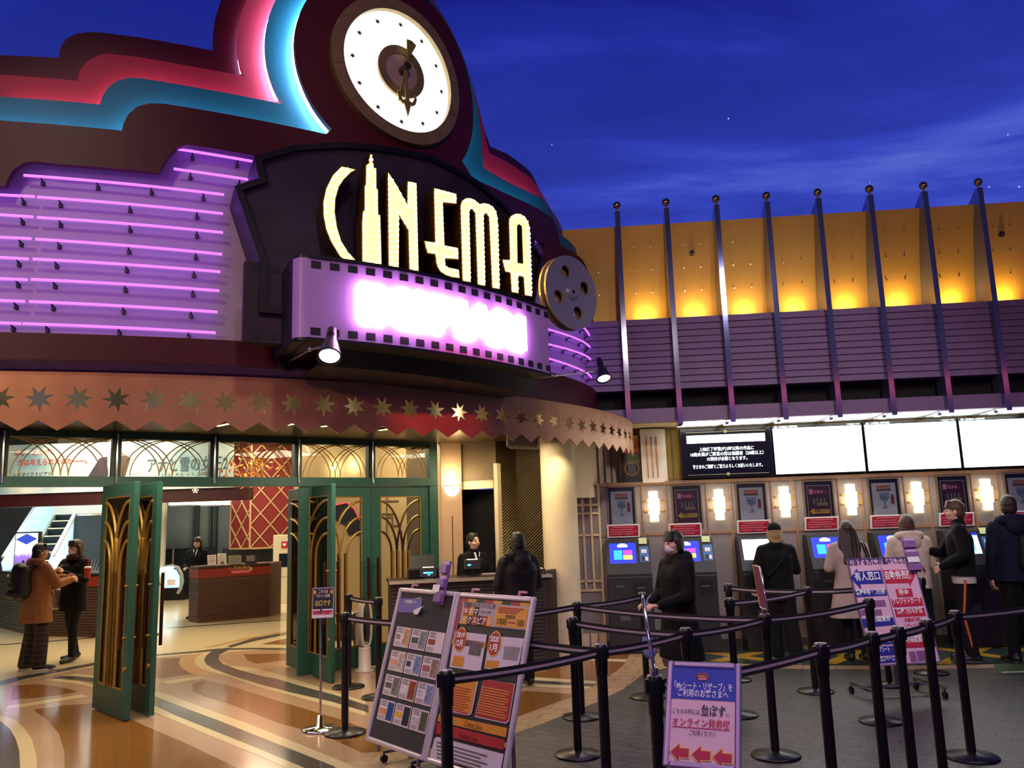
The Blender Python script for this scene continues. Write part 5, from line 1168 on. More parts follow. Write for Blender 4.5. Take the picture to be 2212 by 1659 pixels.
# gold cove panels between fins
fins = [(1341, 480, 1358, 905), (1448, 472, 1467, 900)]
zt = T.uv(1740, 468, DF-.2)[1]
fx = [T.uv(px, py, DF)[0] for px, py in ((1347, 700), (1456, 695), (1567, 688), (1679, 681), (1793, 675), (1908, 667), (2028, 660), (2150, 652))]
m_goldp = M('matte_gold_panel', 'c49a48', .45, .3, noise=.06, nscale=3)
m_stud = M('stud_brass', 'd8c080', .25, 1.0)
bx_ = [fx[0]-(fx[1]-fx[0])]+fx+[fx[-1]+.6]
for i in range(9):
    x0, x1 = bx_[i]+.03, bx_[i+1]-.03
    if i == 0: x0 = T.uv(1205, 560, DF-.2)[0]
    t = thing('gold_panel', 'curved gold wall panel with rows of small studs, %s from the left' % ('%s' % ORD[i]), 'wall panel', tuple(T.p((x0+x1)/2, zslat, DF-.3)), group='gold cove panels between the fins', kind='thing')
    n = 10; vs = []
    cv = lambda f: DF-.40+.26*f**1.6
    for k in range(n+1):
        f = k/n; vs += [T.p(x0, zslat-.03+(zt-zslat+.03)*f, cv(f)), T.p(x1, zslat-.03+(zt-zslat+.03)*f, cv(f))]
    b = MB(); b.add(vs, [(2*k, 2*k+1, 2*k+3, 2*k+2) for k in range(n)], 0, True)
    b.add([v-T.N*.03 for v in vs], [(2*k, 2*k+1, 2*k+3, 2*k+2) for k in range(n)], 0, True)
    b.add([vs[-2], vs[-1], vs[-1]-T.N*.03, vs[-2]-T.N*.03], [(0, 1, 2, 3)])
    b.build('panel_sheet', [m_goldp], t)
    for r_ in range(3):
        for c_ in (.3, .68):
            f = .32+.23*r_; xs = x0+(x1-x0)*c_; b = MB(); p = T.p(xs, zslat+(zt-zslat)*f, cv(f)); b.cyl(p-T.N*.005, p+T.N*.02, .009, n=8); b.build('stud', [m_stud], t)
    if i in (2, 8):
        p = T.p(x0+(x1-x0)*.5, zslat+(zt-zslat)*.7, cv(.7)); b = MB(); b.cyl(p, p+T.N*.03, .035, n=14); b.sphere(p+T.N*.035, .022, 8); b.build('sensor', [M('dark_red_sensor', '3a1818', .3)], t)
    if i:
        light('AREA', 'cove_uplight', tuple(T.p((x0+x1)/2, zslat+.03, DF-.27)), 5.5, (1, .62, .16), .12, tuple(T.p((x0+x1)/2, zslat+.7, DF-.36)), size_y=.05)
# fins
t0 = thing('fin', 'tall plum metal fin with a gold ball on top, first from the left', 'fin', tuple(T.p(fx[0], zsof-.03, DF)), -ANG, group='fins in front of the gold panels')
fw = .062; zft = zt+.16; zfb = zsof-.05
def fin_mat():
    m = bpy.data.materials.new('fin_paint'); m.use_nodes = True; nt = m.node_tree; p = nt.nodes['Principled BSDF']; p.inputs['Roughness'].default_value = .10; p.inputs['Metallic'].default_value = .7; p.inputs['Base Color'].default_value = (*lin('7478a0'), 1); return m
m_fin = fin_mat()
b = MB(); o = [(0, zfb), (.0, zft), (-.05, zft+.01), (-.30, zft-.12), (-.42, zslat-.03), (-.26, zslat-.05), (-.26, zfb)]
f_ = Frame(T.p(fx[0], 0, DF), T.N, UP)
b.sheet([o], lambda x, y, d: T.p(fx[0]+fw/2+d, y, DF+x), fw); b.build('blade', [m_fin], t0)
b = MB(); p = T.p(fx[0], zft+.012, DF-.03); b.cyl(p-UP*.02, p+UP*.03, .014, n=10); b.build('stem', [m_brass], t0)
b = MB(); b.sphere(p+UP*.075, .05, 20); b.build('gold_ball', [M('polished_gold', 'c8a868', .18, 1.0)], t0)
for i in range(1, 8):
    dup(t0, tuple(T.p(fx[i], zsof-.03, DF)), None, 'tall plum metal fin with a gold ball on top, %s from the left' % ORD[i])
# soffit light panels with brackets
m_lp = EM('soffit_white', 'fffdf4', 5.5)
for i in range(1, 8):
    x0 = fx[i]+.05; x1 = (fx[i+1] if i < 7 else fx[7]+.62)-.03
    t = thing('soffit_panel_light', 'bright white light panel under the plum fascia, %s from the left' % ORD[i-1], 'ceiling light', tuple(T.p((x0+x1)/2, zsof, .5)), group='light panels above the screens')
    b = MB(); b.quad(T.p(x0, zsof+.012, .05), T.p(x1, zsof+.012, .05), T.p(x1, zsof+.012, DF-.24), T.p(x0, zsof+.012, DF-.24)); b.build('diffuser', [m_lp], t)
    b = MB(); b.bar(T.p(x1-.02, zsof+.0, .06), T.p(x1+.03, zsof-.0, DF-.26), .03, .02); b.bar(T.p(x0, zsof, .05), T.p(x1, zsof, .05), .02, .02); b.build('frame', [m_black], t)
    b = MB(); p = T.p(x1+.02, zsof-.03, DF-.34); b.box(p, (.09, .16, .035), (T.R, T.N, UP), bev=.006); b.build('bracket', [M('pale_blue_bracket', 'b4bedc', .25, .6)], t)
# ---------------------------------------------------------------- display screens
scr = [(1471, 1669), (1671, 1868), (1871, 2075), (2078, 2290)]
za, zbm = T.uv(1770, 915, .1)[1], T.uv(1770, 1023, .1)[1]
m_bez = M('screen_bezel', '08090c', .3); m_sblk = M('dark_lcd', '05070c', .15, emit='060a14', es=.4); m_slit = EM('white_lcd', 'f2fbff', 2.6); m_stx = EM('screen_letters', 'e8fbff', 1.3)
for i, (p0, p1) in enumerate(scr):
    x0, x1 = T.uv(p0, 970, .1)[0], T.uv(p1, 970, .1)[0]; w = x1-x0; h = za-zbm
    t = thing('display_screen', ['black notice screen with white lettering, leftmost of the display screens', 'blank bright timetable screen beside the black notice screen', 'third display screen from the left, blank and bright', 'rightmost bright display screen, cut by the photo edge'][i], 'screen', tuple(T.p((x0+x1)/2, zbm, .05)), group='display screens above the ticket machines')
    b = MB(); tbox(b, x0, x1, zbm, za, -.05, .08, bev=.004); b.build('bezel', [m_bez], t)
    b = MB(); tbox(b, x0+.012, x1-.012, zbm+.012, za-(.012 if i == 0 else .04), .08, .085); b.build('lcd', [m_sblk if i == 0 else m_slit], t)
    F2 = Frame(T.p(x0, zbm, .09), T.R, UP)
    if i == 0:
        b = MB(); F2.rect(b, w*.07, h*.70, w*.93, h*.86, 0, .003); b.build('white_bar', [m_slit], t)
        b = MB()
        for k, (s_, yy, ww) in enumerate((('上映終了時間が23時以降の作品に', .54, .60), ('18歳未満がご鑑賞の際は保護者（20歳以上）', .44, .80), ('の同伴が必要となります。', .34, .44), ('皆さまのご理解とご協力よろしくお願いいたします。', .19, .76))): b.text(s_, h*.085, F2.p(w*.5, h*yy, .001), F2.R, UP, fit=w*ww, bold=.012)
        b.build('lettering', [m_stx], t)
        b = MB()
        for yy in (.92, .06): b.bar(F2.p(w*.06, h*yy, .001), F2.p(w*.94, h*yy, .001), .003, .003); b.lathe([(.012, 0), (.02, .002), (.02, 0)], F2.p(w*.5, h*yy, .001), (F2.R, UP, F2.N), 12)
        b.build('gold_ornament', [EM('dim_gold', 'b8a878', .5)], t)
    else:
        b = MB(); b.text('CINEMA IKSPIARI', .032, F2.p(.085, h-.032, 0), F2.R, UP, align='LEFT', bold=.01)
        b.text('11/26(火) 19:39', .026, F2.p(w-.03, h-.03, 0), F2.R, UP, align='RIGHT'); b.sphere(F2.p(.05, h-.022, 0), (.022, .002, .012), 10, ax=(F2.R, F2.N, UP)); b.build('lettering', [m_stx], t)

# ---------------------------------------------------------------- posters, sconces, notices, ticket machines
m_pf = M('bronze_picture_frame', '6a5844', .4, .4); m_pmat = M('black_mat', '120d0e', .4); m_winer = M('wine_print', '4a1420', .4); m_pw = M('pale_print', 'c4c0d0', .35); m_yel = M('yellow_print', 'e0b020', .4); m_pinkp = M('pink_print', 'e88aa0', .45)
pos = [(1314, 1372, 1057, 1136, 'c'), (1454, 1515, 1053, 1133, 'w'), (1593, 1655, 1049, 1128, 'c'), (1740, 1800, 1044, 1124, 'w'), (1881, 1942, 1039, 1119, 'c'), (2030, 2090, 1034, 1113, 'w'), (2177, 2240, 1029, 1107, 'c')]
pl = ['pale poster with a glass goblet and a bright lamp reflection, at the far left', 'wine red arrow poster, first of its kind from the left', 'pale goblet poster behind the person in the black cap', 'wine red arrow poster above the long haired woman', 'pale goblet poster above the woman in the white hooded jacket', 'wine red arrow poster behind the man in the black bomber jacket', 'pale goblet poster cut by the right photo edge']
def label_text(b, fr, s, size, x, y, **k): b.text(s, size, fr.p(x, y, .0015), fr.R, fr.U, **k)
for i, (p0, p1, y0, y1, k) in enumerate(pos):
    a = T.uv(p0, y1, .03); c = T.uv(p1, y0, .03); x0, x1 = a[0], c[0]; zc = (a[1]+c[1])/2; h = .56; w = x1-x0; z0 = zc-h/2; z1 = zc+h/2
    t = thing('poster', pl[i], 'poster', tuple(T.p((x0+x1)/2, z0, .0)), group='framed posters on the ticket wall')
    b = MB()
    for q in ((x0, x0+.02, z0, z1), (x1-.02, x1, z0, z1), (x0+.02, x1-.02, z0, z0+.02), (x0+.02, x1-.02, z1-.02, z1)): tbox(b, *q, 0, .035)
    b.build('frame', [m_pf], t)
    b = MB(); tbox(b, x0+.02, x1-.02, z0+.02, z1-.02, .0, .015); b.build('mat', [m_pmat], t)
    F2 = Frame(T.p(x0+.05, z0+.06, .016), T.R, UP); w2 = w-.10; h2 = h-.13
    b = MB()
    if k == 'w':
        F2.rect(b, 0, 0, w2, h2, .001, .002, 0)
        for q in ((0, .004, 0, h2), (w2-.004, w2, 0, h2), (0, w2, 0, .004), (0, w2, h2-.004, h2)): F2.rect(b, q[0], q[2], q[1], q[3], .002, .001, 1)
        b.build('print', [m_winer, m_wht], t)
        b = MB(); F2.rect(b, w2*.1, h2*.74, w2*.26, h2*.9, .003, .001); b.build('ticket_picture', [m_pinkp], t)
        b = MB(); b.text('駐車券', .05, F2.p(w2*.3, h2*.76, .003), F2.R, UP, align='LEFT', fit=w2*.42, bold=.02); b.text('は、', .03, F2.p(w2*.76, h2*.76, .003), F2.R, UP, align='LEFT'); b.build('lettering', [m_pinkp], t)
        b = MB(); F2.rect(b, w2*.18, h2*.40, w2*.86, h2*.64, .003, .001, 0); F2.rect(b, w2*.4, h2*.40, w2*.86, h2*.48, .004, .001, 1)
        for q in range(4): F2.rect(b, w2*(.25+.15*q), h2*.46, w2*(.31+.15*q), h2*.62, .004, .001, 2)
        b.build('photo', [M('print_umber', '3a2c24', .5), M('print_amber', '9a7a4a', .5), M('print_stone', '8a7a70', .5)], t)
        b = MB(); b.sheet([[(w2*.06, h2*.23), (w2*.24, h2*.33), (w2*.24, h2*.29), (w2*.92, h2*.29), (w2*.92, h2*.17), (w2*.24, h2*.17), (w2*.24, h2*.13)]], lambda x, y, d: F2.p(x, y, .004+d), .001); ar = b.build('yellow_arrow', [m_yel], t)
        b = MB(); b.text('劇場入口へ！', .045, F2.p(w2*.58, h2*.2, .0046), F2.R, UP, fit=w2*.6, bold=.02); b.build('lettering', [m_blk], ar)
    else:
        F2.rect(b, 0, 0, w2, h2, .001, .002, 0); F2.rect(b, w2*.02, h2*.02, w2*.98, h2*.3, .002, .001, 1); b.build('print', [m_pw, M('snow_print', 'd8d4e0', .4)], t)
        b = MB(); F2.rect(b, w2*.2, h2*.86, w2*.8, h2*.93, .003, .001); F2.rect(b, w2*.2, h2*.76, w2*.8, h2*.84, .003, .001, 1); b.build('title_band', [M('orange_title', 'c06030', .5), M('brown_title', '7a4a2c', .5)], t)
        b = MB(); o = [(.28, .72), (.3, .58), (.38, .48), (.47, .44), (.47, .32), (.36, .27), (.36, .25), (.64, .25), (.64, .27), (.53, .32), (.53, .44), (.62, .48), (.7, .58), (.72, .72)]; b.sheet([[(w2*x, h2*y) for x, y in o]], lambda x, y, d: F2.p(x, y, .004+d), .001); b.build('goblet', [M('goblet_print', '8890b0', .4)], t)
        b = MB()
        for q in range(7): b.sphere(F2.p(w2*(.36+.09*(q % 4)), h2*(.54+.07*(q//4)), .004), (.012, .001, .012), 8, ax=(F2.R, F2.N, UP))
        b.build('goblet_dots', [m_slate], t)
        b = MB(); F2.rect(b, w2*.76, h2*.38, w2*.9, h2*.6, .004, .001, 0); b.sphere(F2.p(w2*.83, h2*.62, .004), (.016, .001, .018), 8, ax=(F2.R, F2.N, UP)); b.build('red_figure', [M('red_print', '8a2430', .5)], t)
    b = MB(); tbox(b, x0+.02, x1-.02, z0+.02, z1-.02, .022, .025); b.build('poster_glass', [GLASS], t)

m_sg = EM('alabaster_sconce', 'fff0c4', 3.6)
scx = [(1413, 1094), (1555, 1090), (1697, 1084), (1841, 1079), (1985, 1074), (2135, 1068)]
sl = ['first, left of the masked visitor', 'second, between the two left posters', 'third, right of the black cap', 'fourth, above the long haired woman', 'fifth, left of the man in the bomber jacket', 'last, behind the man in the navy hooded jacket']
for i, (px, py) in enumerate(scx):
    u = T.uv(px, py, .06); t = thing('wall_sconce', 'glowing tall cross shaped wall sconce, '+sl[i], 'wall lamp', tuple(T.p(u[0], u[1], 0)), group='alabaster sconces on the ticket wall')
    b = MB(); n = 8
    def prof(wt, hh, dd):
        vs = []
        for j in (-1, 1):
            for q in range(n+1):
                a = math.pi*q/n; vs.append(T.p(u[0]+wt*math.cos(a)*(.92 if j < 0 else 1.0), u[1]+hh*j, .012+dd*math.sin(a)))
        b.add(vs, [(q, q+1, n+2+q, n+1+q) for q in range(n)], 0, True); b.add(vs, [tuple(range(n+1)), tuple(range(n+1, 2*n+2))])
    prof(.078, .098, .08); prof(.06, .195, .065); b.build('glass_shade', [m_sg], t)
    b = MB()
    for z in (.055, -.055): tbox(b, u[0]-.125, u[0]+.125, u[1]+z-.009, u[1]+z+.009, .02, .045)
    tbox(b, u[0]-.05, u[0]+.05, u[1]-.15, u[1]+.15, 0, .012); b.build('brass_bracket', [m_brass], t)
    light('POINT', 'sconce_glow', tuple(T.p(u[0], u[1], .17)), 4, (1, .76, .46), .06)

m_rs = M('crimson_notice', 'b02038', .45)
rs = [(1347, 1147), (1481, 1145), (1630, 1138), (1777, 1131), (1920, 1127), (2070, 1122), (2208, 1118)]
kn = ['first ticket machine', 'second ticket machine', 'machine of the person in the cap', 'machine of the long haired woman', 'machine of the woman in white', 'machine right of the bomber jacket', 'machine at the right photo edge']
m_kb = M('charcoal_plastic', '1a1b1f', .42, noise=.1); m_kd = M('dark_slot_plastic', '0c0c0f', .4); m_kg = M('mid_grey_plastic', '4a4b50', .4)
m_kblue = EM('kiosk_blue_screen', '1830d8', .8); m_kwhite = EM('kiosk_white', 'f4f8ff', 1.2); m_kcyan = EM('kiosk_cyan', '20b0f0', 1.0); m_kmag = EM('kiosk_magenta', 'c040c8', 1.0); m_kyel = EM('kiosk_yellow', 'ffd860', 1.1); m_kpale = EM('kiosk_pale_blue', 'b8ecff', 1.2)
m_keypad = M('blue_label', '3a70b0', .4); m_lime = M('pale_green_card', 'c8d89c', .5); m_yl = M('yellow_label', 'e8b428', .45)
KD = .55
def make_kiosk(kind, nm='ticket_machine'):
    t = thing(nm, 'x', 'ticket machine', (0, 0, 0), 0, group='ticket machines along the grey wall')
    # local: x right, y out of the wall (towards the viewer is -y), z up
    b = MB(); b.box((0, -.21, .465), (.66, .42, .93), bev=.012); b.build('cabinet', [m_kb], t, local=True)
    zc = .93; A = Vector((0, -.42, zc)); tilt = .42
    U2 = Vector((0, math.sin(tilt), math.cos(tilt))); N2 = Vector((0, -math.cos(tilt), math.sin(tilt))); fr = Frame(A, (1, 0, 0), U2)
    b = MB()
    side = [(-.42, zc), (-.42, zc+.03), (-.42+.48*math.sin(tilt), zc+.48*math.cos(tilt)), (-.02, zc+.44), (-.02, zc)]
    b.sheet([side], lambda x, y, d: Vector((.33+d, x, y)), .66); b.build('console', [m_kb], t, local=True)
    L = .60
    b = MB(); fr.rect(b, -.30, .155, .14, .455, .006, .012); b.build('screen_bezel', [m_kd], t, local=True)
    b = MB(); fr.rect(b, -.28, .17, .12, .44, .009, .004); s_ = b.build('screen', [m_kblue if kind == 0 else (m_kwhite if kind == 1 else m_kpale)], t, local=True)
    if kind == 0:
        b = MB(); fr.rect(b, -.155, .385, -.005, .42, .011, .002); fr.rect(b, -.12, .40, -.04, .434, .011, .002); b.build('logo', [m_kwhite], s_, local=True)
        b = MB(); fr.rect(b, -.215, .22, -.09, .345, .011, .002); b.build('cyan_button', [m_kcyan], s_, local=True)
        b = MB(); fr.rect(b, -.075, .29, .06, .345, .011, .002); b.build('magenta_button', [m_kmag], s_, local=True)
        b = MB(); fr.rect(b, -.075, .22, .06, .28, .011, .002); b.build('yellow_button', [m_kyel], s_, local=True)
    elif kind == 2:
        b = MB()
        for r_ in range(6):
            for c_ in range(9): fr.rect(b, -.25+.035*c_, .21+.030*r_, -.228+.035*c_, .227+.030*r_, .011, .002)
        b.build('seat_map', [M('seat_teal', '4aa8a0', .4, emit='60c0b8', es=.6)], s_, local=True)
        b = MB(); fr.rect(b, -.28, .41, .12, .44, .011, .002); b.build('top_bar', [m_kblue], s_, local=True)
    b = MB(); fr.rect(b, .17, .17, .31, .39, .008, .008); k_ = b.build('card_reader', [m_keypad], t, local=True)
    b = MB(); fr.rect(b, .20, .30, .235, .35, .011, .003, 0); fr.rect(b, .24, .30, .275, .35, .011, .003, 0); fr.rect(b, .195, .195, .24, .26, .011, .003, 1); fr.rect(b, .25, .20, .29, .25, .011, .003, 0); b.build('reader_marks', [m_wht, m_kd], k_, local=True)
    b = MB(); fr.rect(b, .17, .42, .29, .50, .02, .004); b.build('green_card', [m_lime], t, local=True)
    b = MB()
    for x0, x1 in ((-.27, -.12), (-.06, .06), (.13, .28)): fr.rect(b, x0, .02, x1, .10, .004, .01)
    b.build('slot_openings', [m_kd], t, local=True)
    b = MB(); fr.rect(b, -.06, .108, .07, .15, .008, .004); b.build('yellow_label', [m_yl], t, local=True)
    b = MB(); fr.rect(b, -.05, .025, .05, .05, .008, .006); b.build('ticket', [M('paper_ticket', 'b8b4a8', .5)], t, local=True)
    b = MB(); F3 = Frame((0, -.42, 0), (1, 0, 0), UP); F3.rect(b, .06, .70, .26, .86, .004, .01); b.build('coin_plate', [m_kd], t, local=True)
    b = MB(); F3.rect(b, .10, .78, .22, .80, .012, .012); F3.rect(b, -.2, .80, -.09, .825, .012, .012); F3.rect(b, -.17, .40, -.02, .50, .006, .008); b.build('latches', [m_kg], t, local=True)
    b = MB(); F3.rect(b, -.322, .02, .005, .88, .003, .004); F3.rect(b, .012, .02, .322, .64, .003, .004); b.build('cabinet_door', [M('charcoal_door', '222328', .4)], t, local=True)
    t.scale = (.84, 1, 1)
    return t
kk = {k: make_kiosk(k) for k in (0, 1, 2)}; usedk = set()
kinds = [0, 0, 1, 0, 0, 2, 2]
for i, ((px, py), kd) in enumerate(zip(rs, kinds)):
    u = T.uv(px, py, .12); x = u[0]+.035
    lb = ['dark ticket machine with blue screen beside the cream lattice', 'dark ticket machine with blue screen right of the masked visitor', 'dark ticket machine with white screen in use by the person in the black cap', 'dark ticket machine with blue screen in use by the long haired woman', 'dark ticket machine half hidden by the woman in the white hooded jacket', 'dark ticket machine with seat map screen right of the bomber jacket', 'dark ticket machine with bright screen at the right photo edge'][i]
    loc = T.p(x, 0, .0)
    if kd not in usedk:
        usedk.add(kd); k = kk[kd]; k.location = loc; k.rotation_euler = (0, 0, -ANG); k['label'] = lb
    else: k = dup(kk[kd], tuple(loc), -ANG, lb)
    t = thing('notice_board', 'crimson notice with white border above the '+kn[i], 'notice', tuple(T.p(u[0], u[1]-.085, .05)), group='crimson notices above the ticket machines')
    nN = (T.N*.96-UP*.28).normalized(); nU = T.R.cross(nN)*-1; fr = Frame(T.p(u[0], u[1], .08), T.R, (UP*.97+T.N*.24).normalized())
    b = MB(); fr.rect(b, -.21, -.085, .21, .085, 0, .008); b.build('board', [m_wht], t)
    b = MB(); fr.rect(b, -.19, -.07, .19, .07, .002, .002); r_ = b.build('crimson_field', [m_rs], t)
    b = MB()
    for q in range(4): fr.rect(b, -.17+.03*(q == 0), .045-.03*q, .17-.05*(q % 2)-.03*(q == 0), .055-.03*q, .004, .001)
    b.build('white_print', [m_pinkp], r_)
    b = MB(); tbox(b, u[0]-.02, u[0]+.02, u[1]-.05, u[1]+.05, 0, .075); b.build('bracket', [m_kg], t)
# wall panels between machines
b = MB()
for px in (1420, 1560): pass

# ================================================================ OPPOSITE SIDE OF THE PLAZA (behind the viewer; mirrored in the fins)
b = MB(); b.box((0, -9.1, 3.05), (36, .2, 6.1)); tag(b.build('wall_opposite', [M('mauve_shop_front', 'a890b4', .7, noise=.1, nscale=1)]), 'mauve shop front across the plaza', 'wall', kind='structure')
t = thing('neon_band', 'red neon band along the top of the shop front across the plaza', 'neon sign', (0, -8.95, 5.5))
b = MB(); b.box((3, -8.97, 5.7), (24, .06, .6)); b.build('backing', [m_black], t)
for k in range(5): b = MB(); b.cyl((-9, -8.9, 5.48+.11*k), (15, -8.9, 5.48+.11*k), .03, n=8); b.build('neon_tube', [M('red_neon', 'ff3050', .3, emit=(1, .12, .2), es=4.0)], t)
light('AREA', 'shop_front_light', (3, -7.0, 5.9), 70, (.85, .7, 1), 8.0, (3, -9.1, 4.6), size_y=.4)
# ================================================================ STANCHIONS
m_pole = M('matte_black_post', '060607', .36, noise=.15); m_beltm = M('black_belt_webbing', '120e14', .8, bump=.3, bscale=400); m_stripe = M('grey_belt_stripe', 'a896a4', .7); m_cap = M('satin_cap', '7c7c84', .3, .7)
ST = {}
def stan_proto():
    t = thing('stanchion', 'x', 'belt stanchion', (0, 0, 0), 0, group='black belt stanchions')
    b = MB(); b.lathe([(0, 0), (.165, 0), (.168, .008), (.16, .018), (.05, .03), (.03, .04), (0, .04)], n=36); b.build('base', [m_pole], t, local=True)
    b = MB(); b.cyl((0, 0, .03), (0, 0, .86), .0295, n=20); b.build('post', [m_pole], t, local=True)
    b = MB(); b.lathe([(.0295, .78), (.034, .79), (.034, .83), (.036, .835), (.036, .945), (.03, .95)], n=22)
    for k in range(4): a = math.pi/2*k; b.box((.035*math.cos(a), .035*math.sin(a), .905), (.016, .03, .062) if k % 2 == 0 else (.03, .016, .062))
    b.build('belt_head', [m_pole], t, local=True)
    b = MB(); b.lathe([(.032, .948), (.032, .953), (0, .955)], n=22); b.build('cap', [m_cap], t, local=True)
    return t
def top2g(px, py): g = onz(px, py, .955); return Vector((g.x, g.y, 0))
def b2g(px, py): g = onz(px, py); return Vector((g.x, g.y, 0))
stans = [
 ('A', top2g(963, 1446), 'nearest black stanchion, standing in front of the red and yellow poster board'),
 ('B', top2g(1297, 1390), 'black stanchion right of the two poster boards, its belt crossing the red and yellow board'),
 ('C', b2g(1257, 1550), 'black stanchion behind the other one right of the poster boards'),
 ('Cc', b2g(1249, 1632), 'black stanchion with visible round base just right of the poster boards'),
 ('Dd', top2g(1480, 1355), 'black stanchion right behind the blue and pink sign'),
 ('E', b2g(1588, 1470), 'black stanchion nearest to the person in the black cap'),
 ('Ee', b2g(1594, 1546), 'second black stanchion in line from the person in the black cap'),
 ('F', b2g(1676, 1634), 'black stanchion with a maroon leaflet frame on top'),
 ('G', b2g(1762, 1495), 'black stanchion in front of the long haired woman in the beige coat'),
 ('Hh', b2g(1903, 1560), 'black stanchion with a visible base in front of the blue and red direction sign'),
 ('I', top2g(1772, 1388), 'front row black stanchion right of the blue and pink sign'),
 ('J', top2g(1882, 1364), 'second front row black stanchion right of the blue and pink sign'),
 ('K', top2g(1939, 1352), 'third front row black stanchion, before the middle of the direction sign'),
 ('L', top2g(2001, 1337), 'fourth front row black stanchion, before the right edge of the direction sign'),
 ('Mm', b2g(2100, 1637), 'rightmost black stanchion with a large round base'),
 ('Nn', top2g(1413, 1457), 'thick near black stanchion left of the blue and pink sign, chrome rods on top'),
 ('Oo', b2g(1399, 1507), 'black stanchion at the feet of the masked visitor'),
 ('Pp', b2g(753, 1485), 'black stanchion beside the half open green door'),
 ('Pq', b2g(745, 1585), 'black stanchion next to the chrome exit sign stand'),
 ('Pr', b2g(818, 1507), 'black stanchion half hidden behind the upper left of the flyer board'),
 ('Ps', Vector((-.70, 6.42, 0)), 'black stanchion hidden behind the two poster boards'),
 ('Q', b2g(2012, 1455), 'black stanchion by the legs of the man in the bomber jacket'),
 ('Rr', b2g(1922, 1481), 'black stanchion right behind the stand of the direction sign'),
 ('Zz', top2g(2420, 1262), 'black stanchion beyond the right photo edge'),
]
pro = stan_proto(); first = True
for k, p, lb in stans:
    if first: pro.location = p; pro['label'] = lb; ST[k] = (pro, p); WM[pro.name] = Matrix.Translation(p); first = False
    else: ST[k] = (dup(pro, tuple(p), 0, lb), p)
def belt(a, c, sag=.012):
    p, q = ST[a][1], ST[c][1]; d = (q-p); L = d.length; d.normalize(); s_ = Vector((-d.y, d.x, 0))
    p = p+d*.036; q = q-d*.036; n = 8; b = MB()
    for z0, z1, mi in ((.880, .897, 0), (.897, .911, 1), (.911, .930, 0)):
        vs = []
        for i in range(n+1):
            f = i/n; c_ = p+(q-p)*f; dz = -sag*L*4*f*(1-f)
            vs += [c_+UP*(z0+dz)-s_*.0012, c_+UP*(z1+dz)-s_*.0012, c_+UP*(z1+dz)+s_*.0012, c_+UP*(z0+dz)+s_*.0012]
        b.add(vs, [(4*i+j, 4*i+(j+1) % 4, 4*i+4+(j+1) % 4, 4*i+4+j) for i in range(n) for j in range(4)], mi)
    b.build('belt', [m_beltm, m_stripe], ST[a][0])
for a, c in (('A', 'B'), ('B', 'Dd'), ('Dd', 'F'), ('F', 'Hh'), ('C', 'Oo'), ('C', 'F'), ('Cc', 'Dd'), ('Ps', 'B'), ('Ps', 'C'), ('E', 'G'), ('Ee', 'G'), ('G', 'Rr'), ('Nn', 'I'), ('I', 'J'), ('J', 'K'), ('K', 'L'), ('L', 'Mm'), ('Mm', 'Zz'), ('Pp', 'Pr'), ('Pq', 'Ps')): belt(a, c)
# leaflet frames on top of two stanchions
def topframe(k, ang, w, h, lab, tilt=.12):
    p = ST[k][1]+UP*.955; R_ = Vector((math.cos(ang), math.sin(ang), 0)); t = thing('leaflet_holder', lab, 'sign holder', tuple(p))
    U_ = (UP+Vector((-.10, 0, 0))*1.0).normalized(); U_ = (U_-R_*U_.dot(R_)).normalized()
    fr = Frame(p+UP*.03, R_, U_)
    b = MB(); b.cyl(p, p+UP*.03, .02, n=12); b.build('clamp', [m_chrome], t)
    b = MB(); b.tube([fr.p(-w/2, 0), fr.p(-w/2, h), fr.p(w/2, h), fr.p(w/2, 0), fr.p(-w/2, 0)], .007, 8); b.build('chrome_rod', [m_chrome], t)
    b = MB(); fr.rect(b, -w/2, .01, w/2, h, .003, .006); b.build('maroon_sheet', [M('maroon_leaflet', '8a4a54', .35)], t)
    b = MB(); 
    for q in range(4): fr.rect(b, -w*.36, h*(.8-.16*q), w*.36, h*(.86-.16*q), .005, .001)
    b.build('printed_lines', [M('leaflet_rose', 'b88088', .5)], t)
topframe('F', 1.53, .20, .30, 'thin maroon leaflet frame seen at a slant on the stanchion')
topframe('Nn', 1.41, .20, .31, 'leaflet frame seen edge on, chrome rods on the thick near stanchion')

# ---------------------------------------------------------------- chrome exit sign stand
g = b2g(692, 1577); t = thing('sign_stand', 'chrome stand with a small black and red exit sign by the open doors', 'sign stand', tuple(g))
b = MB(); b.lathe([(0, 0), (.15, 0), (.155, .01), (.14, .02), (.03, .03), (.022, .12), (0, .12)], g, n=32); b.build('base', [m_chrome], t)
zt_ = 1.0; b = MB(); b.cyl(g+UP*.1, g+UP*zt_, .0105, n=12); b.build('pole', [m_chrome], t)
# tilted sign face
u0 = onplane(674, 1336, g, Vector((0, -1, 0))); u1 = onplane(721, 1268, g, Vector((0, -1, 0)))
fr = Frame((u0.x, g.y-.02, u0.z), (1, 0.12, 0), (0, .12, 1)); w, h = u1.x-u0.x, u1.z-u0.z
b = MB(); fr.rect(b, 0, 0, w, h, 0, .014); b.build('sign_frame', [m_steel], t)
b = MB(); fr.rect(b, .01, h*.30, w-.01, h-.01, .003, .003); b.build('black_sheet', [m_blk], t)
b = MB(); fr.rect(b, .006, .006, w-.006, h*.29, .003, .003); fr.rect(b, .012, .03, w-.012, h*.25, .004, .001, 1); b.build('red_sheet', [m_wht, M('crimson_notice', 'b02038', .45)], t)
b = MB(); b.text('こちらは', .036, fr.p(w/2, h*.82, .004), fr.R, fr.U, fit=w*.45, bold=.01); b.text('チケット売場', .03, fr.p(w/2, h*.68, .004), fr.R, fr.U, fit=w*.6, bold=.01); b.build('white_lettering', [m_wht], t)
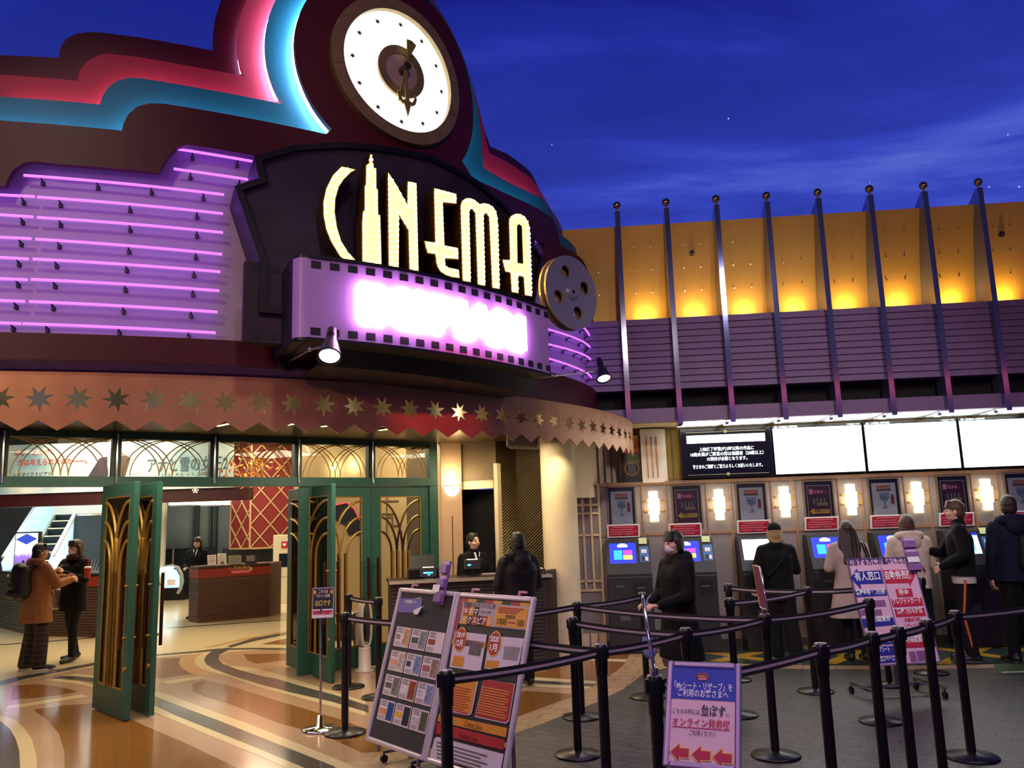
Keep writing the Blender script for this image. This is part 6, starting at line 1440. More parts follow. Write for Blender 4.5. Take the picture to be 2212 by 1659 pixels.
b = MB(); b.text('出口です', .05, fr.p(w/2, h*.42, .004), fr.R, fr.U, fit=w*.7, bold=.02); b.build('yellow_lettering', [M('pale_yellow_print', 'e0cc60', .5)], t)
b = MB(); b.text('チケット売場入口', .028, fr.p(w*.44, h*.1, .0055), fr.R, fr.U, fit=w*.62, bold=.01); b.sphere(fr.p(w*.87, h*.14, .005), (.012, .002, .012), 10); b.build('pink_lettering', [m_pinkp], t)
b = MB()
for x in (.12, .88):
    b.sphere(fr.p(w*x, h*.84, .004), (.012, .002, .022), 8)
b.build('yellow_mark', [m_yel], t)

# ---------------------------------------------------------------- hanging A3 sign on the belt
def solve_frame(zb, BL, BR, tilt, name):
    a, c = onz(*BL, zb), onz(*BR, zb); w = (c-a); n = Vector((-w.y, w.x, 0)).normalized(); n = n if n.y > 0 else -n
    th = math.radians(tilt); return Frame(a, w, UP*math.cos(th)+n*math.sin(th)), w.length
def snap_frame(t, fr, w, h, bw, mat, th=.022, face=None):
    b = MB()
    for x0, y0, x1, y1 in ((0, 0, bw, h), (w-bw, 0, w, h), (bw, 0, w-bw, bw), (bw, h-bw, w-bw, h)): b.box(fr.p((x0+x1)/2, (y0+y1)/2, 0), (x1-x0, y1-y0, th), (fr.R, fr.U, fr.N), 0, min(bw, th)*.35)
    b.build('snap_frame', [mat], t)
    if face: b = MB(); fr.rect(b, bw*.6, bw*.6, w-bw*.6, h-bw*.6, .0, .008); b.build('backing_sheet', [face], t)
SF, sw_ = solve_frame(.64, (1431, 1656), (1601, 1672), 26, 's'); sh_ = sw_*1.36
t = thing('hanging_sign', 'silver framed blue and pink sign with three red arrows hung on the front belt', 'sign', tuple(SF.o))
m_alu = M('lilac_aluminium', 'cdb6d8', .3, .85); m_pinkbg = M('pale_pink_sheet', 'e6bccc', .5)
snap_frame(t, SF, sw_, sh_, .026, m_alu, .022, m_pinkbg)
def S5(x, y): return SF.uv(1420+x/6.405, 1400+y/6.405)
def sh(fr, pts, mat, name, par, d=.003, th=.001, rounded=None):
    b = MB(); b.sheet([pts], lambda x, y, dd: fr.p(x, y, d+dd), th); return b.build(name, [mat], par)
bl = S5(190, 690); tr = S5(1080, 340)
b = MB(); SF.rect(b, .026, bl[1], sw_-.026, sh_-.026, .003, .002); b.build('blue_field', [M('royal_blue_print', '2438b0', .4)], t)
def st(b, body, fr, u, wfit, size, d=.005, bold=.012, align='CENTER'): b.text(body, size, fr.p(u[0], u[1], d), fr.R, fr.U, fit=wfit, bold=bold, align=align)
def wS(x0, x1, y): return S5(x1, y)[0]-S5(x0, y)[0]
cx_ = sw_/2
b = MB(); st(b, '「Myシート・リザーブ」を', SF, (cx_, S5(630, 575)[1]), wS(225, 1030, 575), .034); st(b, 'ご利用のお客さまへ', SF, (cx_, S5(630, 675)[1]), wS(270, 970, 675), .034); b.build('white_lettering', [m_wht], t)
b = MB(); st(b, 'こちらの列には', SF, (S5(400, 905)[0], S5(400, 905)[1]), wS(210, 585, 905), .022, bold=.004); st(b, '並ばず', SF, (S5(775, 930)[0], S5(775, 935)[1]), wS(605, 945, 930), .042, bold=.012); st(b, 'に', SF, (S5(980, 950)[0], S5(980, 955)[1]), .016, .02, bold=.0)
st(b, 'ご利用ください', SF, (S5(625, 1210)[0], S5(625, 1212)[1]), wS(440, 808, 1210), .023, bold=.004)
for x, y in ((650, 800), (776, 812), (895, 822)): b.sphere(SF.p(*S5(x, y), .004), (.004, .004, .001), 8, ax=(SF.R, SF.U, SF.N))
b.build('black_lettering', [m_blk], t)
m_crim = M('crimson_print', 'b82048', .45)
b = MB(); st(b, 'オンライン発券機', SF, (S5(605, 1085)[0], S5(605, 1085)[1]), wS(205, 1005, 1085), .036, bold=.01); q0_, q1_ = S5(208, 1073), S5(1003, 1150); SF.rect(b, q0_[0], (q0_[1]+q1_[1])/2-.0015, q1_[0], (q0_[1]+q1_[1])/2+.0015, .004, .001); b.build('red_lettering', [m_crim], t)
for k in range(3):
    a = S5(190+293*k, 1435+38*k); x0, y0 = a; s_ = .095
    o = [(x0, y0), (x0+.035, y0+.033), (x0+.035, y0+.016), (x0+.074, y0+.016), (x0+.074, y0-.017), (x0+.035, y0-.017), (x0+.035, y0-.035)]
    b = MB(); b.sheet([o], lambda x, y, d: SF.p(x, y, .006+d), .002); b.sheet([inset(o, -.0045)], lambda x, y, d: SF.p(x, y, .0045+d), .001, mi=1); b.build('arrow', [m_crim, M('yellow_outline', 'f0c060', .5)], t)
b = MB(); b.sphere(SF.p(*S5(630, 400), .004), (.03, .018, .001), 16, ax=(SF.R, SF.U, SF.N)); lg = b.build('oval_logo', [M('logo_maroon', '7a3048', .4)], t)
b = MB(); st(b, 'CINEMA', SF, S5(620, 410), .034, .012, d=.0058, bold=.03); b.build('logo_name', [M('logo_gold', 'd8a060', .5)], lg); b = MB(); c_ = S5(630, 432); SF.rect(b, c_[0]-.018, c_[1]-.004, c_[0]+.018, c_[1]+.003, .006, .001); b.build('logo_strip', [m_pinkp], lg)
b = MB()
for x in (.05, sw_-.05): b.bar(SF.p(x, sh_-.03, -.014), SF.p(x, sh_-.2, -.02), .02, .004, SF.N)
b.build('belt_hook', [m_steel], t)

# ---------------------------------------------------------------- two big poster boards
m_fr = M('silver_board_frame', 'd8ced8', .32, .35, noise=.05); m_felt = M('charcoal_felt', '37353a', .85, noise=.15, nscale=40)
BLf, bw_ = solve_frame(.12, (791, 1599), (917, 1645), 16, 'l'); bh_ = 1.10
BRf, bw2 = solve_frame(.12, (917, 1645), (1090, 1700), 16.5, 'r')
def board_stand(t, fr, w, h):
    b = MB(); n_ = fr.N; base = [fr.p(x, 0, -.03) for x in (.12, w-.12)]
    for p in base:
        b.cyl(p+fr.U*.02, Vector((p.x, p.y, .06)), .014, n=10)
        q = fr.p(0, h*.75, -.03); 
    b.build('front_leg', [m_steel], t)
    hn = Vector((-fr.N.x, -fr.N.y, 0)).normalized()
    for x in (.2, w-.2):
        b = MB(); a = fr.p(x, h*.72, -.03); c = Vector((fr.p(x, 0, 0).x, fr.p(x, 0, 0).y, .06))+hn*.26
        b.cyl(a, c, .013, n=10); b.cyl(Vector((fr.p(x, 0, -.03).x, fr.p(x, 0, -.03).y, .07)), c, .013, n=10); b.build('rear_leg', [m_steel], t)
        for cpt in (Vector((fr.p(x, 0, -.03).x, fr.p(x, 0, -.03).y, .027)), Vector((c.x, c.y, .027))):
            b = MB(); b.cyl(cpt-fr.R*.012, cpt+fr.R*.012, .027, n=16); b.cyl(cpt, cpt+UP*.045, .006, n=6); b.build('caster', [m_black], t)
def clip(fr, x, h, nm, t):
    b = MB(); p = fr.p(x, h, .0); b.cyl(p, p+fr.U*.028, .012, n=10); b.bar(p+fr.U*.026-fr.R*.01, p+fr.U*.026+fr.R*.07, .012, .014, fr.U); b.build('clip', [M('pink_clip', 'b07890', .35, .4)], t)
lb = thing('flyer_board', 'leaning silver framed charcoal board with twelve small film flyers', 'notice board', tuple(BLf.p(bw_/2, 0)))
snap_frame(lb, BLf, bw_, bh_, .034, m_fr, .034, m_felt); board_stand(lb, BLf, bw_, bh_); clip(BLf, bw_*.22, bh_, 'c', lb)
def B6(x, y): return BLf.uv(780+x/4.159, 1260+y/4.159)
gx0_ = .075; gx1_ = bw_-.045; vt = B6(290, 380)[1]; vb = B6(112, 1250)[1]
pw_ = (gx1_-gx0_)/3; phh = (vt-vb)/4
FLY = [('b89070', '8a8078', 'tan'), ('7a8088', '3a4250', 'grey blue'), ('e4dce4', '8a3a30', 'mostly blank'), ('b8a8a0', 'd09a70', 'speckled'), ('6a80b0', '24384a', 'sky blue'), ('8a7468', 'a05060', 'brown figure'),
       ('70706c', '5c5c58', 'dark grey'), ('8a3a24', 'd4cad4', 'rust red'), ('7a80b0', 'a8b8d8', 'pale blue'), ('24428a', 'd08a60', 'deep blue'), ('141c38', 'd8a830', 'night blue'), ('504c48', 'b8b4b8', 'crowd')]
rows_ = ['top', 'second', 'third', 'bottom']; cols_ = ['left', 'middle', 'right']
m_fpaper = M('lilac_white_paper', 'd8cbd8', .6)
for i, (c1_, c2_, ds) in enumerate(FLY):
    r_, c_ = divmod(i, 3); x0 = gx0_+pw_*c_+.006; y1 = vt-phh*r_; w = pw_-.014; h = phh-.03; y0 = y1-h
    t = thing('film_flyer', 'small white film flyer with a %s picture, %s column of the %s row' % (ds, cols_[c_], rows_[r_]), 'flyer', tuple(BLf.p(x0+w/2, y0, .002)), group='film flyers on the charcoal board')
    b = MB(); BLf.rect(b, x0, y0, x0+w, y1, .004, .002); b.build('sheet', [m_fpaper], t)
    fr = Frame(BLf.p(x0, y0, .0045), BLf.R, BLf.U)
    mp = M('flyer_print_'+c1_, c1_, .5, noise=.55, nscale=34); ms = M('flyer_print_'+c2_, c2_, .5, noise=.4, nscale=40)
    if ds != 'mostly blank': b = MB(); fr.rect(b, w*.56, h*.08, w*.96, h*.93, .001, .001); b.build('main_picture', [mp], t)
    b = MB(); fr.rect(b, w*.08, h*(.3 if i % 2 else .36), w*(.5 if i % 4 else .36), h*(.58 if i % 2 else .62), .001, .001); b.build('small_picture', [ms], t)
    b = MB()
    for q in range(3): fr.rect(b, w*.08, h*(.9-.09*q), w*(.5-.06*(q % 2)), h*(.94-.09*q), .001, .0008)
    for q in range(4): fr.rect(b, w*.06, h*(.07+.05*q), w*(.5-.05*(q % 2)), h*(.085+.05*q), .001, .0008)
    b.build('printed_lines', [M('grey_print', '6a6662', .6)], t)
t = thing('purple_notice', 'violet paper notice at the top left of the charcoal board', 'notice', tuple(BLf.p(.2, bh_-.2, .004)))
sh(BLf, [B6(360, 135), B6(555, 140), B6(540, 270), B6(337, 262)], M('violet_paper', '6a5ca8', .5, noise=.12, nscale=12), 'sheet', t, .005, .002)
b = MB(); u = B6(450, 180); b.text('お得な鑑賞券コーナー', .026, BLf.p(u[0], u[1], .007), BLf.R, BLf.U, fit=.16, bold=.01); b.build('lettering', [m_wht], t)
t = thing('curled_paper', 'white paper corner curling off the charcoal board', 'paper', tuple(BLf.p(*B6(500, 270), .004)))
b = MB(); P = [(475, 245, .006), (600, 210, .035), (575, 235, .04), (530, 285, .02), (480, 280, .006)]; b.add([BLf.p(*B6(x, y), d) for x, y, d in P], [(0, 1, 2), (0, 2, 3), (0, 3, 4)]); b.build('curl', [m_wht], t)
b = MB(); b.add([BLf.p(*B6(x, y), d) for x, y, d in ((485, 140, .006), (555, 128, .02), (550, 140, .006))], [(0, 1, 2)]); b.build('corner', [m_wht], t)

def rack(t0, fr, x, y, w=.085, h=.30, d=.03):
    m_ac = M('violet_acrylic', '8a64a0', .25, noise=.05)
    b = MB(); b.box(fr.p(x, y, d), (w, h, .012), (fr.R, fr.U, fr.N), bev=.003); b.build('back_plate', [m_ac], t0)
    for k in range(3):
        b = MB(); yy = y-h*.36+h*.33*k; b.box(fr.p(x, yy, d+.02), (w, h*.2, .03), (fr.R, fr.U, fr.N), bev=.003); p_ = b.build('pocket', [m_ac], t0)
        b = MB(); b.box(fr.p(x+.004*(k-1), yy+h*.06, d+.012), (w*.78, h*.24, .012), (fr.R, fr.U, fr.N)); b.build('leaflets', [M('lilac_leaflet', 'c8a8d8', .5)], p_)
    b = MB(); b.box(fr.p(x-.015, y-h*.16, d+.045), (w*.95, .05, .003), (fr.R, fr.U, fr.N)); b.build('label_card', [m_wht], t0)
u = B6(765, 40); t = thing('leaflet_rack', 'violet acrylic leaflet rack clipped between the two poster boards', 'leaflet holder', tuple(BLf.p(*u, .03))); rack(t, BLf, u[0], u[1]+.03, .085, .31)

rb = thing('revival_poster_board', 'leaning silver framed board with a red, yellow and black revival film poster', 'notice board', tuple(BRf.p(bw2/2, 0)))
m_pblk = M('poster_black', '2a262c', .45)
snap_frame(rb, BRf, bw2, bh_, .034, m_fr, .034, m_pblk); board_stand(rb, BRf, bw2, bh_); clip(BRf, bw2*.2, bh_, 'c', rb); clip(BRf, bw2*.8, bh_, 'c', rb)
def B7(x, y): return BRf.uv(900+x/4.157, 1260+y/4.157)
m_pred = M('poster_red', 'a82a34', .45); m_pyel = M('poster_yellow', 'd89a3c', .45); m_pgry = M('poster_grey', 'b0a4ac', .45); m_pwht = M('poster_white', 'd0c4d4', .45); m_por = M('poster_orange', 'd08a30', .45)
def rsheet(pts, mat, name, d=.005, th=.001, par=None): return sh(BRf, [B7(*p) for p in pts], mat, name, par or rb, d, th)
# chequered bands
b = MB(); x0, x1 = .045, bw2-.045; yt = bh_-.04; n = 8; cw = (x1-x0)/n
seq = [0, 1, 2, 0, 1, 2, 0, 1]
for k in range(n):
    BRf.rect(b, x0+cw*k, yt-.05, x0+cw*(k+1), yt, .005, .001, seq[k])
    BRf.rect(b, x0+cw*k, yt-.31, x0+cw*(k+1), yt-.27, .005, .001, [1, 2, 0, 1, 2, 0, 1, 2][k])
BRf.rect(b, x0, yt-.27, x0+.03, yt-.05, .005, .001, 0)
for k in range(n): BRf.rect(b, x0+cw*k, .05, x0+cw*(k+1), .09, .005, .001, seq[(k+1) % 8]); BRf.rect(b, x0+cw*k, .205, x0+cw*(k+1), .235, .005, .001, seq[(k+2) % 8])
b.build('chequered_band', [m_pred, m_pyel, m_pblk], rb)
hp = rsheet([(425, 165), (1022, 215), (990, 425), (388, 362)], m_pgry, 'title_panel', .007)
yb = rsheet([(740, 205), (995, 230), (1008, 245), (985, 400), (970, 412), (720, 385), (706, 370), (728, 215)], m_pyel, 'price_panel', .009)
def rt(body, x, y, wpx, size, mat, par, nm='lettering', d=.0105, bold=.012):
    u0, u1 = B7(x-wpx/2, y), B7(x+wpx/2, y); b = MB(); b.text(body, size, BRf.p((u0[0]+u1[0])/2, u0[1], d), BRf.R, BRf.U, fit=abs(u1[0]-u0[0]), bold=bold); return b.build(nm, [mat], par)
rt('名作映画毎月イチリバイバル上映', 572, 208, 285, .04, m_blk, hp); rt('特別料金', 850, 318, 90, .032, m_blk, yb); rt('1000', 770, 368, 85, .055, m_blk, yb); rt('500', 940, 385, 62, .055, m_blk, yb)
b = MB()
for k in range(3):
    u = B7(855, 235+20*k); BRf.rect(b, u[0]-.12, u[1], u[0]+.12-.03*k, u[1]+.008, .0105, .0008)
u = B7(855, 362); BRf.rect(b, u[0]-.03, u[1], u[0]+.04, u[1]+.008, .0105, .0008)
b.build('small_print', [m_pred], yb)
b = MB(); tl_ = []
for k, ch in enumerate('キネマ'): u = B7(455+44*k, 250+3*k); BRf.rect(b, u[0]-.026, u[1]-.032, u[0]+.026, u[1]+.032, .008, .001, (0, 1, 2)[k]); tl_.append((ch, u, k))
for k, ch in enumerate('イクスピアリ'): u = B7(440+44*k, 325+4*k); BRf.rect(b, u[0]-.026, u[1]-.032, u[0]+.026, u[1]+.032, .008, .001, (1, 2, 0, 2, 0, 1)[k]); tl_.append((ch, u, k))
b.build('title_tiles', [m_pred, m_pyel, m_pblk], hp)
b = MB()
for ch, u, k in tl_: b.text(ch, .05, BRf.p(u[0], u[1]-.02, .0105), BRf.R, BRf.U, bold=.025)
b.build('title_lettering', [M('cream_print', 'efe4c8', .5)], hp)
rt('＠月イチ上映会', 632, 268, 95, .02, m_blk, hp, 'sub_lettering')
for k, (nm, pts, ph_px, mcol, yr, mo, mc, ybx) in enumerate((('december_panel', [(345, 430), (637, 462), (578, 795), (300, 752)], [(490, 530), (600, 540), (575, 656), (470, 641)], M('grey_photo', '5c585c', .5, noise=.5, nscale=30), '2019', '12月', (400, 505), [(345, 648), (436, 660), (420, 752), (320, 738)]),
     ('january_panel', [(660, 470), (970, 497), (905, 815), (612, 765)], [(798, 566), (936, 580), (906, 696), (780, 681)], M('pale_grey_photo', '8a8a8c', .5, noise=.15, nscale=14), '2020', '1月', (706, 545), [(640, 690), (748, 702), (735, 770), (615, 752)]))):
    pn = rsheet(pts, m_pwht, nm, .005); rsheet(ph_px, mcol, 'photo', .007, par=pn); rsheet(ybx, m_por, 'orange_label', .007, par=pn)
    u = B7(*mc); md = MB(); md.sheet([circ(.072, 32)], lambda x, y, d: BRf.p(u[0]+x*.86, u[1]+y*1.12, .008+d), .001, mi=1); md.sheet([circ(.064, 32)], lambda x, y, d: BRf.p(u[0]+x*.86, u[1]+y*1.12, .0095+d), .001); md.build('month_medallion', [m_pred, M('gold_edge', 'e0b040', .5)], pn)
    b = MB(); b.text(yr, .045, BRf.p(u[0], u[1]+.014, .0108), BRf.R, BRf.U, fit=.082, bold=.03); b.text(mo, .05, BRf.p(u[0], u[1]-.042, .0108), BRf.R, BRf.U, fit=.07, bold=.03); b.build('month_lettering', [m_wht], pn)
rt('『メランコリック』', 737, 868, 170, .04, m_blk, rb, 'film_name', .0075, .0)
w1 = rsheet([(300, 800), (570, 840), (560, 870), (500, 1170), (480, 1188), (295, 1150)], m_pwht, 'orange_box_edge', .0055)
ob = rsheet([(305, 860), (550, 866), (492, 1165), (475, 1176), (300, 1138)], m_por, 'orange_box', .007)
w2 = rsheet([(610, 862), (890, 905), (835, 1240), (805, 1262), (526, 1202)], m_pwht, 'red_box_edge', .0055)
rx = rsheet([(612, 872), (625, 866), (882, 907), (830, 1230), (800, 1250), (534, 1192)], m_pred, 'red_box', .007)
for par, mat, xs, y0_ in ((ob, m_pred, (330, 500), 920), (rx, m_pyel, (590, 850), 925)):
    b = MB()
    for k in range(11):
        q_ = 23*k; a = B7(xs[0]-.16*q_, y0_+q_); c = B7(xs[1]-.16*q_-(30 if k % 3 == 2 else 0), y0_+q_+30); b.add([BRf.p(a[0], a[1], .0085), BRf.p(c[0], a[1], .0085), BRf.p(c[0], a[1]-.006, .0085), BRf.p(a[0], a[1]-.006, .0085)], [(0, 1, 2, 3)])
    b.build('text_lines', [mat], par)
o1 = rsheet([(207, 1172), (820, 1300), (808, 1385), (193, 1240)], m_por, 'orange_bar', .006); o2 = rsheet([(187, 1250), (800, 1408), (785, 1500), (180, 1350)], m_pred, 'red_bar', .0065)
rt('-Coming Soon-', 515, 1282, 180, .05, M('brown_script', '6a3018', .5), o1, 'script', .0085, .0); rt('Coming Soon', 470, 1388, 170, .05, M('dark_red_script', '5a1018', .5), o2, 'script', .0085, .0)
wp = rsheet([(190, 1380), (790, 1535), (760, 1690), (745, 1705), (140, 1580), (125, 1560), (168, 1392)], m_pwht, 'white_text_panel', .0075)
b = MB()
for k in range(5): u = B7(190, 1425+34*k); BRf.rect(b, u[0], u[1]-.006, u[0]+.5-.06*(k % 2), u[1]+.004, .009, .0008)
b.build('text_lines', [M('grey_print', '6a6662', .6)], wp)

# ---------------------------------------------------------------- purple direction sign on wheeled stand
PF, pwid = solve_frame(.30, (1883, 1440), (2033, 1431), 15, 'p'); phei = .945
ps = thing('direction_sign', 'leaning pink sign on a wheeled chrome stand with blue left and red right arrows', 'sign', tuple(PF.p(pwid/2, 0)))
m_ppk = M('pink_sign_sheet', 'dfb4cc', .5); m_pbl = M('sign_blue', '2a2c94', .45); m_prd = M('sign_red', 'c02848', .45); m_bluedark = M('indigo_print', '3a2c6c', .5)
b = MB(); PF.rect(b, 0, 0, pwid, phei, 0, .014); b.build('sign_sheet', [m_ppk], ps)
b = MB()
for x0, y0, x1, y1 in ((0, 0, .012, phei), (pwid-.012, 0, pwid, phei), (0, 0, pwid, .012), (0, phei-.012, pwid, phei)): PF.rect(b, x0, y0, x1, y1, .003, .02)
b.build('edge_strip', [m_alu], ps)
def P6(x, y): return PF.uv(1800+x/5.185, 1180+y/5.185)
def psh(pts, mat, nm, d=.004, par=None): return sh(PF, [P6(*p) for p in pts], mat, nm, par or ps, d, .001)
def pt(body, x, y, wpx, size, mat, par, d=.0065, bold=.02):
    a, c = P6(x-wpx/2, y), P6(x+wpx/2, y); b = MB(); b.text(body, size, PF.p((a[0]+c[0])/2, a[1], d), PF.R, PF.U, fit=abs(c[0]-a[0]), bold=bold); return b.build('lettering', [mat], par)
pt('該当する方にお進みください', 520, 212, 700, .07, m_bluedark, ps)
a1 = psh([(192, 358), (262, 248), (270, 285), (527, 268), (563, 418), (300, 425), (318, 492)], m_pbl, 'blue_left_arrow'); pt('有人窓口', 385, 380, 285, .085, m_wht, a1)
a2 = psh([(552, 268), (885, 262), (880, 240), (912, 335), (855, 455), (848, 412), (590, 418)], m_prd, 'red_right_arrow'); pt('自動券売機', 735, 365, 300, .085, m_wht, a2)
psh([(527, 230), (533, 230), (820, 1320), (812, 1320)], m_bluedark, 'divider_line')
for pts, tx, x, y, w in (([(238, 500), (588, 488), (603, 552), (250, 572)], '各種金券・割引券', 420, 545, 330), ([(312, 815), (665, 797), (690, 880), (340, 915)], '前売鑑賞券', 520, 845, 250), ([(395, 1050), (650, 1035), (670, 1095), (410, 1110)], 'チケット券', 545, 1080, 200), ([(420, 1125), (690, 1115), (706, 1220), (445, 1232)], 'ペアシート', 560, 1185, 150), ([(450, 1245), (712, 1235), (728, 1300), (466, 1315)], '予約スペース', 590, 1290, 200)):
    q = psh(pts, m_pbl, 'blue_bar'); pt(tx, x, y, w, .055, m_wht, q)
for pts, tx, x, y, w in (([(695, 490), (705, 478), (875, 474), (893, 560), (885, 566), (715, 572)], '現金', 792, 545, 120), ([(645, 595), (985, 575), (1010, 665), (670, 685)], 'クレジットカード', 825, 645, 320), ([(680, 705), (1012, 688), (1038, 778), (705, 795)], '各種割引も対応', 860, 755, 290), ([(790, 1018), (1030, 1008), (1120, 1005), (1150, 1125), (815, 1140)], '映画鑑賞券', 930, 1075, 220)):
    q = psh(pts, m_prd, 'red_bar'); pt(tx, x, y, w, .058, m_wht, q)
pt('夫婦50割引', 885, 845, 180, .04, m_prd, ps); pt('レディース', 880, 905, 150, .035, m_prd, ps)
b = MB()
for (x, y, w, h) in ((520, 640, 90, 40), (350, 740, 90, 35), (500, 745, 60, 40), (890, 1235, 50, 60), (1000, 1225, 90, 60)):
    u = P6(x, y); PF.rect(b, u[0]-w*.0006, u[1]-h*.0007, u[0]+w*.0006, u[1]+h*.0007, .005, .001)
b.build('small_picture', [M('mauve_picture', '8a5a8c', .5)], ps)
# upright and wheeled base of the sign
hn = Vector((-PF.N.x, -PF.N.y, 0)).normalized()
b = MB(); c0 = PF.p(pwid*.5, 0, -.03); ft = Vector((c0.x, c0.y, 0))+hn*.16; b.bar(PF.p(pwid*.5, .55, -.02), Vector((ft.x, ft.y, .1)), .04, .03, PF.N); b.build('upright', [m_steel], ps)
b = MB()
for s_ in (-1, 1): e0_ = ft+PF.R*(.32*s_); b.bar(e0_-hn*.22+UP*.085, e0_+hn*.22+UP*.085, .03, .022)
b.bar(ft-PF.R*.32+UP*.09, ft+PF.R*.32+UP*.09, .03, .022); b.build('base_frame', [m_chrome], ps)
for s_ in (-1, 1):
    for q in (-1, 1):
        p = ft+PF.R*(.32*s_)+hn*(.21*q); b = MB(); b.cyl(p+UP*.03-PF.R*.012, p+UP*.03+PF.R*.012, .03, n=14); b.cyl(p+UP*.03, p+UP*.08, .007, n=6); b.build('caster', [m_black], ps)
u = P6(850, 60); t = thing('leaflet_rack', 'violet acrylic leaflet rack at the top right of the direction sign', 'leaflet holder', tuple(PF.p(*u, .02))); rack(t, PF, u[0]-.005, phei+.01, .12, .32, .02)
# folding screen sheet lying on the floor
a = [onz(2146, 1437), onz(2320, 1433), onz(2340, 1452), onz(2158, 1458)]
b = MB(); b.sheet([[(p.x, p.y) for p in a]], lambda x, y, d: Vector((x, y, .0075+d)), .005); fl_ = thing('floor_sticker', 'green floor sheet at the right photo edge', 'floor mat', tuple(a[0])); b.build('sheet', [M('green_floor_sheet', '33502e', .4)], fl_)
b = MB(); q0_, q1_ = onz(2165, 1454), onz(2300, 1451); b.bar(q0_+UP*.009, q1_+UP*.009, .02, .002); b.build('white_print', [m_wht], fl_)

# ================================================================ TICKET BOOTH COUNTER AND THINGS ON IT
c0_ = b2g(1195, 1438); dd = Vector((-.975, -.20, 0)).normalized(); cEnd = c0_+dd*1.85
fK = Frame(cEnd, c0_-cEnd, UP); KL = 1.85; kh = fK.uv(1190, 1266)[1]
if kh < .9 or kh > 1.2: kh = 1.02
t = thing('booth_counter', 'ribbed dark ticket counter with pale top edge behind the poster boards', 'counter', tuple(fK.p(KL/2, 0)))
b = MB(); b.box(fK.p(KL/2, kh/2, -.3), (KL, .58, kh-.03), (fK.R, fK.N, UP)); b.build('body', [M('dark_ribbed_panel', '35302e', .45)], t)
b = MB()
for k in range(22): b.box(fK.p(KL/2-.04, .1+.04*k, -.008), (KL-.12, .02, .018), (fK.R, fK.N, UP))
b.build('ribbed_front', [M('ribbed_grey_metal', '5a5654', .35, .5)], t)
b = MB(); b.box(fK.p(KL/2, kh-.005, -.28), (KL+.04, .64, .035), (fK.R, fK.N, UP), bev=.004); b.box(fK.p(KL/2, kh-.005, .045), (KL+.04, .012, .036), (fK.R, fK.N, UP), 1); b.build('countertop', [M('dark_counter_top', '2c2622', .35), M('pale_edge_strip', 'b8b09c', .4, .3)], t)
b = MB(); b.box(fK.p(KL+.0, kh/2, -.28), (.05, .6, kh), (fK.R, fK.N, UP)); b.build('end_panel', [M('brown_end_panel', '3a2a20', .45)], t)
b = MB(); b.box(fK.p(KL/2-.03, .03, .01), (KL-.1, .02, .05), (fK.R, fK.N, UP)); b.build('kick_strip', [M('pale_edge_strip', 'b8b09c', .4, .3)], t)
a = b2g(1198, 1432); c = b2g(1237, 1405); f_ = Frame(a, c-a, UP); L = (c-a).length
t = thing('wall_low', 'low black side wall between the booth counter and the lattice', 'low wall', tuple(a), kind='structure'); b = MB(); b.box(f_.p(L/2, .53, -.05), (L, .06, 1.06), (f_.R, f_.N, UP)); b.build('panel', [M('black_panel_matte', '100e0e', .6)], t)
def kp(px, py, d): return fK.p(*fK.uv(px, py, d), d)
m_reg = M('black_register', '0e0f12', .35); m_rscr = EM('register_cyan', '50c0ff', 1.4)
for i, (px, py) in enumerate(((926, 1236), (1021, 1219))):
    p = kp(px, py, -.25); t = thing('customer_display', ('small black customer display on a pole at the left of the booth counter', 'small black customer display on a pole before the booth clerk')[i], 'display', (p.x, p.y, kh))
    tU = (UP+Vector((0, .25, 0))).normalized(); fr = Frame(p, Vector((1, .05, 0)), tU)
    b = MB(); b.box(fr.p(0, 0, 0), (.20, .125, .03), (fr.R, fr.U, fr.N), bev=.008); b.build('housing', [m_reg], t)
    b = MB(); fr.rect(b, -.06, -.02, .05 if i == 0 else -.02, .0, .018, .002); fr.rect(b, -.01, -.04, .02, -.028, .018, .002) if i == 0 else None; b.build('lit_text', [m_rscr], t)
    b = MB(); fr.rect(b, -.07, .05, .06, .06, .018, .003); b.build('top_light', [EM('register_white', 'fff4e0', 1.0)], t)
    b = MB(); b.cyl(fr.p(0, -.05, 0), (p.x, p.y, kh+.012), .018, n=12); b.cyl((p.x, p.y, kh+.012), (p.x, p.y, kh+.03), .06, n=18); b.build('pole', [m_reg], t)
    if i: continue
    p2 = fK.p(fK.uv(px, py, -.3)[0]+(.02 if i else -.06), kh+.012, -.42)
    t = thing('cash_register', 'dark boxy cash register behind the left customer display on the booth counter', 'cash register', tuple(p2))
    b = MB(); b.box(p2+UP*.055, (.36, .3, .11), (fK.R, fK.N, UP), bev=.012); b.build('body', [m_reg], t); b = MB(); b.box(p2+UP*.17-fK.N*.02, (.30, .03, .2), (fK.R, (fK.N*.9+UP*.4).normalized(), (UP*.9-fK.N*.4).normalized()), bev=.01); b.build('monitor_back', [M('register_grey', '2a2a2e', .4)], t)
p = kp(1164, 1262, -.2); t = thing('paper_holder', 'white curled paper holder at the right end of the booth counter', 'paper tray', (p.x, p.y, kh+.012))
b = MB(); pr = [(-.1, .012), (-.08, .02), (.0, .07), (.05, .075), (.08, .05), (.09, .012)]
vs = [];
for x, z in pr: vs += [Vector((p.x, p.y, kh))+fK.R*(x)+fK.N*.08+UP*z, Vector((p.x, p.y, kh))+fK.R*x-fK.N*.08+UP*z]
b.add(vs, [(2*i, 2*i+1, 2*i+3, 2*i+2) for i in range(5)]); b.build('sheet', [m_wht], t)
